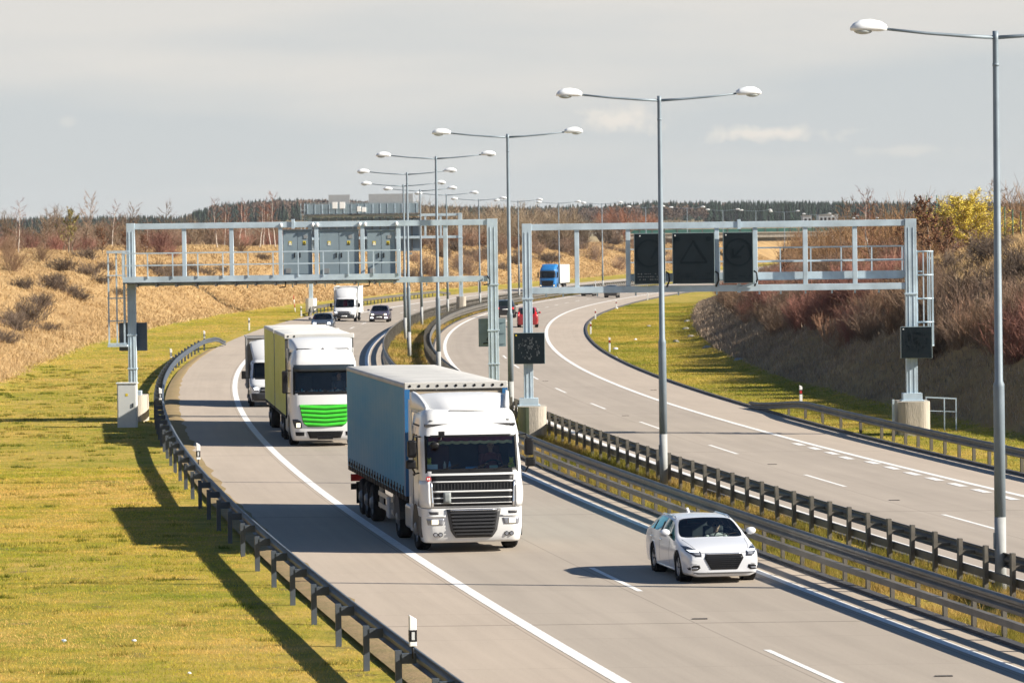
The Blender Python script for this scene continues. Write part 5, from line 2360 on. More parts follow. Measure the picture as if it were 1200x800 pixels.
make_car("van_car", "red high roofed family van seen from behind, partly hidden by the right gantry's left post", "car", p, PI - heading(p.y), MPV, red_p, "drl")
p = at(692, 346.5)
make_car("saloon_car", "distant black saloon in the fast lane seen under the right gantry's bottom beam", "car", p, PI - heading(p.y), SALOON, black_p, "drl")
p = at(719, 348.5)
make_car("suv_car", "distant black car in the slow lane seen just left of the first black gantry sign", "car", p, PI - heading(p.y), SUV, car_paint("charcoal paint", (0.02, 0.02, 0.022)), "drl")


# ------------------------------------------------------------------ trucks
class Cab:
    """lofted truck cab; local front faces -Y, ground z=0"""

    def __init__(self, prof, halfw, yback, rc=.26, bow=.05):
        self.zs = [p[0] for p in prof]
        self.yf = [p[1] for p in prof]
        self.hw = halfw
        self.yb = yback
        self.rc = rc
        self.bow = bow

    def y(self, z):
        return float(np.interp(z, self.zs, self.yf))

    def w(self, z):
        return float(np.interp(z, [p[0] for p in self.hw], [p[1] for p in self.hw]))

    def fy(self, x, z):
        w = self.w(z)
        ax = abs(x)
        base = self.y(z) + self.bow * (ax / w) ** 2
        if ax > w - self.rc:
            d = min(1.0, (ax - (w - self.rc)) / self.rc)
            base += self.rc * 1.25 * (1 - math.sqrt(max(0, 1 - d * d)))
        return base

    def section(self, z, xs):
        w = self.w(z)
        out = [(-w, self.yb, z), (-w, self.yb * .6 + .4 * (self.y(z) + .6), z), (-w, self.y(z) + .62, z)]
        for x in xs:
            out.append((x * w, self.fy(x * w, z), z))
        out += [(w, self.y(z) + .62, z), (w, self.yb * .6 + .4 * (self.y(z) + .6), z), (w, self.yb, z)]
        return out

    def ray_cast(self, o, d):       # lets fpatch() work on the analytic front
        if abs(d.y) > .5:
            return (Vector((o.x, self.fy(o.x, o.z), o.z)),)
        s = 1 if o.x > 0 else -1
        return (Vector((s * self.w(o.z), o.y, o.z)),)


def cab_shell(C_, zlist, win, root, name, paint, top=None):
    xs = sorted(set([-1, -.985, -.96, -.92, -.86, -.80, -.72, -.55, -.36, -.18, 0, .18, .36, .55, .72, .80, .86, .92, .96, .985, 1] + ([-win[0], win[0]] if win else [])))
    rows = [C_.section(z, xs) for z in zlist]
    mb = MB()
    n = len(rows[0])
    V = [p for r in rows for p in r]
    F = []
    for i in range(len(rows) - 1):
        zc_ = (zlist[i] + zlist[i + 1]) / 2
        for k in range(n):
            k2 = (k + 1) % n
            if win and 3 <= k < n - 4:
                xm = (xs[k - 3] + xs[k - 2]) / 2 if k - 2 < len(xs) else 1
                if abs(xm) < win[0] and win[1] < zc_ < win[2]:
                    continue
            F.append((i * n + k, i * n + k2, (i + 1) * n + k2, (i + 1) * n + k))
    mb.add(V, F, 0, True)
    mb.add(rows[-1], [tuple(range(n))], 0)
    mb.add(rows[0], [tuple(range(n))[::-1]], 0)
    return mb.build(name, paint, root), xs


def truck_wheels(root, ys, r=.50, dual=False):
    for y in ys:
        for s in (-1, 1):
            wheel(root, s * 1.06, y, r, .34, s, rim_steel, False)
            if dual:
                wheel(root, s * .72, y, r, .3, s, rim_steel, False)


def make_trailer(root, y0, y1, curtain, roof_m, front_m, stripe=None, zb=1.16, zt=3.98, split=None, buckles=True, rivets=True, hw=1.275):
    L = y1 - y0
    # curtains with gentle vertical folds
    for s in (-1, 1):
        segs = [(y0 + (.16 if stripe else .03), y1 - .05)] if not split else [(y0 + .03, split[0]), (split[1], y1 - .05)]
        for a, b in segs:
            mb = MB()
            rows = []
            nz = 10
            ny = int((b - a) / .12)
            for i in range(nz + 1):
                z = zb + (zt - .10 - zb) * i / nz
                rows.append([(s * (hw - .008 + .02 * math.sin((a + (b - a) * k / ny) * 2 * PI / .62) * math.sin(PI * min(1, max(0, (i + .3) / nz))) + .010 * mnoise.noise(Vector((k * .31, i * .35, s * 3 + a)))), a + (b - a) * k / ny, z) for k in range(ny + 1)])
            mb.grid(rows, 0, True)
            c_ = mb.build("side_curtain", curtain, root)
            if buckles:
                y = a + .25
                while y < b - .1:
                    bk = MB()
                    bk.box((s * (hw + .016), y, zb + .06), (.02, .05, .34))
                    bk.box((s * (hw + .03), y + .02, zb + .10), (.03, .09, .08))
                    bk.build("curtain_strap", trim_m, c_)
                    y += .62
    if stripe:
        for s in (-1, 1):
            mb = MB()
            mb.box((s * (hw - .055), y0 + .055, (zb + zt - .1) / 2), (.13, .20, zt - .1 - zb))
            mb.build("front_pillar", stripe, root)
    # roof with a slight sag between hoops
    mb = MB()
    rows = []
    ny = int(L / .3)
    for k in range(ny + 1):
        y = y0 + .02 + (L - .04) * k / ny
        dip = .025 * abs(math.sin(k * .3 / 1.1 * PI)) if 0 < k < ny else 0
        rows.append([(-hw + .02, y, zt - .13), (-hw - .002, y, zt - .125), (-hw - .002, y, zt - .03), (-hw + .05, y, zt - .008), (-.6, y, zt - dip), (0, y, zt + .012 - dip), (.6, y, zt - dip), (hw - .05, y, zt - .008), (hw + .002, y, zt - .03), (hw + .002, y, zt - .125), (hw - .02, y, zt - .13)])
    mb.grid(rows, 0, True)
    rf = mb.build("roof", roof_m, root)
    mb = MB()
    mb.box((0, y0 - .0, zt - .07), (2 * hw + .03, .10, .18))
    fc = mb.build("front_header", roof_m, root, bevel=.02)
    mb = MB()
    for k in range(11 if rivets else 2):
        mb.cyl((-1.15 + .23 * k, y0 - .054, zt - .07), (-1.15 + .23 * k, y0 - .06, zt - .07), .035, n=10)
    mb.build("header_rivet", trim_m, fc)
    mb = MB()
    mb.box((0, y0 + .03, (zb + zt - .18) / 2), (2 * hw - .03, .06, zt - .18 - zb))
    mb.build("front_wall", front_m, root)
    mb = MB()
    mb.box((0, y1 - .02, (zb + zt - .1) / 2), (2 * hw - .01, .05, zt - .1 - zb))
    d_ = mb.build("rear_door", roof_m, root)
    mb = MB()
    mb.box((0, (y0 + y1) / 2, zb - .06), (2 * hw - .02, L - .04, .12))
    mb.build("floor_frame", chassis_m, root)
    mb = MB()
    for s in (-1, 1):
        mb.box((s * .45, (y0 + y1) / 2 + .2, zb - .28), (.14, L - 1.4, .32))
    mb.build("chassis", chassis_m, root)


def truck_A(loc, rz):
    root = thing("articulated_truck", loc, "white articulated truck with a dusty blue curtain trailer, nearest truck in the slow lane", "truck", rz)
    wp = car_paint("white cab paint", (0.68, 0.685, 0.68), .35, .4)
    prof = [(.25, .10), (.32, .04), (.6, .0), (1.0, .0), (1.10, .02), (1.3, .05), (1.85, .09), (1.93, .11), (2.82, .33), (2.92, .38), (3.2, .48), (3.33, .56), (3.42, .70)]
    C_ = Cab(prof, [(.25, 1.16), (.5, 1.215), (1.9, 1.235), (2.8, 1.215), (3.3, 1.13), (3.42, 1.02)], 2.25, .24, .06)
    WX, Z0, Z1 = .90, 1.965, 2.80
    zl = [1.09, 1.2, 1.4, 1.6, 1.8, 1.9, Z0, 2.1, 2.3, 2.5, 2.65, Z1, 2.87, 2.95, 3.05, 3.15, 3.25, 3.33, 3.39, 3.42]
    shell, xs = cab_shell(C_, zl, (WX, Z0, Z1), root, "cab_body", wp)
    # bumper, a piece of its own below the seam
    bum, _ = cab_shell(C_, [.25, .30, .4, .6, .8, 1.0, 1.06, 1.075], None, root, "bumper", wp)
    # windscreen
    mb = MB()
    rows = []
    for i in range(9):
        z = Z0 + (Z1 - Z0) * i / 8
        w = C_.w(z)
        rows.append([(x * w, C_.fy(x * w, z) + .012, z) for x in [-WX + 2 * WX * k / 16 for k in range(17)]])
    mb.grid(rows, 0, True)
    mb.build("windscreen", wind_g, root)
    fr = MB()
    for (za, zb_, xa, xb) in ((Z0 - .05, Z0 + .05, -WX - .015, WX + .015), (Z1 - .03, Z1 + .02, -WX - .015, WX + .015)):
        w = C_.w(za)
        q = fpatch(C_, [(za, xa * w, xb * w), (zb_, xa * w, xb * w)], .006, .03, 14, 2)
        fr.add(q.v, q.f)
    for s in (-1, 1):
        q = fpatch(C_, [(Z0 - .04, min(s * (WX - .02), s * (WX + .02)) * 1.23, max(s * (WX - .02), s * (WX + .02)) * 1.23), (Z1 + .01, min(s * (WX - .02), s * (WX + .02)) * 1.215, max(s * (WX - .02), s * (WX + .02)) * 1.215)], .005, .03, 2, 6)
        fr.add(q.v, q.f)
    fr.build("windscreen_frame", trim_m, root)
    # interior
    mb = MB()
    mb.box((0, 2.0, 2.2), (2.3, .08, 1.9))
    mb.box((0, 1.2, 1.35), (2.3, 1.9, .1))
    mb.box((0, 1.2, 3.05), (2.2, 1.5, .06))
    for s in (-1, 1):
        mb.box((s * 1.165, 1.45, 2.2), (.03, 1.2, 1.7))
    mb.build("cab_lining", cabin_dark, root)
    mb = MB()
    mb.box((0, .62, 1.83), (2.15, .62, .24))
    mb.build("dashboard", mat("dash grey", (.07, .075, .07), .8), root, bevel=.05)
    for s in (-1, 1):
        mb = MB()
        mb.box((s * .62, 1.35, 1.65), (.55, .55, .2))
        mb.box((s * .62, 1.66, 2.1), (.52, .15, .8))
        mb.build("seat", mat("red brown seat", (.12, .035, .03), .9), root, bevel=.05)
    mb = MB()
    c = Vector((.62, .86, 2.0))
    n = 20
    mb.tube([c + Vector((.22 * math.cos(2 * PI * k / n), .15 * math.sin(2 * PI * k / n), .16 * math.sin(2 * PI * k / n))) for k in range(n + 1)], .018, 6)
    mb.build("steering_wheel", trim_m, root)
    mb = MB()
    rows = []
    for i in range(3):
        z = Z1 - .02 - .05 * i
        rows.append([(x, C_.fy(x, z) + .09 + .012 * math.sin(x * 30), z - (.02 * abs(math.sin(x * 14)) if i == 2 else 0)) for x in [-1.02 + 2.04 * k / 60 for k in range(61)]])
    mb.grid(rows, 0, True)
    cu = mb.build("curtain_pelmet", mat("dark red fabric", (.20, .02, .04), .9), root)
    mb = MB()
    rows = []
    for i in range(2):
        z = Z1 - .12 - .06 * i
        rows.append([(x, C_.fy(x, z) + .085 + .012 * math.sin(x * 30), z - (.03 * abs(math.sin(x * 14)) if i == 1 else .02 * abs(math.sin(x * 14)))) for x in [-1.02 + 2.04 * k / 60 for k in range(61)]])
    mb.grid(rows, 0, True)
    mb.build("fringe", mat("cream fringe", (.55, .48, .25), .9), cu)
    # dash clutter: soft toys, plates, bottles
    for x, c_, hgt in ((-1.0, (.65, .62, .05), .22), (1.0, (.60, .62, .06), .20)):
        mb = MB()
        mb.ball((x, .48, 1.99 + hgt * .3), (.085, .07, hgt * .5), 12, 8)
        mb.ball((x, .47, 1.99 + hgt * .95), (.055, .05, .06), 10, 8)
        for s in (-1, 1):
            mb.ball((x + s * .06, .44, 2.03), (.03, .05, .03), 8, 6)
            mb.ball((x + s * .035, .47, 1.99 + hgt * .95 + .055), (.02, .015, .022), 6, 5)
        o = mb.build("soft_toy", mat("toy yellow green", c_, .9))
        o.location = loc
        o.rotation_euler = (0, 0, rz)
        tag(o, "yellow green soft toy on the %s end of the front truck's dashboard" % ("left" if x < 0 else "right"), "soft toy", "soft toys on the truck dashboard")
    for x0_, wx, h_, c_ in ((-.94, .26, .13, (.45, .62, .70)), (.02, .30, .06, (.10, .30, .55)), (.55, .2, .08, (.35, .45, .4))):
        mb = MB()
        mb.box((x0_, .36, 1.99 + h_ / 2), (wx, .02, h_))
        mb.build("dash_plate", mat("dash plate %g" % x0_, c_, .6), root)
    for x0_, c_ in ((-.62, (.5, .45, .4)), (-.5, (.2, .35, .55))):
        mb = MB()
        mb.lathe([(.0, 1.96), (.035, 1.96), (.035, 2.1), (.015, 2.15), (.015, 2.18), (.0, 2.18)], (x0_, .5, 0), 'z', 10)
        mb.build("bottle", mat("bottle %g" % x0_, c_, .3), root)
    # upper grille
    w0 = 1.0
    dark = [(1.735, 1.83), (1.50, 1.69), (1.345, 1.455), (1.215, 1.31), (1.15, 1.19)]
    fpatch(C_, [(1.13, -w0 * .95, w0 * .95), (1.86, -w0, w0)], .010, .03, 16, 6).build("upper_grille", trim_m, root)
    for za, zb_ in ((1.695, 1.735), (1.455, 1.505), (1.31, 1.345), (1.19, 1.215)):
        fpatch(C_, [(za, -w0 * .97, w0 * .97), (zb_ - .008, -w0 * .97, w0 * .97)], .016, .012, 16, 1).build("grille_bar", wp, root)
    mb = MB()
    for k in range(24):
        x = -.92 + .08 * k
        mb.box((x, C_.fy(x, 1.6) - .018, 1.595), (.012, .01, .16))
    mb.build("grille_mesh", mat("grille mesh grey", (.05, .05, .052), .5), root)
    fpatch(C_, [(1.20, -.72, -.54), (1.46, -.72, -.54)], .045, .03, 3, 3).build("plate_blank", mat("grey blank plate", (.20, .22, .22), .6), root)
    for s in (-1, 1):
        fpatch(C_, [(1.11, min(s * .955, s * 1.0), max(s * .955, s * 1.0)), (1.70, min(s * .985, s * 1.03), max(s * .985, s * 1.03))], .03, .04, 2, 5).build("grille_side", chrome_m, root)
        # corner deflector
        mb = MB()
        rows = []
        for i in range(7):
            z = 1.12 + (1.74 - 1.12) * i / 6
            w = C_.w(z)
            k_ = .05 * math.sin(PI * min(1, (i + .6) / 6.6))
            rows.append([(s * (x * w + k_ * (x - .8) * 3), C_.fy(x * w, z) - .025 - k_ * .2, z) for x in (.84, .88, .93, .97, .995)] + [(s * (w + k_), C_.y(z) + .40, z), (s * (w + k_ * .6), C_.y(z) + .56, z)])
        mb.grid(rows, 0, True)
        o = mb.build("corner_deflector", wp, root)
        sm = o.modifiers.new("solid", 'SOLIDIFY')
        sm.thickness = .02
    # lower grille
    fpatch(C_, [(.37, -.44, .44), (.52, -.56, .56), (1.06, -.66, .66)], .03, .06, 14, 8).build("lower_grille_frame", mat("grey plastic", (.045, .046, .05), .5), root)
    lg = fpatch(C_, [(.41, -.40, .40), (.54, -.50, .50), (1.0, -.58, .58)], .036, .02, 12, 8).build("lower_grille", trim_m, root)
    mb = MB()
    for k in range(7):
        z = .46 + .085 * k
        xr = float(np.interp(z, [.41, .54, 1.0], [.39, .49, .57]))
        q = fpatch(C_, [(z - .022, -xr, xr), (z + .018, -xr, xr)], .062, .03, 10, 1)
        mb.add(q.v, q.f)
    mb.build("grille_slat", mat("dark slat", (.03, .031, .035), .45), lg)
    fpatch(C_, [(1.02, -.56, .56), (1.045, -.57, .57)], .05, .03, 8, 1).build("grille_step", chrome_m, lg)
    for s in (-1, 1):
        def rw(z, a, b):
            return (z, min(s * a, s * b), max(s * a, s * b))
        hl = fpatch(C_, [rw(.68, .74, 1.10), rw(.83, .70, 1.13)], .012, .04, 7, 4).build("headlight", lamp_g, root)
        fpatch(C_, [rw(.70, .86, 1.01), rw(.81, .86, 1.01)], .022, .02, 5, 4).build("lit_lamp", lit_w, hl)
        fpatch(C_, [rw(.87, .68, 1.10), rw(.91, .66, 1.14)], .02, .03, 7, 2).build("headlight_lid", wp, hl)
        fpatch(C_, [rw(.93, .85, 1.05), rw(1.0, .84, 1.08)], .004, .02, 5, 2).build("step_recess", mat("grey plastic", (.045, .046, .05)), root)
        for x in (.80, .92):
            mb = MB()
            y = C_.fy(x, .45)
            mb.cyl((s * x, y - .02, .45), (s * x, y + .04, .45), .055, n=14)
            fl = mb.build("fog_light", trim_m, root)
            mb = MB()
            mb.cyl((s * x, y - .028, .45), (s * x, y - .018, .45), .04, n=14)
            mb.build("fog_lens", lamp_g, fl)
        # roof marker lamps
        mb = MB()
        y = C_.fy(.95, 3.18)
        mb.ball((s * .93, y - .005, 3.16), (.06, .03, .025), 10, 6)
        mb.build("marker_lamp", trim_s, root)
        # door, side window
        mb = MB()
        w = C_.w(2.3)
        mb.prism([(.80, 2.02), (1.62, 2.02), (1.62, 2.72), (1.02, 2.74)], 'yz', s * (w - .01), s * (w + .008))
        sw = mb.build("side_window", side_g if s > 0 else mat("yellowish curtain behind glass", (.36, .30, .10), .5), root)  # left pane is an opaque patch in the curtain's own yellow
        mb = MB()
        for a, b in (((.76, 2.0), (1.0, 2.78)), ((1.66, 2.0), (1.66, 2.78)), ((.76, 2.0), (1.66, 2.0)), ((1.0, 2.78), (1.66, 2.78))):
            mb.bar((s * (w + .006), a[0], a[1]), (s * (w + .006), b[0], b[1]), .03, .05, up=(0, 1, 0) if a[1] != b[1] else (0, 0, 1))
        mb.build("window_frame", trim_m, sw)
        mb = MB()
        for a, b in (((.72, 1.1), (.72, 2.0)), ((1.72, .95), (1.72, 3.0))):
            mb.bar((s * (C_.w(1.6) + .002), a[0], a[1]), (s * (C_.w(2.3) + .002), b[0], b[1]), .012, .014, up=(0, 1, 0))
        mb.build("door_gap", trim_m, root)
        mb = MB()
        mb.box((s * (C_.w(1.8) + .015), 1.5, 1.82), (.03, .18, .05))
        mb.build("door_handle", trim_m, root)
        # mirrors
        mb = MB()
        mx = 1.42
        mb.box((s * mx, .42, 2.50), (.22, .16, .42))
        m1 = mb.build("mirror", trim_m, root, bevel=.05, seg=3)
        mb = MB()
        mb.box((s * (mx + .03), .42, 2.13), (.24, .16, .22))
        mb.build("wide_mirror", trim_m, root, bevel=.05, seg=3)
        mb = MB()
        mb.tube([(s * 1.2, .55, 2.78), (s * 1.36, .47, 2.80), (s * 1.40, .44, 2.68)], .022, 6)
        mb.build("mirror_arm", trim_m, root)
        mb = MB()
        mb.tube([(s * 1.2, .55, 1.92), (s * 1.34, .47, 1.90), (s * 1.42, .44, 2.05)], .022, 6)
        mb.build("mirror_arm", trim_m, root)
        # steps and wheel arch
        mb = MB()
        mb.box((s * 1.17, .62, .62), (.12, .5, .5))
        mb.build("step_box", mat("grey plastic", (.045, .046, .05)), root, bevel=.02)
        mb = MB()
        mb.prism([(1.40 + .60 * math.cos(a), .5 + .62 * math.sin(a)) for a in [PI * k / 12 for k in range(13)]] + [(.80, .45)], 'yz', s * .85, s * 1.23)
        mb.build("wheel_arch", trim_m, root)
    # kerb mirror on its arm at the top left of the windscreen
    mb = MB()
    yk = C_.fy(-.72, 2.8)
    mb.box((-.73, yk - .16, 2.86), (.14, .1, .11))
    mb.tube([(-.73, yk - .16, 2.82), (-.76, yk - .24, 2.72), (-.86, yk - .26, 2.66)], .022, 6)
    mb.ball((-.91, yk - .25, 2.60), (.12, .05, .085), 12, 8)
    mb.build("kerb_mirror", trim_m, root)
    mb = MB()
    for x in (-.75, -.05, .55):
        mb.bar((x, C_.fy(x, 1.99) - .02, 1.99), (x + .42, C_.fy(x + .42, 2.13) - .015, 2.12), .02, .02)
    mb.build("wiper", trim_m, root)
    # red roundel with white letters-like bar, left of the grille
    y = C_.fy(-1.07, 1.78)
    mb = MB()
    w = C_.w(1.78)
    mb.cyl((-1.065, y - .045, 1.79), (-1.065, y - .02, 1.79), .062, n=20)
    rd = mb.build("round_badge", red_pl, root)
    mb = MB()
    mb.box((-1.085, y - .048, 1.79), (.028, .006, .045))
    mb.box((-1.045, y - .048, 1.79), (.028, .006, .045))
    mb.build("badge_mark", white_pl, rd)
    # air deflector on the roof with side cheeks
    mb = MB()
    rows = []
    for i in range(12):
        f_ = i / 11
        y = .74 + 1.45 * f_
        zt_ = 3.38 + .40 * math.sin(f_ * PI / 2) ** .9
        ww = .90 + .28 * f_
        rows.append([(-ww - .03, y, 3.34)] + [(x * ww, y - .16 * (1 - abs(x) ** 2) * (1 - f_) + .0, zt_ - (.08 * (abs(x) ** 4) + (.10 * (1 - f_) if abs(x) > .8 else 0))) for x in (-1, -.94, -.85, -.7, -.45, 0, .45, .7, .85, .94, 1)] + [(ww + .03, y, 3.34)])
    mb.grid(rows, 0, True)
    mb.add(rows[0], [tuple(range(len(rows[0])))], 0)
    mb.add(rows[-1], [tuple(range(len(rows[-1])))[::-1]], 0)
    df = mb.build("roof_deflector", wp, root)
    for s in (-1, 1):
        mb = MB()
        rows = []
        for i in range(8):
            f_ = i / 7
            y = .95 + 1.3 * f_
            z1_ = 3.44 + .34 * math.sin(f_ * PI / 2)
            rows.append([(s * (.98 + .20 * f_), y, 3.30), (s * (1.02 + .22 * f_), y, 3.42), (s * (1.0 + .22 * f_), y, z1_), (s * (.93 + .22 * f_), y, z1_ + .03)])
        mb.grid(rows, 0, True)
        ck = mb.build("deflector_cheek", wp, root)
        so_ = ck.modifiers.new("solid", 'SOLIDIFY')
        so_.thickness = .03
        mb = MB()
        mb.box((s * 1.205, 2.46, 2.3), (.03, .55, 2.6))
        mb.build("side_fairing", wp, root, bevel=.012)
    # tractor chassis, tank, wheels
    mb = MB()
    for s in (-1, 1):
        mb.box((s * .42, 3.2, .85), (.1, 4.8, .26))
    mb.build("chassis", chassis_m, root)
    for s in (-1, 1):
        mb = MB()
        mb.box((s * .98, 2.95, .70), (.5, 1.2, .6))
        mb.build("fuel_tank", tank_m, root, bevel=.08, seg=3)
        mb = MB()
        mb.box((s * 1.12, 2.2, .72), (.24, .35, .65))
        mb.build("step_tank", mat("grey white plastic", (.42, .42, .42), .5), root, bevel=.03)
    truck_wheels(root, (1.40, 5.1), .51)
    dz = mat("mudguard", (.025, .025, .027), .7)
    for s in (-1, 1):
        mb = MB()
        mb.prism([(5.1 + .64 * math.cos(a), .52 + .64 * math.sin(a)) for a in [PI * k / 12 for k in range(13)]], 'yz', s * .86, s * 1.25)
        mb.build("mudguard", dz, root)
    # trailer
    cur = mat("dusty blue curtain", (0.035, 0.25, 0.42), .75, var=.2, scale=.4, col2=(0.16, 0.31, 0.40), detail=9, stretch=(1, .35, 1.6))
    roof = mat("pale trailer roof", (0.50, 0.49, 0.46), .7, var=.12, scale=.8, detail=8)
    make_trailer(root, 2.92, 16.45, cur, roof, mat("pale wood panel", (.42, .34, .24), .7), stripe=mat("bright blue pillar", (.015, .12, .30), .5), zb=1.20)
    for y in (11.0, 12.32, 13.64):
        truck_wheels(root, (y,), .50)
    for s in (-1, 1):
        mb = MB()
        for z in (.55, .85):
            mb.box((s * 1.16, 8.2, z), (.03, 3.2, .12))
        mb.box((s * 1.1, 6.7, .8), (.1, .08, .7))
        mb.box((s * 1.1, 9.7, .8), (.1, .08, .7))
        mb.build("side_guard", tank_m, root)
        mb = MB()
        mb.box((s * .98, 7.3, .62), (.5, .55, .52))
        mb.build("tool_box", mat("grey white plastic", (.42, .42, .42)), root, bevel=.03)
        mb = MB()
        mb.box((s * .8, 6.3, .6), (.16, .16, .9))
        mb.build("landing_leg", chassis_m, root)
        mb = MB()
        mb.box((s * 1.02, 14.55, .55), (.45, .03, .6))
        mb.build("mud_flap", trim_m, root)
        mb = MB()
        mb.box((s * 1.0, 16.4, .85), (.4, .1, .2))
        mb.build("tail_lamp", red_l, root)
    mb = MB()
    mb.box((0, 16.35, .6), (2.4, .12, .16))
    mb.build("rear_bumper", chassis_m, root)
    return root


p = at(548, 643)
rzA = yaw_in(p)
oA = local(p, rzA, (0, -1.15, 0))
tA = truck_A(oA, rzA)
person(local(oA, rzA, (.62, 1.36, 1.74)), rzA, "driver in a dark red shirt behind the windscreen of the front truck", (0.22, 0.05, 0.05), glasses=False)


def truck_B(loc, rz, label, name, paint, green, curtain, front_c, roof_c, tandem, group=None):
    """cab-over truck: deep windscreen with sun visor, slatted grille"""
    root = thing(name, loc, label, "truck", rz, group)
    prof = [(.22, .12), (.30, .04), (.6, .0), (1.0, .0), (1.5, .05), (1.9, .10), (3.0, .30), (3.1, .34), (3.35, .50), (3.5, .72)]
    C_ = Cab(prof, [(.22, 1.14), (.5, 1.23), (1.9, 1.245), (3.0, 1.20), (3.4, 1.08), (3.5, .98)], 2.3, .30, .09)
    WX, Z0, Z1 = .90, 1.93, 2.86
    zl = [.22, .28, .4, .6, .8, 1.0, 1.2, 1.4, 1.6, 1.8, 1.88, Z0, 2.1, 2.3, 2.5, 2.7, Z1, 2.95, 3.05, 3.15, 3.25, 3.35, 3.44, 3.5]
    cab_shell(C_, zl, (WX, Z0, Z1), root, "cab_body", paint)
    mb = MB()
    rows = []
    for i in range(9):
        z = Z0 + (Z1 - Z0) * i / 8
        w = C_.w(z)
        rows.append([(x * w, C_.fy(x * w, z) + .012, z) for x in [-WX + 2 * WX * k / 16 for k in range(17)]])
    mb.grid(rows, 0, True)
    mb.build("windscreen", wind_g, root)
    fr = MB()
    w = 1.22
    q = fpatch(C_, [(Z0 - .05, -WX * w, WX * w), (Z0 + .06, -WX * w, WX * w)], .006, .03, 14, 2)
    fr.add(q.v, q.f)
    for s in (-1, 1):
        q = fpatch(C_, [(Z0 - .05, min(s * (WX - .03), s * (WX + .03)) * w, max(s * (WX - .03), s * (WX + .03)) * w), (Z1 + .02, min(s * (WX - .03), s * (WX + .03)) * w * .985, max(s * (WX - .03), s * (WX + .03)) * w * .985)], .005, .03, 2, 6)
        fr.add(q.v, q.f)
    fr.build("windscreen_frame", trim_m, root)
    # dark sun visor over the windscreen
    mb = MB()
    rows = []
    for z, o_ in ((Z1 + .10, .02), (Z1 + .06, .16), (Z1 - .12, .22), (Z1 - .13, .19), (Z1 + .04, .10)):
        rows.append([(x, C_.fy(x, min(z, 3.0)) - o_, z) for x in [-1.1 + 2.2 * k / 16 for k in range(17)]])
    mb.grid(rows, 0, True)
    mb.build("sun_visor", mat("visor dark", (.02, .028, .035), .3), root)
    mb = MB()
    mb.box((0, 2.05, 2.3), (2.3, .08, 2.1))
    mb.box((0, 1.2, 1.4), (2.3, 1.9, .1))
    mb.box((0, 1.3, 3.1), (2.1, 1.5, .06))
    for s in (-1, 1):
        mb.box((s * 1.165, 1.5, 2.2), (.03, 1.2, 1.7))
    mb.build("cab_lining", cabin_dark, root)
    mb = MB()
    mb.box((0, .62, 1.80), (2.15, .62, .24))
    mb.build("dashboard", mat("dash grey", (.07, .075, .07)), root, bevel=.05)
    for s in (-1, 1):
        mb = MB()
        mb.box((s * .62, 1.35, 1.65), (.55, .55, .2))
        mb.box((s * .62, 1.66, 2.1), (.52, .15, .8))
        mb.build("seat", seat_m, root, bevel=.05)
    # grille
    g = mat("vivid green slats", (.05, .52, .03), .4) if green else mat("black grille", (.012, .012, .014), .5)
    rows = [(.72, -.62, .62), (.85, -.80, .80), (1.52, -.92, .92)]
    gb = fpatch(C_, rows, .01, .03, 14, 8).build("grille", mat("dark green recess", (.02, .20, .015), .5) if green else trim_m, root)
    for k in range(5):
        za = .76 + .155 * k
        xr0 = float(np.interp(za, [r[0] for r in rows], [r[2] for r in rows])) * .985
        xr1 = float(np.interp(za + .12, [r[0] for r in rows], [r[2] for r in rows])) * .985
        # slats dip towards the middle
        mb = MB()
        F_, B_ = [], []
        for zz, o_ in ((za, .02), (za + .02, .05), (za + .11, .035), (za + .12, .01)):
            xr_ = xr0 + (xr1 - xr0) * (zz - za) / .12
            F_.append([(x * xr_, C_.fy(x * xr_, zz) - o_ - .012, zz - .055 * (1 - abs(x)) + .02) for x in [-1 + k2 / 8 for k2 in range(17)]])
        mb.grid(F_, 0, True)
        mb.build("grille_slat", g, gb)
    fpatch(C_, [(1.60, .55, .95), (1.635, .55, .95)], .006, .01, 6, 1).build("maker_lettering", trim_s, root) if False else None
    fpatch(C_, [(.30, -.56, .56), (.56, -.66, .66)], .012, .04, 12, 4).build("lower_intake", trim_m, root)
    mb = MB()
    y = C_.fy(0, .33)
    mb.box((0, y - .05, .33), (.55, .05, .13))
    mb.build("plate_holder", trim_m, root)
    for s in (-1, 1):
        def rw(z, a, b):
            return (z, min(s * a, s * b), max(s * a, s * b))
        hl = fpatch(C_, [rw(.68, .84, 1.10), rw(.92, .86, 1.17), rw(1.0, 1.0, 1.17)], .012, .04, 7, 5).build("headlight", lamp_dark, root)
        fpatch(C_, [rw(.71, .90, 1.04), rw(.86, .90, 1.04)], .02, .02, 5, 4).build("lit_lamp", lit_w, hl)
        fpatch(C_, [rw(.40, .76, 1.06), rw(.54, .74, 1.08)], .01, .03, 6, 3).build("fog_light", trim_m, root)
        mb = MB()
        w = C_.w(2.3)
        mb.prism([(.80, 2.0), (1.6, 2.0), (1.6, 2.74), (1.02, 2.76)], 'yz', s * (w - .01), s * (w + .008))
        mb.build("side_window", side_g, root)
        mb = MB()
        mb.box((s * 1.42, .40, 2.34), (.2, .16, .82))
        mb.build("mirror", trim_m, root, bevel=.05, seg=3)
        mb = MB()
        mb.tube([(s * 1.2, .55, 2.75), (s * 1.36, .45, 2.76), (s * 1.4, .42, 2.65)], .022, 6)
        mb.build("mirror_arm", trim_m, root)
        mb = MB()
        mb.tube([(s * 1.2, .55, 1.93), (s * 1.36, .45, 1.93), (s * 1.4, .42, 2.0)], .022, 6)
        mb.build("mirror_arm", trim_m, root)
        mb = MB()
        mb.prism([(1.42 + .60 * math.cos(a), .5 + .62 * math.sin(a)) for a in [PI * k / 12 for k in range(13)]] + [(.82, .45)], 'yz', s * .85, s * 1.24)
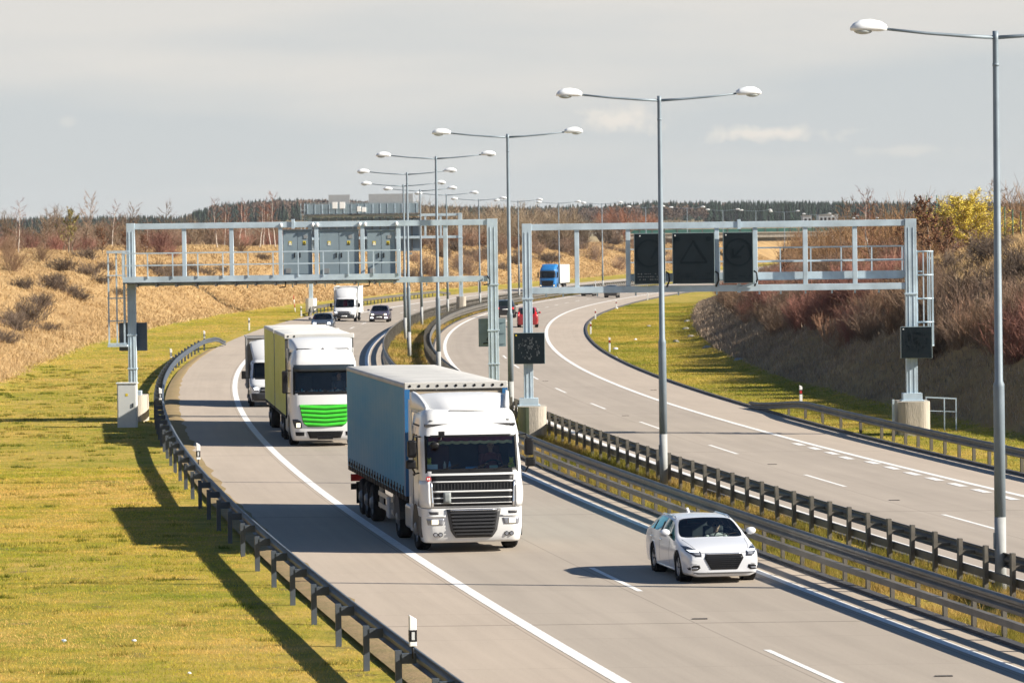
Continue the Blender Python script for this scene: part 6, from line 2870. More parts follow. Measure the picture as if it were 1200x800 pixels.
        mb.build("wheel_arch", trim_m, root)
        mb = MB()
        mb.bar((s * (C_.w(1.6) + .002), .75, .8), (s * (C_.w(2.3) + .002), .75, 2.0), .012, .014, up=(0, 1, 0))
        mb.bar((s * (C_.w(1.6) + .002), 1.7, .8), (s * (C_.w(2.3) + .002), 1.7, 3.0), .012, .014, up=(0, 1, 0))
        mb.build("door_gap", trim_m, root)
        mb = MB()
        mb.box((s * 1.20, 2.5, 2.2), (.03, .5, 2.6))
        mb.build("side_fairing", paint, root, bevel=.012)
        mb = MB()
        mb.box((s * .98, 3.2, .70), (.5, 1.2, .6))
        mb.build("fuel_tank", tank_m, root, bevel=.08, seg=3)
    # deflector
    mb = MB()
    rows = []
    for i in range(9):
        f_ = i / 8
        y = .85 + 1.5 * f_
        zt_ = 3.46 + .46 * math.sin(f_ * PI / 2)
        ww = .92 + .26 * f_
        rows.append([(-ww, y, 3.38)] + [(x * ww, y - .12 * (1 - x * x) * (1 - f_), zt_ - .08 * abs(x) ** 4) for x in (-1, -.9, -.7, -.4, 0, .4, .7, .9, 1)] + [(ww, y, 3.38)])
    mb.grid(rows, 0, True)
    mb.add(rows[0], [tuple(range(len(rows[0])))], 0)
    mb.add(rows[-1], [tuple(range(len(rows[-1])))[::-1]], 0)
    mb.build("roof_deflector", paint, root)
    mb = MB()
    mb.box((0, .95, 3.50), (1.9, .12, .06))
    mb.ball((0, .8, 3.5), (.05, .06, .05), 8, 6)
    mb.build("light_bar", trim_m, root)
    mb = MB()
    for x in (-.75, -.05, .55):
        mb.bar((x, C_.fy(x, 1.97) - .02, 1.97), (x + .42, C_.fy(x + .42, 2.10) - .015, 2.10), .02, .02)
    mb.build("wiper", trim_m, root)
    if green:
        rng = random.Random(4)
        mb = MB()
        cl = MB()
        for k in range(22):
            x = -1.0 + k * .095 + rng.uniform(-.02, .02)
            h = rng.uniform(.05, .16)
            cl.ball((x, .44, 1.95 + h / 2), (rng.uniform(.03, .06), .04, h * .6), 8, 6, rng.randrange(4))
        cl.build("dash_clutter", [mat("clutter cream", (.6, .55, .45), .8), mat("clutter white", (.7, .7, .7), .8), mat("clutter teal", (.12, .35, .4), .8), mat("clutter brown", (.3, .2, .1), .8)], root)
    mb = MB()
    for s in (-1, 1):
        mb.box((s * .42, 3.4, .85), (.1, 5.4, .26))
    mb.build("chassis", chassis_m, root)
    truck_wheels(root, (1.42,), .51)
    fw_ = mat("pale wood panel", (.42, .34, .24))
    if tandem:
        make_trailer(root, 2.85, 10.5, curtain, roof_c, front_c, zb=1.02, zt=4.0, buckles=False, rivets=False)
        truck_wheels(root, (5.4, 6.75), .48)
        make_trailer(root, 11.0, 18.6, curtain, roof_c, front_c, zb=1.02, zt=4.0, buckles=False, rivets=False)
        truck_wheels(root, (14.4, 15.7), .48)
    else:
        make_trailer(root, 2.9, 12.0, curtain, roof_c, front_c, zb=1.1, zt=3.75, buckles=False, rivets=False)
        truck_wheels(root, (7.6, 8.9), .5)
    return root


p = at(379, 521)
rzB = yaw_in(p)
oB = local(p, rzB, (0, -1.2, 0))
ycur = mat("yellow green curtain", (0.62, 0.60, 0.10), .7, var=.1, scale=.6, col2=(0.74, 0.71, 0.20), stretch=(1, .4, 1.5))
truck_B(oB, rzB, "white truck with bright green grille and yellow green curtain body, second in the queue", "box_truck",
        car_paint("white cab paint", (0.68, 0.685, 0.68)), True, ycur, mat("dark bulkhead", (.05, .055, .06), .7), mat("white tarpaulin roof", (.66, .65, .61), .7, var=.08, scale=.8), True)
person(local(oB, rzB, (.62, 1.36, 1.74)), rzB, "driver in a grey shirt behind the windscreen of the truck with the green grille", (0.16, 0.17, 0.19), glasses=False)
# lettering on the curtain: pale illegible stencil marks
p = at_z(641.5, 335.5, Zr(560, -9))
p = Vector((at_D(641.5, 335, 566).x, 566, Zr(566, -9)))
truck_B(p, -heading(566) - .03, "distant blue truck with a white box body coming down the far bend", "box_truck", car_paint("blue cab paint", (0.02, 0.17, 0.45)), False,
        mat("white box side", (.50, .50, .48), .6), mat("blue bulkhead", (.03, .15, .35), .6), mat("white box roof", (.7, .7, .7), .6), False)


def box_van(loc, rz, label, body_c, roof_c, lower=True, red_item=False, pod=True):
    root = thing("box_van", loc, label, "van", rz)
    paint = car_paint("white van paint", (0.62, 0.63, 0.64))
    prof = [(.25, .10), (.34, .0), (.75, .02), (.95, .06), (1.02, .12), (1.22, .55), (1.3, .78), (1.95, 1.30), (2.05, 1.42), (2.12, 1.6)]
    C_ = Cab(prof, [(.25, .92), (.5, 1.0), (1.2, 1.0), (1.95, .92), (2.12, .80)], 2.75, .28, .14)
    WX, Z0, Z1 = .86, 1.30, 1.93
    zl = [.25, .34, .5, .75, .9, .98, 1.02, 1.08, 1.15, 1.22, Z0, 1.45, 1.6, 1.75, Z1, 2.0, 2.05, 2.09, 2.12]
    cab_shell(C_, zl, (WX, Z0, Z1), root, "cab_body", paint)
    mb = MB()
    rows = []
    for i in range(7):
        z = Z0 + (Z1 - Z0) * i / 6
        w = C_.w(z)
        rows.append([(x * w, C_.fy(x * w, z) + .01, z) for x in [-WX + 2 * WX * k / 12 for k in range(13)]])
    mb.grid(rows, 0, True)
    mb.build("windscreen", wind_g, root)
    fr = MB()
    for a, b in ((Z0 - .07, Z0 + .02), (Z1 - .01, Z1 + .03)):
        q = fpatch(C_, [(a, -.86, .86), (b, -.85, .85)], .008, .03, 12, 2)
        fr.add(q.v, q.f)
    fr.build("windscreen_frame", trim_m, root)
    mb = MB()
    mb.box((0, 2.6, 1.4), (1.8, .06, 1.3))
    mb.box((0, 1.6, .8), (1.8, 1.9, .1))
    for s in (-1, 1):
        mb.box((s * .91, 1.95, 1.2), (.03, 1.2, 1.0))
    mb.box((0, 2.0, 2.0), (1.5, 1.0, .04))
    mb.build("cab_lining", cabin_dark, root)
    mb = MB()
    mb.box((0, 1.15, 1.2), (1.7, .5, .18))
    mb.build("dashboard", cabin_dark, root, bevel=.04)
    for s in (-1, 1):
        mb = MB()
        mb.box((s * .48, 2.1, 1.4), (.5, .15, .8))
        mb.build("seat", seat_m, root, bevel=.04)
    if red_item:
        mb = MB()
        mb.box((-.02, 1.75, 1.58), (.36, .25, .5))
        mb.ball((-.02, 1.7, 1.86), (.11, .11, .13), 10, 8)
        mb.build("red_jacket", mat("red fabric", (.55, .03, .03), .9), root, bevel=.05)
    blk = mat("black bumper plastic", (.02, .021, .024), .55)
    fpatch(C_, [(.28, -.90, .90), (.62, -.94, .94)], .03, .06, 14, 5).build("bumper", blk, root)
    g = fpatch(C_, [(.64, -.58, .58), (.90, -.50, .50)], .014, .04, 10, 4).build("grille", blk, root)
    fpatch(C_, [(.76, -.52, .52), (.79, -.52, .52)], .03, .02, 8, 1).build("grille_bar", chrome_m, g)
    fpatch(C_, [(.42, -.26, .26), (.53, -.26, .26)], .05, .02, 4, 2).build("number_plate", plate_w, root)
    for s in (-1, 1):
        def rw(z, a, b):
            return (z, min(s * a, s * b), max(s * a, s * b))
        hl = fpatch(C_, [rw(.72, .60, .80), rw(.95, .66, .97)], .014, .04, 6, 5).build("headlight", lamp_g, root)
        fpatch(C_, [rw(.78, .68, .80), rw(.88, .68, .82)], .022, .02, 4, 4).build("lit_lamp", lit_c, hl)
        mb = MB()
        w = C_.w(1.6)
        mb.prism([(1.15, 1.3), (2.3, 1.3), (2.3, 1.86), (1.6, 1.88)], 'yz', s * (w + .005), s * (w + .03))
        mb.build("side_window", side_g, root)
        mb = MB()
        mb.box((s * 1.24, 1.05, 1.42), (.22, .14, .36))
        mb.build("mirror", trim_m, root, bevel=.04)
        mb = MB()
        mb.bar((s * .96, 1.12, 1.30), (s * 1.18, 1.06, 1.30), .06, .06)
        mb.build("mirror_arm", trim_m, root)
    wheels = ((1.0, .34), (4.5, .34))
    for y, r in wheels:
        for s in (-1, 1):
            wheel(root, s * .90, y, r, .23, s, rim_steel, False)
            mb = MB()
            mb.prism([(y + .42 * math.cos(a), r + .42 * math.sin(a)) for a in [PI * k / 12 for k in range(13)]] + [(y - .42, r - .05)], 'yz', s * .7, s * 1.015)
            mb.build("wheel_arch", trim_m, root)
    # box body
    y0, y1, zb, zt, hw = 2.45, 6.6, .80, 3.05, 1.08
    mb = MB()
    mb.box((0, (y0 + y1) / 2, (zb + zt) / 2), (2 * hw, y1 - y0, zt - zb))
    bx_ = mb.build("box_body", body_c, root, bevel=.03)
    mb = MB()
    for s in (-1, 1):
        mb.bar((s * hw, y0, zt), (s * hw, y1, zt), .06, .06)
        mb.bar((s * hw, y0, zb), (s * hw, y1, zb), .06, .08)
        mb.bar((s * hw, y0, zb), (s * hw, y0, zt), .06, .06)
    mb.bar((-hw, y0, zt), (hw, y0, zt), .06, .06)
    mb.build("edge_trim", roof_c, bx_)
    mb = MB()
    mb.box((0, 3.9, .62), (.9, 5.2, .14))
    mb.build("chassis", chassis_m, root)
    if pod:
        mb = MB()
        rows = []
        for i in range(9):
            f_ = i / 8
            z = 2.06 + .9 * f_
            y = 1.45 + .95 * f_ ** 1.3
            rows.append([(x * (.80 + .18 * f_), y + .22 * abs(x) ** 3 * 1.0, z) for x in (-1, -.9, -.7, -.35, 0, .35, .7, .9, 1)])
        mb.grid(rows, 0, True)
        mb.grid([[(r[0][0], r[0][1], r[0][2]), (r[0][0], 2.44, r[0][2])] for r in rows], 0, True)
        mb.grid([[(r[-1][0], r[-1][1], r[-1][2]), (r[-1][0], 2.44, r[-1][2])] for r in rows], 0, True)
        mb.grid([[(p_[0], p_[1], p_[2]), (p_[0], 2.44, p_[2])] for p_ in rows[-1]], 0, True)
        mb.build("wind_deflector", paint, root)
    return root


p = at(404, 376.5)
box_van(local(p, yaw_in(p), (0, -.9, 0)), yaw_in(p) - .03, "white box van with a red jacket behind its windscreen, last in the slow lane", mat("white van box", (.68, .68, .66), .6, var=.04), white_pl, True, True)
p = at(319, 476)
vv = box_van(local(p, yaw_in(p), (0, -.9, 0)), yaw_in(p), "white van with a grey brown box body peeking out left behind the yellow green truck", mat("dusty grey box", (.17, .16, .145), .7, var=.2, scale=.8), mat("grey trim", (.3, .3, .3), .6))
# ------------------------------------------------------------------ vegetation
AL = np.array(A_L)
REL = [(i, b[1]) for i, b in enumerate(B_R) if isinstance(b, tuple)]


def col_left(a):
    return np.interp(a, AL, NL - 1 - np.arange(len(AL)))


def col_right(rel):
    return np.interp(rel, [r for _, r in REL], [NL + len(mid_t) + i for i, _ in REL])


def tpos(D, c):
    """terrain point for arrays of distance and fractional column"""
    r = np.interp(D, TD, np.arange(len(TD)))
    i = np.clip(r.astype(int), 0, len(TD) - 2)
    fr = (r - i)[:, None]
    j = np.clip(c.astype(int), 0, NCOL - 2)
    fc = (c - j)[:, None]
    return (TV[i, j] * (1 - fr) + TV[i + 1, j] * fr) * (1 - fc) + (TV[i, j + 1] * (1 - fr) + TV[i + 1, j + 1] * fr) * fc


def visible(P_, m=150):
    d = P_ - np.array([0, 0, CAM_H])
    px = 600 + FPX * d[:, 0] / d[:, 1]
    return (px > -m) & (px < 1200 + m)


def blades(P_, nb, h0, h1, w, lean, spread, seed):
    """tufts of single triangle blades; returns V, F"""
    g = np.random.default_rng(seed)
    n = len(P_) * nb
    B = np.repeat(P_, nb, 0).astype(np.float32)
    B[:, :2] += g.normal(0, spread, (n, 2)).astype(np.float32)
    B[:, 2] -= .02
    an = g.uniform(0, 2 * PI, n)
    H_ = g.uniform(h0, h1, n)
    sc = w if np.ndim(w) == 0 else np.repeat(w, nb)
    wx = np.cos(an) * sc / 2
    wy = np.sin(an) * sc / 2
    tl = np.stack([g.normal(0, lean, n) * H_, g.normal(0, lean, n) * H_, H_], 1)
    V = np.empty((n, 3, 3), np.float32)
    V[:, 0] = B + np.stack([wx, wy, 0 * wx], 1)
    V[:, 1] = B - np.stack([wx, wy, 0 * wx], 1)
    V[:, 2] = B + tl
    return V.reshape(-1, 3), np.arange(n * 3).reshape(-1, 3)


def stuff(name, V, F, m_):
    o = link(name, raw_mesh(name, V, F, m_))
    tag(o, kind="stuff")
    return o


def mown_mat():
    m = g_mat.copy()
    return m


def turf_mat(name, stops, island=.3):
    """mown grass: bleached and green patches at several sizes"""
    m, nt, b = _nt(name)
    N = nt.nodes
    Lk = nt.links
    tc = N.new("ShaderNodeTexCoord")
    tot = None
    for scale, sc3, amp, loc in ((.11, (1, .55, 1), 1.15, 0), (.55, (.6, 1.5, 1), .85, 7), (2.6, (.6, 1.4, 1), .55, 3), (9, (1, 1, 1), .35, 5)):
        mp = N.new("ShaderNodeMapping")
        mp.inputs["Scale"].default_value = sc3
        mp.inputs["Location"].default_value = (loc, loc * 2, 0)
        Lk.new(tc.outputs["Object"], mp.inputs[0])
        n = N.new("ShaderNodeTexNoise")
        n.inputs["Scale"].default_value = scale
        n.inputs["Detail"].default_value = 4
        Lk.new(mp.outputs[0], n.inputs["Vector"])
        q = N.new("ShaderNodeMath")
        q.operation = 'MULTIPLY_ADD'
        Lk.new(n.outputs["Fac"], q.inputs[0])
        q.inputs[1].default_value = amp
        if tot is None:
            q.inputs[2].default_value = .5 - .5 * (1.15 + .85 + .55 + .35)
        else:
            Lk.new(tot, q.inputs[2])
        tot = q.outputs[0]
    r = N.new("ShaderNodeValToRGB")
    el = r.color_ramp.elements
    while len(el) < len(stops):
        el.new(.5)
    for e_, (p, c) in zip(el, stops):
        e_.position = p
        e_.color = (*c, 1)
    Lk.new(tot, r.inputs[0])
    gn = N.new("ShaderNodeNewGeometry")
    mr = N.new("ShaderNodeMapRange")
    mr.inputs["To Min"].default_value = 1 - island
    mr.inputs["To Max"].default_value = 1 + island
    Lk.new(gn.outputs["Random Per Island"], mr.inputs["Value"])
    hs = N.new("ShaderNodeHueSaturation")
    Lk.new(mr.outputs[0], hs.inputs["Value"])
    Lk.new(r.outputs[0], hs.inputs["Color"])
    Lk.new(hs.outputs[0], b.inputs["Base Color"])
    b.inputs["Roughness"].default_value = .95
    b.inputs["Specular IOR Level"].default_value = .08
    tl = N.new("ShaderNodeBsdfTranslucent")      # thin blades let light through
    Lk.new(hs.outputs[0], tl.inputs["Color"])
    mx = N.new("ShaderNodeMixShader")
    mx.inputs["Fac"].default_value = .45
    Lk.new(b.outputs[0], mx.inputs[1])
    Lk.new(tl.outputs[0], mx.inputs[2])
    Lk.new(mx.outputs[0], N["Material Output"].inputs["Surface"])
    return m


g = np.random.default_rng(5)
# short mown turf of both verges
n = 95000
D = np.concatenate([g.uniform(60, 130, int(n * .62)), g.uniform(130, 420, n - int(n * .62))])
a = g.uniform(.45, 9.4, n)
P_ = tpos(D, col_left(a))
k = visible(P_) & ((a > 1.3) | (g.uniform(0, 1, n) < .35 + .35 * np.sin(D * .8 + a * 3)))
P_ = P_[k]
V, F = blades(P_, 4, .025, .08, np.clip(P_[:, 1] / 4560 * .9, .016, .05), .55, .07, 1)
stuff("mown_grass", V, F, turf_mat("mown turf", [(.26, (0.76, 0.50, 0.18)), (.42, (0.66, 0.46, 0.105)), (.54, (0.50, 0.42, 0.058)), (.68, (0.33, 0.36, 0.035)), (.88, (.13, .175, .02))]))
n = 60000
D = g.uniform(95, 480, n) ** 1.0
rel_lo = -2.2
bf = np.interp(D, FB[0], FB[1])
a = g.uniform(.03, 1.0, n) * bf
P_ = np.array([0]) if False else None
cc = NL + len(mid_t) + np.where(a < 2.5, np.interp(a, [0.02, .35, 1.2, 2.5], [0, 1, 2, 3]), 0)
cc2 = col_right(np.clip(a - bf, -2.2, 0.2))
f_ = np.clip((a - 2.5) / np.maximum(bf - 2.2 - 2.5, .1), 0, 1)
cc3 = NL + len(mid_t) + 3 + f_
c = np.where(a < 2.5, cc, np.where(a - bf < -2.2, cc3, cc2))
P_ = tpos(D, c)
k = visible(P_)
P_ = P_[k]
V, F = blades(P_, 4, .04, .11, np.clip(P_[:, 1] / 4560 * .9, .02, .07), .5, .10, 2)
stuff("mown_grass", V, F, turf_mat("fresh turf", [(.20, (0.58, 0.42, 0.12)), (.40, (0.50, 0.375, 0.075)), (.54, (0.33, 0.310, 0.045)), (.76, (0.16, 0.205, 0.025))]))
# darker tussocks that stand a little taller in the left verge
n = 300
D = g.uniform(62, 230, n)
a = g.uniform(.8, 9.3, n)
P_ = np.repeat(tpos(D, col_left(a)), 16, 0)
P_[:, :2] += g.normal(0, 1, (len(P_), 2)) * np.repeat(g.uniform(.06, .26, n), 16)[:, None] * np.array([1.5, .7])
P_ = P_[visible(P_)]
V, F = blades(P_, 6, .05, .14, np.clip(P_[:, 1] / 4560 * .9, .016, .05), .5, .05, 11)
stuff("grass_tussocks", V, F, turf_mat("tussock grass", [(.3, (0.34, 0.26, 0.06)), (.5, (0.20, 0.21, 0.025)), (.7, (0.10, 0.135, 0.018))]))
# rough yellow grass of the median
n = 42000
D = np.concatenate([g.uniform(60, 160, int(n * .6)), g.uniform(160, 600, n - int(n * .6))])
t = g.uniform(-2.25, .75, n)
c = NL + np.interp(t, mid_t, np.arange(len(mid_t)))
P_ = tpos(D, c)
keep = (np.sin(P_[:, 0] * 1.7 + P_[:, 1] * .9) + np.sin(P_[:, 1] * .37 + 1) + g.normal(0, .8, n)) > -.7
P_ = P_[keep]
P_ = P_[visible(P_)]
V, F = blades(P_, 6, .08, .30, np.clip(P_[:, 1] / 4560 * .8, .016, .05), .45, .09, 3)
stuff("rough_grass", V, F, mat("median grass", (0.27, 0.20, 0.065), .9, scale=.7, col2=(0.15, 0.14, 0.030), island=.4, spec=.1))
# long dry grass on the cutting slopes
med_m = turf_mat("median grass", [(.22, (0.55, 0.38, 0.15)), (.42, (0.42, 0.29, 0.09)), (.58, (0.26, 0.22, 0.045)), (.78, (0.12, 0.13, 0.022))])
bpy.data.objects["rough_grass"].data.materials[0] = med_m
dry_m = mat("long dry grass", (0.41, 0.265, 0.12), .9, scale=.16, col2=(0.51, 0.37, 0.195), island=.12, spec=.1, detail=8)
n = 90000
D = g.uniform(200, 1000, n)
a = 9.3 + 36 * g.uniform(0, 1, n) ** 1.4
P_ = tpos(D, col_left(a))
P_ = P_[visible(P_)]
V, F = blades(P_, 6, .10, .36, np.clip(P_[:, 1] / 4560 * .75, .03, .10), .75, .3, 4)
stuff("dry_grass", V, F, dry_m)
n = 60000
D = 120 + 380 * g.uniform(0, 1, n) ** 1.25
rel = g.uniform(.05, 19, n)
P_ = tpos(D, col_right(rel))
vis = visible(P_)
P_, rel = P_[vis], rel[vis]
up = rel > (7.5 + g.normal(0, 1.2, len(rel)))
V, F = blades(P_[up], 6, .15, .45, np.clip(P_[up][:, 1] / 4560 * .8, .03, .08), .6, .2, 5)
stuff("dry_grass", V, F, dry_m)
V, F = blades(P_[~up], 6, .12, .38, np.clip(P_[~up][:, 1] / 4560 * .8, .025, .07), .35, .16, 6)
stuff("dry_grass", V, F, mat("dull slope grass", (0.23, 0.175, 0.13), .95, scale=.35, col2=(0.46, 0.35, 0.25), island=.35, spec=.05))


# ---- woody plants
def seg_mesh(segs, sides=3):
    """segs: list (p0, p1, r0, r1) -> V, F quads"""
    S = np.array([[*s[0], *s[1], s[2], s[3]] for s in segs], np.float32)
    p0, p1, r0, r1 = S[:, :3], S[:, 3:6], S[:, 6], S[:, 7]
    d = p1 - p0
    d /= np.maximum(np.linalg.norm(d, axis=1, keepdims=True), 1e-6)
    ref = np.where(np.abs(d[:, 2:3]) > .9, np.array([[1, 0, 0]]), np.array([[0, 0, 1]])).astype(np.float32)
    A = np.cross(d, ref)
    A /= np.maximum(np.linalg.norm(A, axis=1, keepdims=True), 1e-6)
    B = np.cross(d, A)
    n = len(S)
    V = np.empty((n, 2, sides, 3), np.float32)
    for k in range(sides):
        an = 2 * PI * k / sides
        o = A * math.cos(an) + B * math.sin(an)
        V[:, 0, k] = p0 + o * r0[:, None]
        V[:, 1, k] = p1 + o * r1[:, None]
    base = (np.arange(n) * 2 * sides)[:, None]
    F = []
    for k in range(sides):
        k2 = (k + 1) % sides
        F.append(np.concatenate([base + k, base + k2, base + sides + k2, base + sides + k], 1))
    return V.reshape(-1, 3), np.concatenate(F, 0)


def grow(rng, h, trunk_r, nmain, ntw, spread, first, droop=0.0, tr=.011, lean=.06):
    """returns trunk segments, twig segments"""
    trunk, tw = [], []
    pts = []
    p = Vector((0, 0, -.1))
    n = 7
    dirv = Vector((rng.gauss(0, lean), rng.gauss(0, lean), 1))
    for i in range(n + 1):
        pts.append(p.copy())
        dirv = (dirv + Vector((rng.gauss(0, .08), rng.gauss(0, .08), .12))).normalized()
        p = p + dirv * (h * .92 / n)
    for i in range(n):
        r0 = trunk_r * (1 - .88 * i / n)
        r1 = trunk_r * (1 - .88 * (i + 1) / n)
        trunk.append((pts[i], pts[i + 1], r0, r1))

    def twigs(p0, d, L, cnt, r):
        for _ in range(cnt):
            f = rng.uniform(.15, 1)
            b = p0 + d * L * f
            dd = (d + Vector((rng.gauss(0, .6), rng.gauss(0, .6), rng.gauss(.15 - droop, .45)))).normalized()
            l2 = L * rng.uniform(.25, .6)
            m = b + dd * l2 * .55
            dd2 = (dd + Vector((rng.gauss(0, .3), rng.gauss(0, .3), rng.gauss(.15 - droop * 1.5, .25)))).normalized()
            tw.append((b, m, r, r * .75))
            tw.append((m, m + dd2 * l2 * .6, r * .75, r * .35))
    for k in range(nmain):
        f = first + (1 - first) * (k + rng.random()) / nmain
        i = min(n - 1, int(f * n))
        b = pts[i].lerp(pts[i + 1], f * n - i)
        an = k * 2.4 + rng.uniform(-.5, .5)
        el = rng.uniform(.35, .95)
        d = Vector((math.cos(an) * math.cos(el), math.sin(an) * math.cos(el), math.sin(el)))
        L = spread * h * (1.05 - .65 * f) * rng.uniform(.75, 1.15)
        r = trunk_r * (1 - .85 * f) * .55
        q = b
        for s in range(3):
            d2 = (d + Vector((rng.gauss(0, .16), rng.gauss(0, .16), .10 - droop * .4))).normalized()
            q2 = q + d2 * L / 3
            trunk_or = trunk if False else tw
            tw.append((q, q2, max(tr, r * (1 - s / 3.4)), max(tr, r * (1 - (s + 1) / 3.4))))
            twigs(q, d2, L / 1.6, max(1, ntw // 3), tr)
            q = q2
            d = d2
    return trunk, tw


def shrub_segs(rng, h, nst, ntw, spread, tr):
    tw = []
    for k in range(nst):
        an = rng.uniform(0, 2 * PI)
        el = rng.uniform(.75, 1.5)
        d = Vector((math.cos(an) * math.cos(el) * spread, math.sin(an) * math.cos(el) * spread, math.sin(el))).normalized()
        b = Vector((rng.gauss(0, .22) * spread, rng.gauss(0, .22) * spread, -.1))
        L = h * rng.uniform(.6, 1.05)
        q = b
        for s in range(3):
            d2 = (d + Vector((rng.gauss(0, .14), rng.gauss(0, .14), .05))).normalized()
            q2 = q + d2 * L / 3
            tw.append((q, q2, tr * (1.8 - .4 * s), tr * (1.4 - .4 * s)))
            for _ in range(max(1, ntw // 3) + s):
                f = rng.uniform(.1, 1)
                b2 = q.lerp(q2, f)
                dd = (d2 + Vector((rng.gauss(0, .5), rng.gauss(0, .5), rng.gauss(.1, .35)))).normalized()
                l2 = L * rng.uniform(.16, .36)
                m = b2 + dd * l2 * .6
                tw.append((b2, m, tr * .8, tr * .6))
                for _ in range(2):
                    dd2 = (dd + Vector((rng.gauss(0, .45), rng.gauss(0, .45), rng.gauss(.1, .3)))).normalized()
                    tw.append((m, m + dd2 * l2 * .7, tr * .6, tr * .3))
            q = q2
            d = d2
    return tw


def leaf_quads(rng, segs, count, size, curl=.5):
    V, F = [], []
    S = rng.choices(segs, k=count)
    for s in S:
        f = rng.random()
        p = s[0].lerp(s[1], f) + Vector((rng.gauss(0, .05), rng.gauss(0, .05), rng.gauss(0, .05)))
        a = Vector((rng.gauss(0, 1), rng.gauss(0, 1), rng.gauss(0, 1))).normalized()
        b = a.cross(Vector((rng.gauss(0, 1), rng.gauss(0, 1), rng.gauss(0, 1)))).normalized()
        z = size * rng.uniform(.6, 1.3)
        o = len(V)
        V += [p - a * z * .5, p + b * z * .3, p + a * z * .5, p - b * z * .3]
        F.append((o, o + 1, o + 2, o + 3))
    return np.array(V, np.float32), np.array(F)


bark_w = mat("birch bark", (0.52, 0.45, 0.38), .8, var=.3, scale=5)
bark_g = mat("grey brown bark", (0.16, 0.125, 0.09), .9, var=.3, scale=4)
twig_b = mat("brown twigs", (0.19, 0.115, 0.065), .9, var=.25, scale=.6, objrand=.25)
twig_r = mat("reddish birch twigs", (0.185, 0.075, 0.045), .9, var=.25, scale=.6, objrand=.25)
twig_p = mat("purple red twigs", (0.27, 0.118, 0.085), .9, var=.3, scale=.6, objrand=.3)
twig_g = mat("grey twigs", (0.23, 0.15, 0.10), .9, var=.25, scale=.6, objrand=.25)
twig_k = mat("dark bramble twigs", (0.125, 0.088, 0.062), .9, var=.3, scale=.6, objrand=.25)
leaf_o = mat("withered oak leaves", (0.175, 0.075, 0.032), .8, var=.3, scale=2, island=.45)
leaf_y = mat("yellow willow catkins", (0.68, 0.55, 0.075), .8, var=.2, scale=2, island=.35)
leaf_yg = mat("yellow green buds", (0.22, 0.19, 0.035), .8, var=.2, scale=2, island=.35)


class Proto:
    def __init__(self, trunk, trunk_m, parts):
        self.trunk = trunk
        self.trunk_m = trunk_m
        self.parts = parts


def tree_proto(seed, h, trunk_r, nmain, ntw, spread, first, bark, tw_m, droop=0, tr=.011, leaf=None, nleaf=0, lsize=.1):
    rng = random.Random(seed)
    tk, tw = grow(rng, h, trunk_r, nmain, ntw, spread, first, droop, tr)
    V, F = seg_mesh(tk, 6)
    tm = raw_mesh("trunk", V, F, bark, True)
    V, F = seg_mesh(tw, 3)
    if leaf:
        V2, F2 = leaf_quads(rng, tw[len(tw) // 8:], nleaf, lsize)
        mi = np.concatenate([np.zeros(len(F), int), np.ones(len(F2), int)])
        F = np.concatenate([F, F2 + len(V)])
        V = np.concatenate([V, V2])
        cm_ = raw_mesh("crown", V, F, [tw_m, leaf], False, mi)
    else:
        cm_ = raw_mesh("crown", V, F, tw_m)
    return tm, cm_


def plant_tree(name, proto, loc, sc, label, cat, group):
    th = thing(name, loc, label, cat, random.uniform(0, 6.28), group)
    th.scale = (sc, sc, sc * random.uniform(.92, 1.1))
    link("trunk", proto[0], th)
    link("crown", proto[1], th)
    return th


def shrub_proto(seed, h, nst, ntw, spread, tr, m_, leaf=None, nleaf=0, lsize=.08):
    rng = random.Random(seed)
    tw = shrub_segs(rng, h, nst, ntw, spread, tr)
    V, F = seg_mesh(tw, 3)
    if leaf:
        V2, F2 = leaf_quads(rng, tw, nleaf, lsize)
        mi = np.concatenate([np.zeros(len(F), int), np.ones(len(F2), int)])
        F = np.concatenate([F, F2 + len(V)])
        V = np.concatenate([V, V2])
        return raw_mesh("shrub", V, F, [m_, leaf], False, mi)
    return raw_mesh("shrub", V, F, m_)


def plant_shrub(name, me, loc, sc, label, group, sz=1.0):
    o = link(name, me)
    o.location = loc
    o.rotation_euler = (0, 0, random.uniform(0, 6.28))
    o.scale = (sc, sc, sc * sz)
    tag(o, label, "shrub", group)
    return o


def proj_x(p):
    return 600 + FPX * p[0] / p[1] + ROLL * 0


def solve_left(px, a, D0=150, D1=1000):
    best = None
    for D in np.arange(D0, D1, 4.0):
        p = terr(float(D), -1, a)
        e_ = abs(proj_x(p) - px)
        if best is None or e_ < best[0] - 1e-6:
            best = (e_, float(D))
    return terr(best[1], -1, a)


def on_right(D, rel):
    return terr(D, 1, foot(D) + rel)


birch = [tree_proto(20 + i, 7.2, .085, 20, 15, .26, .25, bark_w, twig_r, .12, .013) for i in range(3)]
bare = [tree_proto(30 + i, 6.0, .10, 22, 18, .36, .14, bark_g, [twig_b, twig_g, twig_b][i], 0, .014) for i in range(3)]
oak = [tree_proto(40 + i, 4.6, .09, 20, 12, .36, .1, bark_g, twig_b, 0, .012, leaf_o, 1500, .17) for i in range(2)]
willow = tree_proto(50, 4.4, .12, 50, 24, .66, .02, bark_g, twig_g, .10, .011, leaf_y, 24000, .085)
willow2 = tree_proto(51, 4.8, .10, 26, 18, .36, .12, bark_g, twig_g, 0, .014, leaf_yg, 1300, .15)
sh_p = [shrub_proto(60 + i, 2.2, 52, 12, 1.35, .009, [twig_p, twig_p][i]) for i in range(2)]
sh_g = [shrub_proto(70 + i, 2.2, 52, 12, 1.35, .009, [twig_g, twig_b][i]) for i in range(2)]
sh_k = [shrub_proto(80 + i, 1.25, 70, 13, 1.9, .010, twig_k) for i in range(2)]
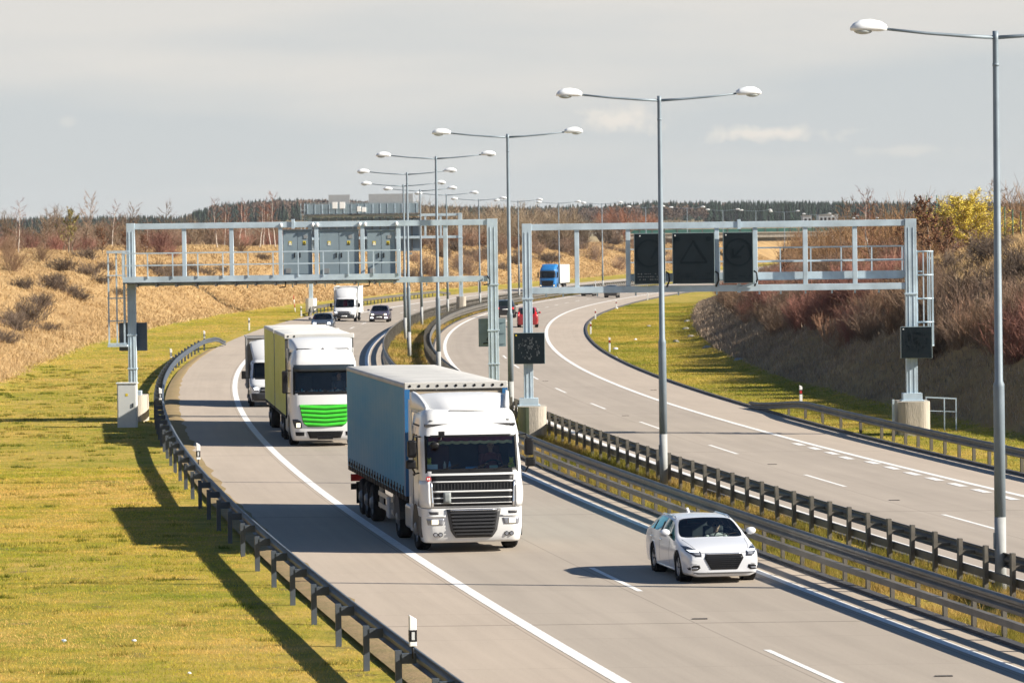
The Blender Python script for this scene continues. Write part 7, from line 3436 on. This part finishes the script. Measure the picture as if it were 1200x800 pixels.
sh_o = shrub_proto(90, 2.6, 26, 8, 1.1, .012, twig_b, leaf_o, 1300, .16)

R_ = random.Random(99)
# left plateau: named single trees first
for px, a, h, pr, base_h, nm, lab in (
    (84, 25, 4.3, willow2, 4.8, "budding_tree", "yellow green budding tree on the left crest, left of the gantry ladder"),
    (119, 24, 2.7, oak[0], 4.6, "young_oak", "small oak with rusty withered leaves just left of the gantry's ladder top"),
    (146, 24, 2.6, oak[1], 4.6, "young_oak", "small oak with rusty withered leaves behind the left gantry post"),
    (172, 26, 2.6, oak[0], 4.6, "young_oak", "small oak with rusty withered leaves just right of the left gantry post"),
    (20, 28, 5.0, birch[1], 7.2, "birch_tree", "slim leafless birch at the left edge of the photo"),
    (57, 34, 5.6, bare[0], 6.0, "bare_tree", "wide leafless tree at the far left skyline"),
    (101, 40, 6.6, bare[1], 6.0, "bare_tree", "tall thin leafless tree standing above the skyline left of the gantry"),
    (150, 40, 6.4, bare[0], 6.0, "bare_tree", "tall leafless tree directly above the left gantry post"),
    (164, 43, 7.0, birch[2], 7.2, "birch_tree", "tall leafless birch above the left gantry's first bay"),
    (200, 30, 5.4, bare[2], 6.0, "bare_tree", "pale leafless tree in the first bay of the left gantry"),
):
    p = solve_left(px, a, 200, 520)
    plant_tree(nm, pr, p, h / base_h, lab, "tree", None)
for i, px in enumerate((257, 266, 272, 283, 291, 298, 306, 312, 319, 325)):
    p = solve_left(px, 27 + (i % 3) * 4, 300, 620)
    plant_tree("birch_tree", birch[i % 3], p, R_.uniform(.80, 1.08), "white stemmed leafless birch in the clump seen through the left gantry's middle bays", "tree", "birches behind the left gantry")
for i in range(62):
    px = R_.uniform(-20, 500)
    a = R_.uniform(26, 70)
    p = solve_left(px, a, 250, 760)
    k = R_.random()
    pr = bare[R_.randrange(3)] if k < .8 else birch[R_.randrange(3)]
    plant_tree("bare_tree" if k < .8 else "birch_tree", pr, p, R_.uniform(.36, .64), "leafless brown tree of the loose belt along the left crest" if k < .8 else "reddish leafless birch of the loose belt along the left crest", "tree", "trees of the left crest" if k < .8 else "birches of the left crest")
for i in range(46):
    px = R_.uniform(-20, 500)
    a = R_.uniform(22, 44)
    p = solve_left(px, a, 230, 700)
    plant_shrub("bare_shrub", (sh_g + sh_p[:1])[R_.randrange(3)], p, R_.uniform(.7, 1.35), "leafless twiggy shrub under the trees of the left crest", "shrubs of the left crest")
# dark brambles on the left slope
for px, a, sc in ((8, 15, 1.0), (18, 13.5, 1.1), (34, 14.5, 1.25), (48, 16, 1.1), (62, 17.5, 1.2), (66, 19, 1.0), (86, 17, 1.0), (92, 15.5, .9), (104, 18.5, 1.1), (120, 17, .9), (128, 19, .9), (138, 15, .7), (182, 17.5, 1.0), (196, 16, 1.3), (206, 17, 1.2), (215, 15, 1.0), (228, 18, 1.2), (240, 17, 1.0), (262, 18, .9), (30, 19, .9), (76, 20.5, 1.2), (100, 21.5, 1.1), (56, 12.6, .8), (3, 12.4, .9),
                  (310, 20, 1.0), (345, 18, .9)):
    p = solve_left(px, a, 200, 520)
    plant_shrub("bramble_shrub", sh_k[R_.randrange(2)], p, sc, "dark low bramble shrub on the dry left slope", "brambles on the left slope", R_.uniform(.7, 1))
for i in range(70):
    px = R_.uniform(480, 800)
    a = R_.choice([R_.uniform(11, 24), R_.uniform(18, 30)])
    p = solve_left(px, a, 480, 1000)
    plant_shrub("bramble_shrub", sh_k[R_.randrange(2)] if R_.random() < .7 else sh_g[0], p, R_.uniform(.9, 1.9), "brown shrub on the distant dry slope beyond the road bend", "shrubs on the distant slope", R_.uniform(.7, 1))
for px in (535, 541, 550, 556, 566, 589, 596, 605, 497, 524):
    p = solve_left(px, R_.uniform(22, 27), 480, 900)
    plant_shrub("oak_shrub", sh_o, p, R_.uniform(.7, 1.1), "small rusty leaved oak bush on the distant crest behind the lamp poles", "oak bushes on the distant crest")

# thick willow brush on the plateau beyond the bend: one mass
proto_me = []
rng = random.Random(5)
Vs, Fs, off_ = [], [], 0
base = []
for i in range(5):
    V, F = seg_mesh(shrub_segs(random.Random(100 + i), 6.0, 16, 6, .55, .035), 3)
    base.append((V, F))
g2 = np.random.default_rng(8)


def brush(name, n, px0, px1, a0, a1, D0, D1, hmin, hmax, m_, seed):
    r = np.random.default_rng(seed)
    Vs, Fs, off_ = [], [], 0
    c = 0
    tries = 0
    while c < n and tries < n * 30:
        tries += 1
        D = r.uniform(D0, D1)
        a = r.uniform(a0, a1)
        p = terr(D, -1, a)
        x = proj_x(p)
        if not px0 < x < px1:
            continue
        V, F = base[r.integers(5)]
        s = r.uniform(hmin, hmax) / 6.0
        th = r.uniform(0, 6.28)
        R3 = np.array([[math.cos(th), -math.sin(th), 0], [math.sin(th), math.cos(th), 0], [0, 0, 1]], np.float32)
        Vs.append((V @ R3.T) * np.array([s * 1.1, s * 1.1, s], np.float32) + np.array(p, np.float32))
        Fs.append(F + off_)
        off_ += len(V)
        c += 1
    stuff(name, np.concatenate(Vs), np.concatenate(Fs), m_)


brush("willow_thicket", 150, 478, 690, 26, 95, 560, 980, 4.0, 7.6, mat("willow brush", (0.19, 0.14, 0.09), .9, var=.3, scale=.12, col2=(0.28, 0.21, 0.13)), 21)
brush("willow_thicket", 60, 470, 800, 24, 60, 640, 1150, 3.0, 5.5, mat("dull brush", (0.13, 0.095, 0.06), .9, var=.3, scale=.12), 22)
brush("birch_thicket", 16, 690, 775, 30, 80, 800, 1200, 5.0, 8.0, mat("russet brush", (0.23, 0.095, 0.05), .9, var=.3, scale=.2), 23)
brush("left_thicket" if False else "bare_thicket", 190, -150, 480, 45, 150, 420, 1100, 2.6, 5.0, mat("grey brown brush", (0.185, 0.125, 0.075), .9, var=.3, scale=.1), 24)

# ---- right slope: rows of red and grey shrubs, oaks and birches above
for i in range(270):
    D = 150 + 320 * R_.random() ** 1.1
    rel = R_.uniform(2.8, 9.5)
    p = on_right(D, rel)
    x = proj_x(p)
    if not -10 < x < 1330 or (x > 1080 and rel > 6.3):
        continue
    red = mnoise.noise(Vector((D * .03, rel * .25, 2))) > .08
    me_ = sh_p[R_.randrange(2)] if red else sh_g[R_.randrange(2)]
    plant_shrub("dogwood_shrub" if red else "bare_shrub", me_, p, R_.uniform(.55, 1.0), "dark red twigged shrub in the rows on the right cutting slope" if red else "grey brown leafless shrub in the rows on the right cutting slope",
                "red shrubs on the right slope" if red else "grey shrubs on the right slope")
for px, D, rel, h, pr, bh, nm, lab in (
    (1141, 232, 15, 3.6, willow, 4.4, "willow_tree", "yellow flowering willow on the crest of the right slope"),
    (1094, 222, 10.5, 3.7, oak[0], 4.6, "oak_tree", "oak full of withered brown leaves right behind the right gantry's ladder"),
    (1108, 215, 9.5, 2.6, oak[1], 4.6, "oak_tree", "low spreading oak with brown leaves beside the right gantry's ladder"),
    (1062, 262, 12, 3.6, oak[1], 4.6, "oak_tree", "oak with withered leaves directly behind the right gantry's right post"),
    (1088, 270, 15, 3.9, oak[0], 4.6, "oak_tree", "taller rusty oak between the right gantry post and the yellow willow"),
    (917, 405, 9.5, 3.6, oak[0], 4.6, "oak_tree", "oak with brown leaves seen through the right gantry's walkway rail"),
    (922, 395, 7, 2.6, oak[1], 4.6, "oak_tree", "small oak with brown leaves low behind the right gantry's bottom beam"),
    (1026, 300, 10, 6.0, birch[0], 7.2, "birch_tree", "white stemmed birch in the last bay of the right gantry"),
    (1012, 330, 11, 5.6, birch[1], 7.2, "birch_tree", "white stemmed birch in the second last bay of the right gantry"),
    (937, 420, 13, 6.6, birch[2], 7.2, "birch_tree", "tall thin birch in front of the distant green bridge wall"),
    (930, 430, 14, 6.2, birch[0], 7.2, "birch_tree", "pale birch stem left of the tall thin birch before the bridge"),
    (1000, 345, 17, 9.2, bare[0], 6.0, "bare_tree", "tall wispy leafless tree rising into the sky left of the right hill"),
    (1046, 300, 17, 6.2, bare[1], 6.0, "bare_tree", "broad reddish leafless tree above the right gantry's end post"),
    (1060, 290, 20, 6.0, birch[1], 7.2, "birch_tree", "reddish birch crown above the right gantry's end post"),
    (1108, 250, 21, 6.2, bare[2], 6.0, "bare_tree", "thin leafless tree on the skyline left of the yellow willow"),
    (1142, 240, 25, 6.6, birch[2], 7.2, "birch_tree", "reddish birch peak directly behind the yellow willow"),
    (1168, 232, 24, 6.0, bare[0], 6.0, "bare_tree", "grey leafless tree behind the nearest lamp pole on the hill"),
    (1190, 225, 22, 5.2, bare[1], 6.0, "bare_tree", "leafless tree behind the green fence posts at the right edge"),
):
    best = min(((abs(proj_x(on_right(float(d), rel)) - px), float(d)) for d in np.arange(150, 520, 3)), key=lambda q_: q_[0])
    p = on_right(best[1], rel)
    w_ = plant_tree(nm, pr, p, h / bh, lab, "tree", None)
    if nm == "willow_tree":
        w_.scale = (1.2, 1.2, .78)
for i in range(34):
    D = R_.uniform(240, 460)
    rel = R_.uniform(11, 36)
    p = on_right(D, rel)
    x = proj_x(p)
    if not 930 < x < 1235 or (1100 < x and rel < 19):
        continue
    k = R_.random()
    pr, bh = ((bare[R_.randrange(3)], 6.0) if k < .65 else (birch[R_.randrange(3)], 7.2))
    plant_tree("bare_tree" if k < .65 else "birch_tree", pr, p, R_.uniform(.55, .85), "leafless brown tree in the wood on the right hilltop" if k < .65 else "leafless birch in the wood on the right hilltop", "tree", "bare trees on the right hilltop" if k < .65 else "birches on the right hilltop")
for i in range(40):
    D = R_.uniform(215, 470)
    rel = R_.uniform(8, 26)
    p = on_right(D, rel)
    x = proj_x(p)
    if not 870 < x < 1230 or (1095 < x and 9 < rel < 19):
        continue
    plant_shrub("bare_shrub", (sh_g + [sh_p[0]])[R_.randrange(3)], p, R_.uniform(.8, 1.4), "leafless brown shrub on the upper right hill", "shrubs on the upper right hill")
for px, rel, sc in ((1116, 9.5, .8), (1160, 9.8, .9), (1170, 11, .9), (1196, 9.2, .9), (1150, 11.5, .6), (1183, 12.5, .6), (1196, 7.6, 1.0), (1170, 6.6, 1.0)):
    best = min(((abs(proj_x(on_right(float(d), rel)) - px), float(d)) for d in np.arange(140, 400, 2)), key=lambda q_: q_[0])
    plant_shrub("bramble_shrub", sh_k[R_.randrange(2)], on_right(best[1], rel), sc, "dark low bramble on the dry grass near the top of the right slope", "brambles on the right slope")

# green wire fence on the right hilltop
fp = [at_D(px, py, D_) for px, py, D_ in ((1074, 256, 300), (1086, 257, 285), (1098, 258, 272), (1177.6, 276, 236), (1187, 281, 226), (1196.5, 284, 218), (1208, 288, 208))]
th = thing("fence", fp[3], "green wire fence with thin posts along the right hilltop", "fence")
for i, p in enumerate(fp):
    mb = MB()
    q = p - fp[3]
    mb.cyl((q.x, q.y, q.z - .5), (q.x, q.y, q.z + 1.75), .032, n=8)
    mb.build("post", mat("green fence post", (.03, .11, .05), .5), th)
mb = MB()
for i in range(len(fp) - 1):
    for h in (.4, .9, 1.4, 1.7):
        mb.cyl(fp[i] - fp[3] + Vector((0, 0, h)), fp[i + 1] - fp[3] + Vector((0, 0, h)), .004, n=4)
mb.build("wire", mat("green fence post", (.03, .11, .05)), th)

# ---- far forest on the hills: reads as one mass
def conifer(seed):
    r = random.Random(seed)
    V, F = [], []
    tiers = 6
    for t in range(tiers):
        z0 = 2 + 15 * (t / tiers)
        rad = 3.2 * (1 - t / tiers) ** .8 + .3
        n = 6
        top = z0 + 4.2
        for k in range(n):
            a = 2 * PI * (k + r.random() * .6) / n
            rr = rad * r.uniform(.65, 1.15)
            o = len(V)
            V += [(0, 0, top), (rr * math.cos(a - .4), rr * math.sin(a - .4), z0 + r.uniform(-.5, .3)), (rr * 1.1 * math.cos(a), rr * 1.1 * math.sin(a), z0 - .7), (rr * math.cos(a + .4), rr * math.sin(a + .4), z0 + r.uniform(-.5, .3))]
            F.append((o, o + 1, o + 2, o + 3))
    return np.array(V, np.float32), np.array(F)


def decid(seed):
    """broad bare crown read from kilometres away: a cloud of twig sprays"""
    r = random.Random(seed)
    V, F = [], []
    for _ in range(70):
        th, ph = r.uniform(0, 6.28), math.acos(r.uniform(-.6, 1))
        q = r.uniform(.45, 1)
        c = Vector((3.6 * q * math.sin(ph) * math.cos(th), 3.6 * q * math.sin(ph) * math.sin(th), 9.5 + 5.5 * q * math.cos(ph)))
        d = (c - Vector((0, 0, 6))).normalized()
        s_ = d.cross(Vector((r.gauss(0, 1), r.gauss(0, 1), r.gauss(0, 1)))).normalized()
        L, w_ = r.uniform(1.2, 2.6), r.uniform(.35, .9)
        o = len(V)
        V += [c - d * L * .5, c + s_ * w_, c + d * L * .6, c - s_ * w_]
        F.append((o, o + 1, o + 2, o + 3))
    for k in range(4):
        a = k * 1.57
        o = len(V)
        V += [(.25 * math.cos(a), .25 * math.sin(a), -1), (.25 * math.cos(a + 1.57), .25 * math.sin(a + 1.57), -1), (.12 * math.cos(a + 1.57), .12 * math.sin(a + 1.57), 9), (.12 * math.cos(a), .12 * math.sin(a), 9)]
        F.append((o, o + 1, o + 2, o + 3))
    return np.array([tuple(v) for v in V], np.float32), np.array(F)


cons = [conifer(i) for i in range(5)]
decs = [decid(200 + i) for i in range(5)]


def forest(name, protos, n, fx, fy, m_, seed, smin, smax, mask=None):
    r = np.random.default_rng(seed)
    Vs, Fs, off_ = [], [], 0
    for _ in range(n):
        px = r.uniform(*fx)
        y = r.uniform(*fy)
        x = (px - 600) / FPX * y
        if mask is not None:
            cl = .5 + 1.1 * mnoise.noise(Vector((x * .006, y * .003, 3.3)))
            if (cl > mask(px)) == (name == "conifer_forest"):
                continue
        V, F = protos[r.integers(len(protos))]
        s = r.uniform(smin, smax)
        z = hill_z(x, y) - .5
        th = r.uniform(0, 6.28)
        R3 = np.array([[math.cos(th), -math.sin(th), 0], [math.sin(th), math.cos(th), 0], [0, 0, 1]], np.float32)
        Vs.append((V @ R3.T) * s + np.array([x, y, z], np.float32))
        Fs.append(F + off_)
        off_ += len(V)
    stuff(name, np.concatenate(Vs), np.concatenate(Fs), m_)


fmask = lambda px: float(np.interp(px, [-60, 60, 200, 250, 420, 560, 700, 760, 1000, 1260], [.75, .70, .75, .62, .60, .55, .55, .92, .92, .75]))
forest("conifer_forest", cons, 11000, (-180, 1380), (2600, 4100), mat("spruce green", (0.014, 0.028, 0.018), .9, var=.35, scale=.02, island=.3, spec=.1), 31, .45, .82, fmask)
forest("bare_forest", decs, 9500, (-180, 1380), (2600, 4100), mat("far bare wood", (0.125, 0.085, 0.062), .9, var=.25, scale=.02, spec=.1), 32, .55, .88, fmask)

# brushwood that covers the right cutting slope between the single shrubs, and the wood on its hilltop
def brush_r(name, n, px0, px1, r0, r1, D0, D1, hmin, hmax, m_, seed, wide=1.1):
    r = np.random.default_rng(seed)
    Vs, Fs, off_ = [], [], 0
    c = tries = 0
    while c < n and tries < n * 30:
        tries += 1
        D, rel = r.uniform(D0, D1), r.uniform(r0, r1)
        p = on_right(D, rel)
        if not px0 < proj_x(p) < px1 or (name == "slope_brush" and proj_x(p) > 1075 and rel > 6.0):
            continue
        V, F = base2[r.integers(4)]
        s = r.uniform(hmin, hmax) / 3.0
        th = r.uniform(0, 6.28)
        R3 = np.array([[math.cos(th), -math.sin(th), 0], [math.sin(th), math.cos(th), 0], [0, 0, 1]], np.float32)
        Vs.append((V @ R3.T) * np.array([s * wide, s * wide, s], np.float32) + np.array(p, np.float32))
        Fs.append(F + off_)
        off_ += len(V)
        c += 1
    stuff(name, np.concatenate(Vs), np.concatenate(Fs), m_)


base2 = [seg_mesh(shrub_segs(random.Random(300 + i), 3.0, 14, 6, 1.0, .016), 3) for i in range(4)]
brush_r("slope_brush", 340, 840, 1330, 2.8, 9.5, 130, 470, .7, 1.7, mat("slope brush", (0.23, 0.120, 0.078), .95, var=.3, scale=.25, col2=(0.37, 0.22, 0.14), spec=.05), 41)
brush_r("hilltop_thicket", 340, 900, 1105, 10, 60, 230, 560, 2.4, 4.8, mat("hilltop brush", (0.20, 0.105, 0.048), .95, var=.3, scale=.12, col2=(0.31, 0.20, 0.11), spec=.05), 42, .8)
brush_r("hilltop_thicket", 80, 1095, 1330, 22, 60, 210, 330, 2.6, 4.6, mat("hilltop brush", (0.15, 0.088, 0.048)), 43, .8)

# ---- stones and litter
stone_m = mat("pale field stone", (0.33, 0.31, 0.26), .9, var=.25, scale=6)


def stone(seed, r):
    rr = random.Random(seed)
    bm = bmesh.new()
    bmesh.ops.create_icosphere(bm, subdivisions=2, radius=1)
    for v in bm.verts:
        n_ = mnoise.noise(v.co * 1.3 + Vector((seed * 3.1, 0, 0)))
        v.co *= 1 + .35 * n_
        v.co = Vector((v.co.x * r * 1.25, v.co.y * r, v.co.z * r * .75))
    me = bpy.data.meshes.new("stone")
    bm.to_mesh(me)
    bm.free()
    me.materials.append(stone_m)
    return me


def ground_right(px, py):
    p = at(px, py)
    return p


for i, (px, py, r, lab) in enumerate(((816.5, 368, .22, "pale stone highest up on the right grass"), (805.6, 377.5, .26, "pale stone in the grass beside a dark clod"), (804, 386, .24, "pale stone in the middle of the right grass column of stones"), (809.5, 395, .24, "pale stone on the right grass level with the shrub slope's toe"),
                                      (792.5, 400.5, .18, "smaller pale stone left of the stone column on the right grass"), (828.4, 408.5, .26, "pale stone near the toe of the right slope"), (866, 424.5, .32, "largest pale stone, at the toe of the dark slope"), (760.5, 382.5, .14, "small stone left of the second street lamp pole"))):
    o = link("stone", stone(i, r))
    o.location = at(px, py) + Vector((0, 0, .02))
    tag(o, lab, "stone", "pale stones on the right grass")
lit_m = mat("white litter", (.75, .76, .78), .6, var=.05)


def litter(px, py, s, lab, nm="litter", m_=lit_m):
    me = stone(int(px), s)
    me.materials.clear()
    me.materials.append(m_)
    o = link(nm, me)
    o.location = at(px, py) + Vector((0, 0, .03))
    tag(o, lab, "litter")


litter(744.4, 398, .10, "small white litter in the grass left of the second lamp pole")
litter(721.5, 409, .13, "white litter beside the nearest red banded marker post")
litter(721.5, 419.5, .10, "white scrap at the edge of the right kerb")
litter(722.5, 361.5, .16, "white scrap at the foot of a distant marker post")
litter(75, 752, .038, "crumpled bluish litter on the left grass", m_=mat("bluish litter", (.5, .6, .72), .6))
litter(157, 752, .038, "white crumpled litter right of the bluish one on the left grass")
litter(222, 790, .028, "tiny white scrap on the grass at the bottom of the photo")
p = at(1036, 470.5)
litter(1036, 471, .22, "pale plastic sheet at the toe of the dark right slope", "plastic_sheet", mat("bluish sheet", (.6, .66, .72), .5))
p = at_D(1122, 297, 225)
litter(1122, 297, .2, "white plastic bag caught on the right slope", "plastic_bag")
bpy.data.objects[[o.name for o in bpy.data.objects if o.name.startswith("plastic_bag")][0]].location = terr(225, 1, foot(225) + 10.5) + Vector((0, 0, .3))
# ------------------------------------------------------------------ air
USE_HAZE = True
if USE_HAZE:
    x0, x1, y0, y1, z0, z1 = -1560, 1560, -12, 4340, -12, 60
    mb = MB()
    mb.box(((x0 + x1) / 2, (y0 + y1) / 2, (z0 + z1) / 2), (x1 - x0, y1 - y0, z1 - z0))
    m, nt_, b_ = _nt("air")
    nt_.nodes.remove(b_)
    v = nt_.nodes.new("ShaderNodeVolumePrincipled")
    v.inputs["Color"].default_value = (.82, .86, .92, 1)
    v.inputs["Density"].default_value = 0.000038
    nt_.links.new(v.outputs[0], nt_.nodes["Material Output"].inputs["Volume"])
    o = mb.build("haze", m)
    tag(o, kind="stuff")
    scene.cycles.volume_bounces = 0
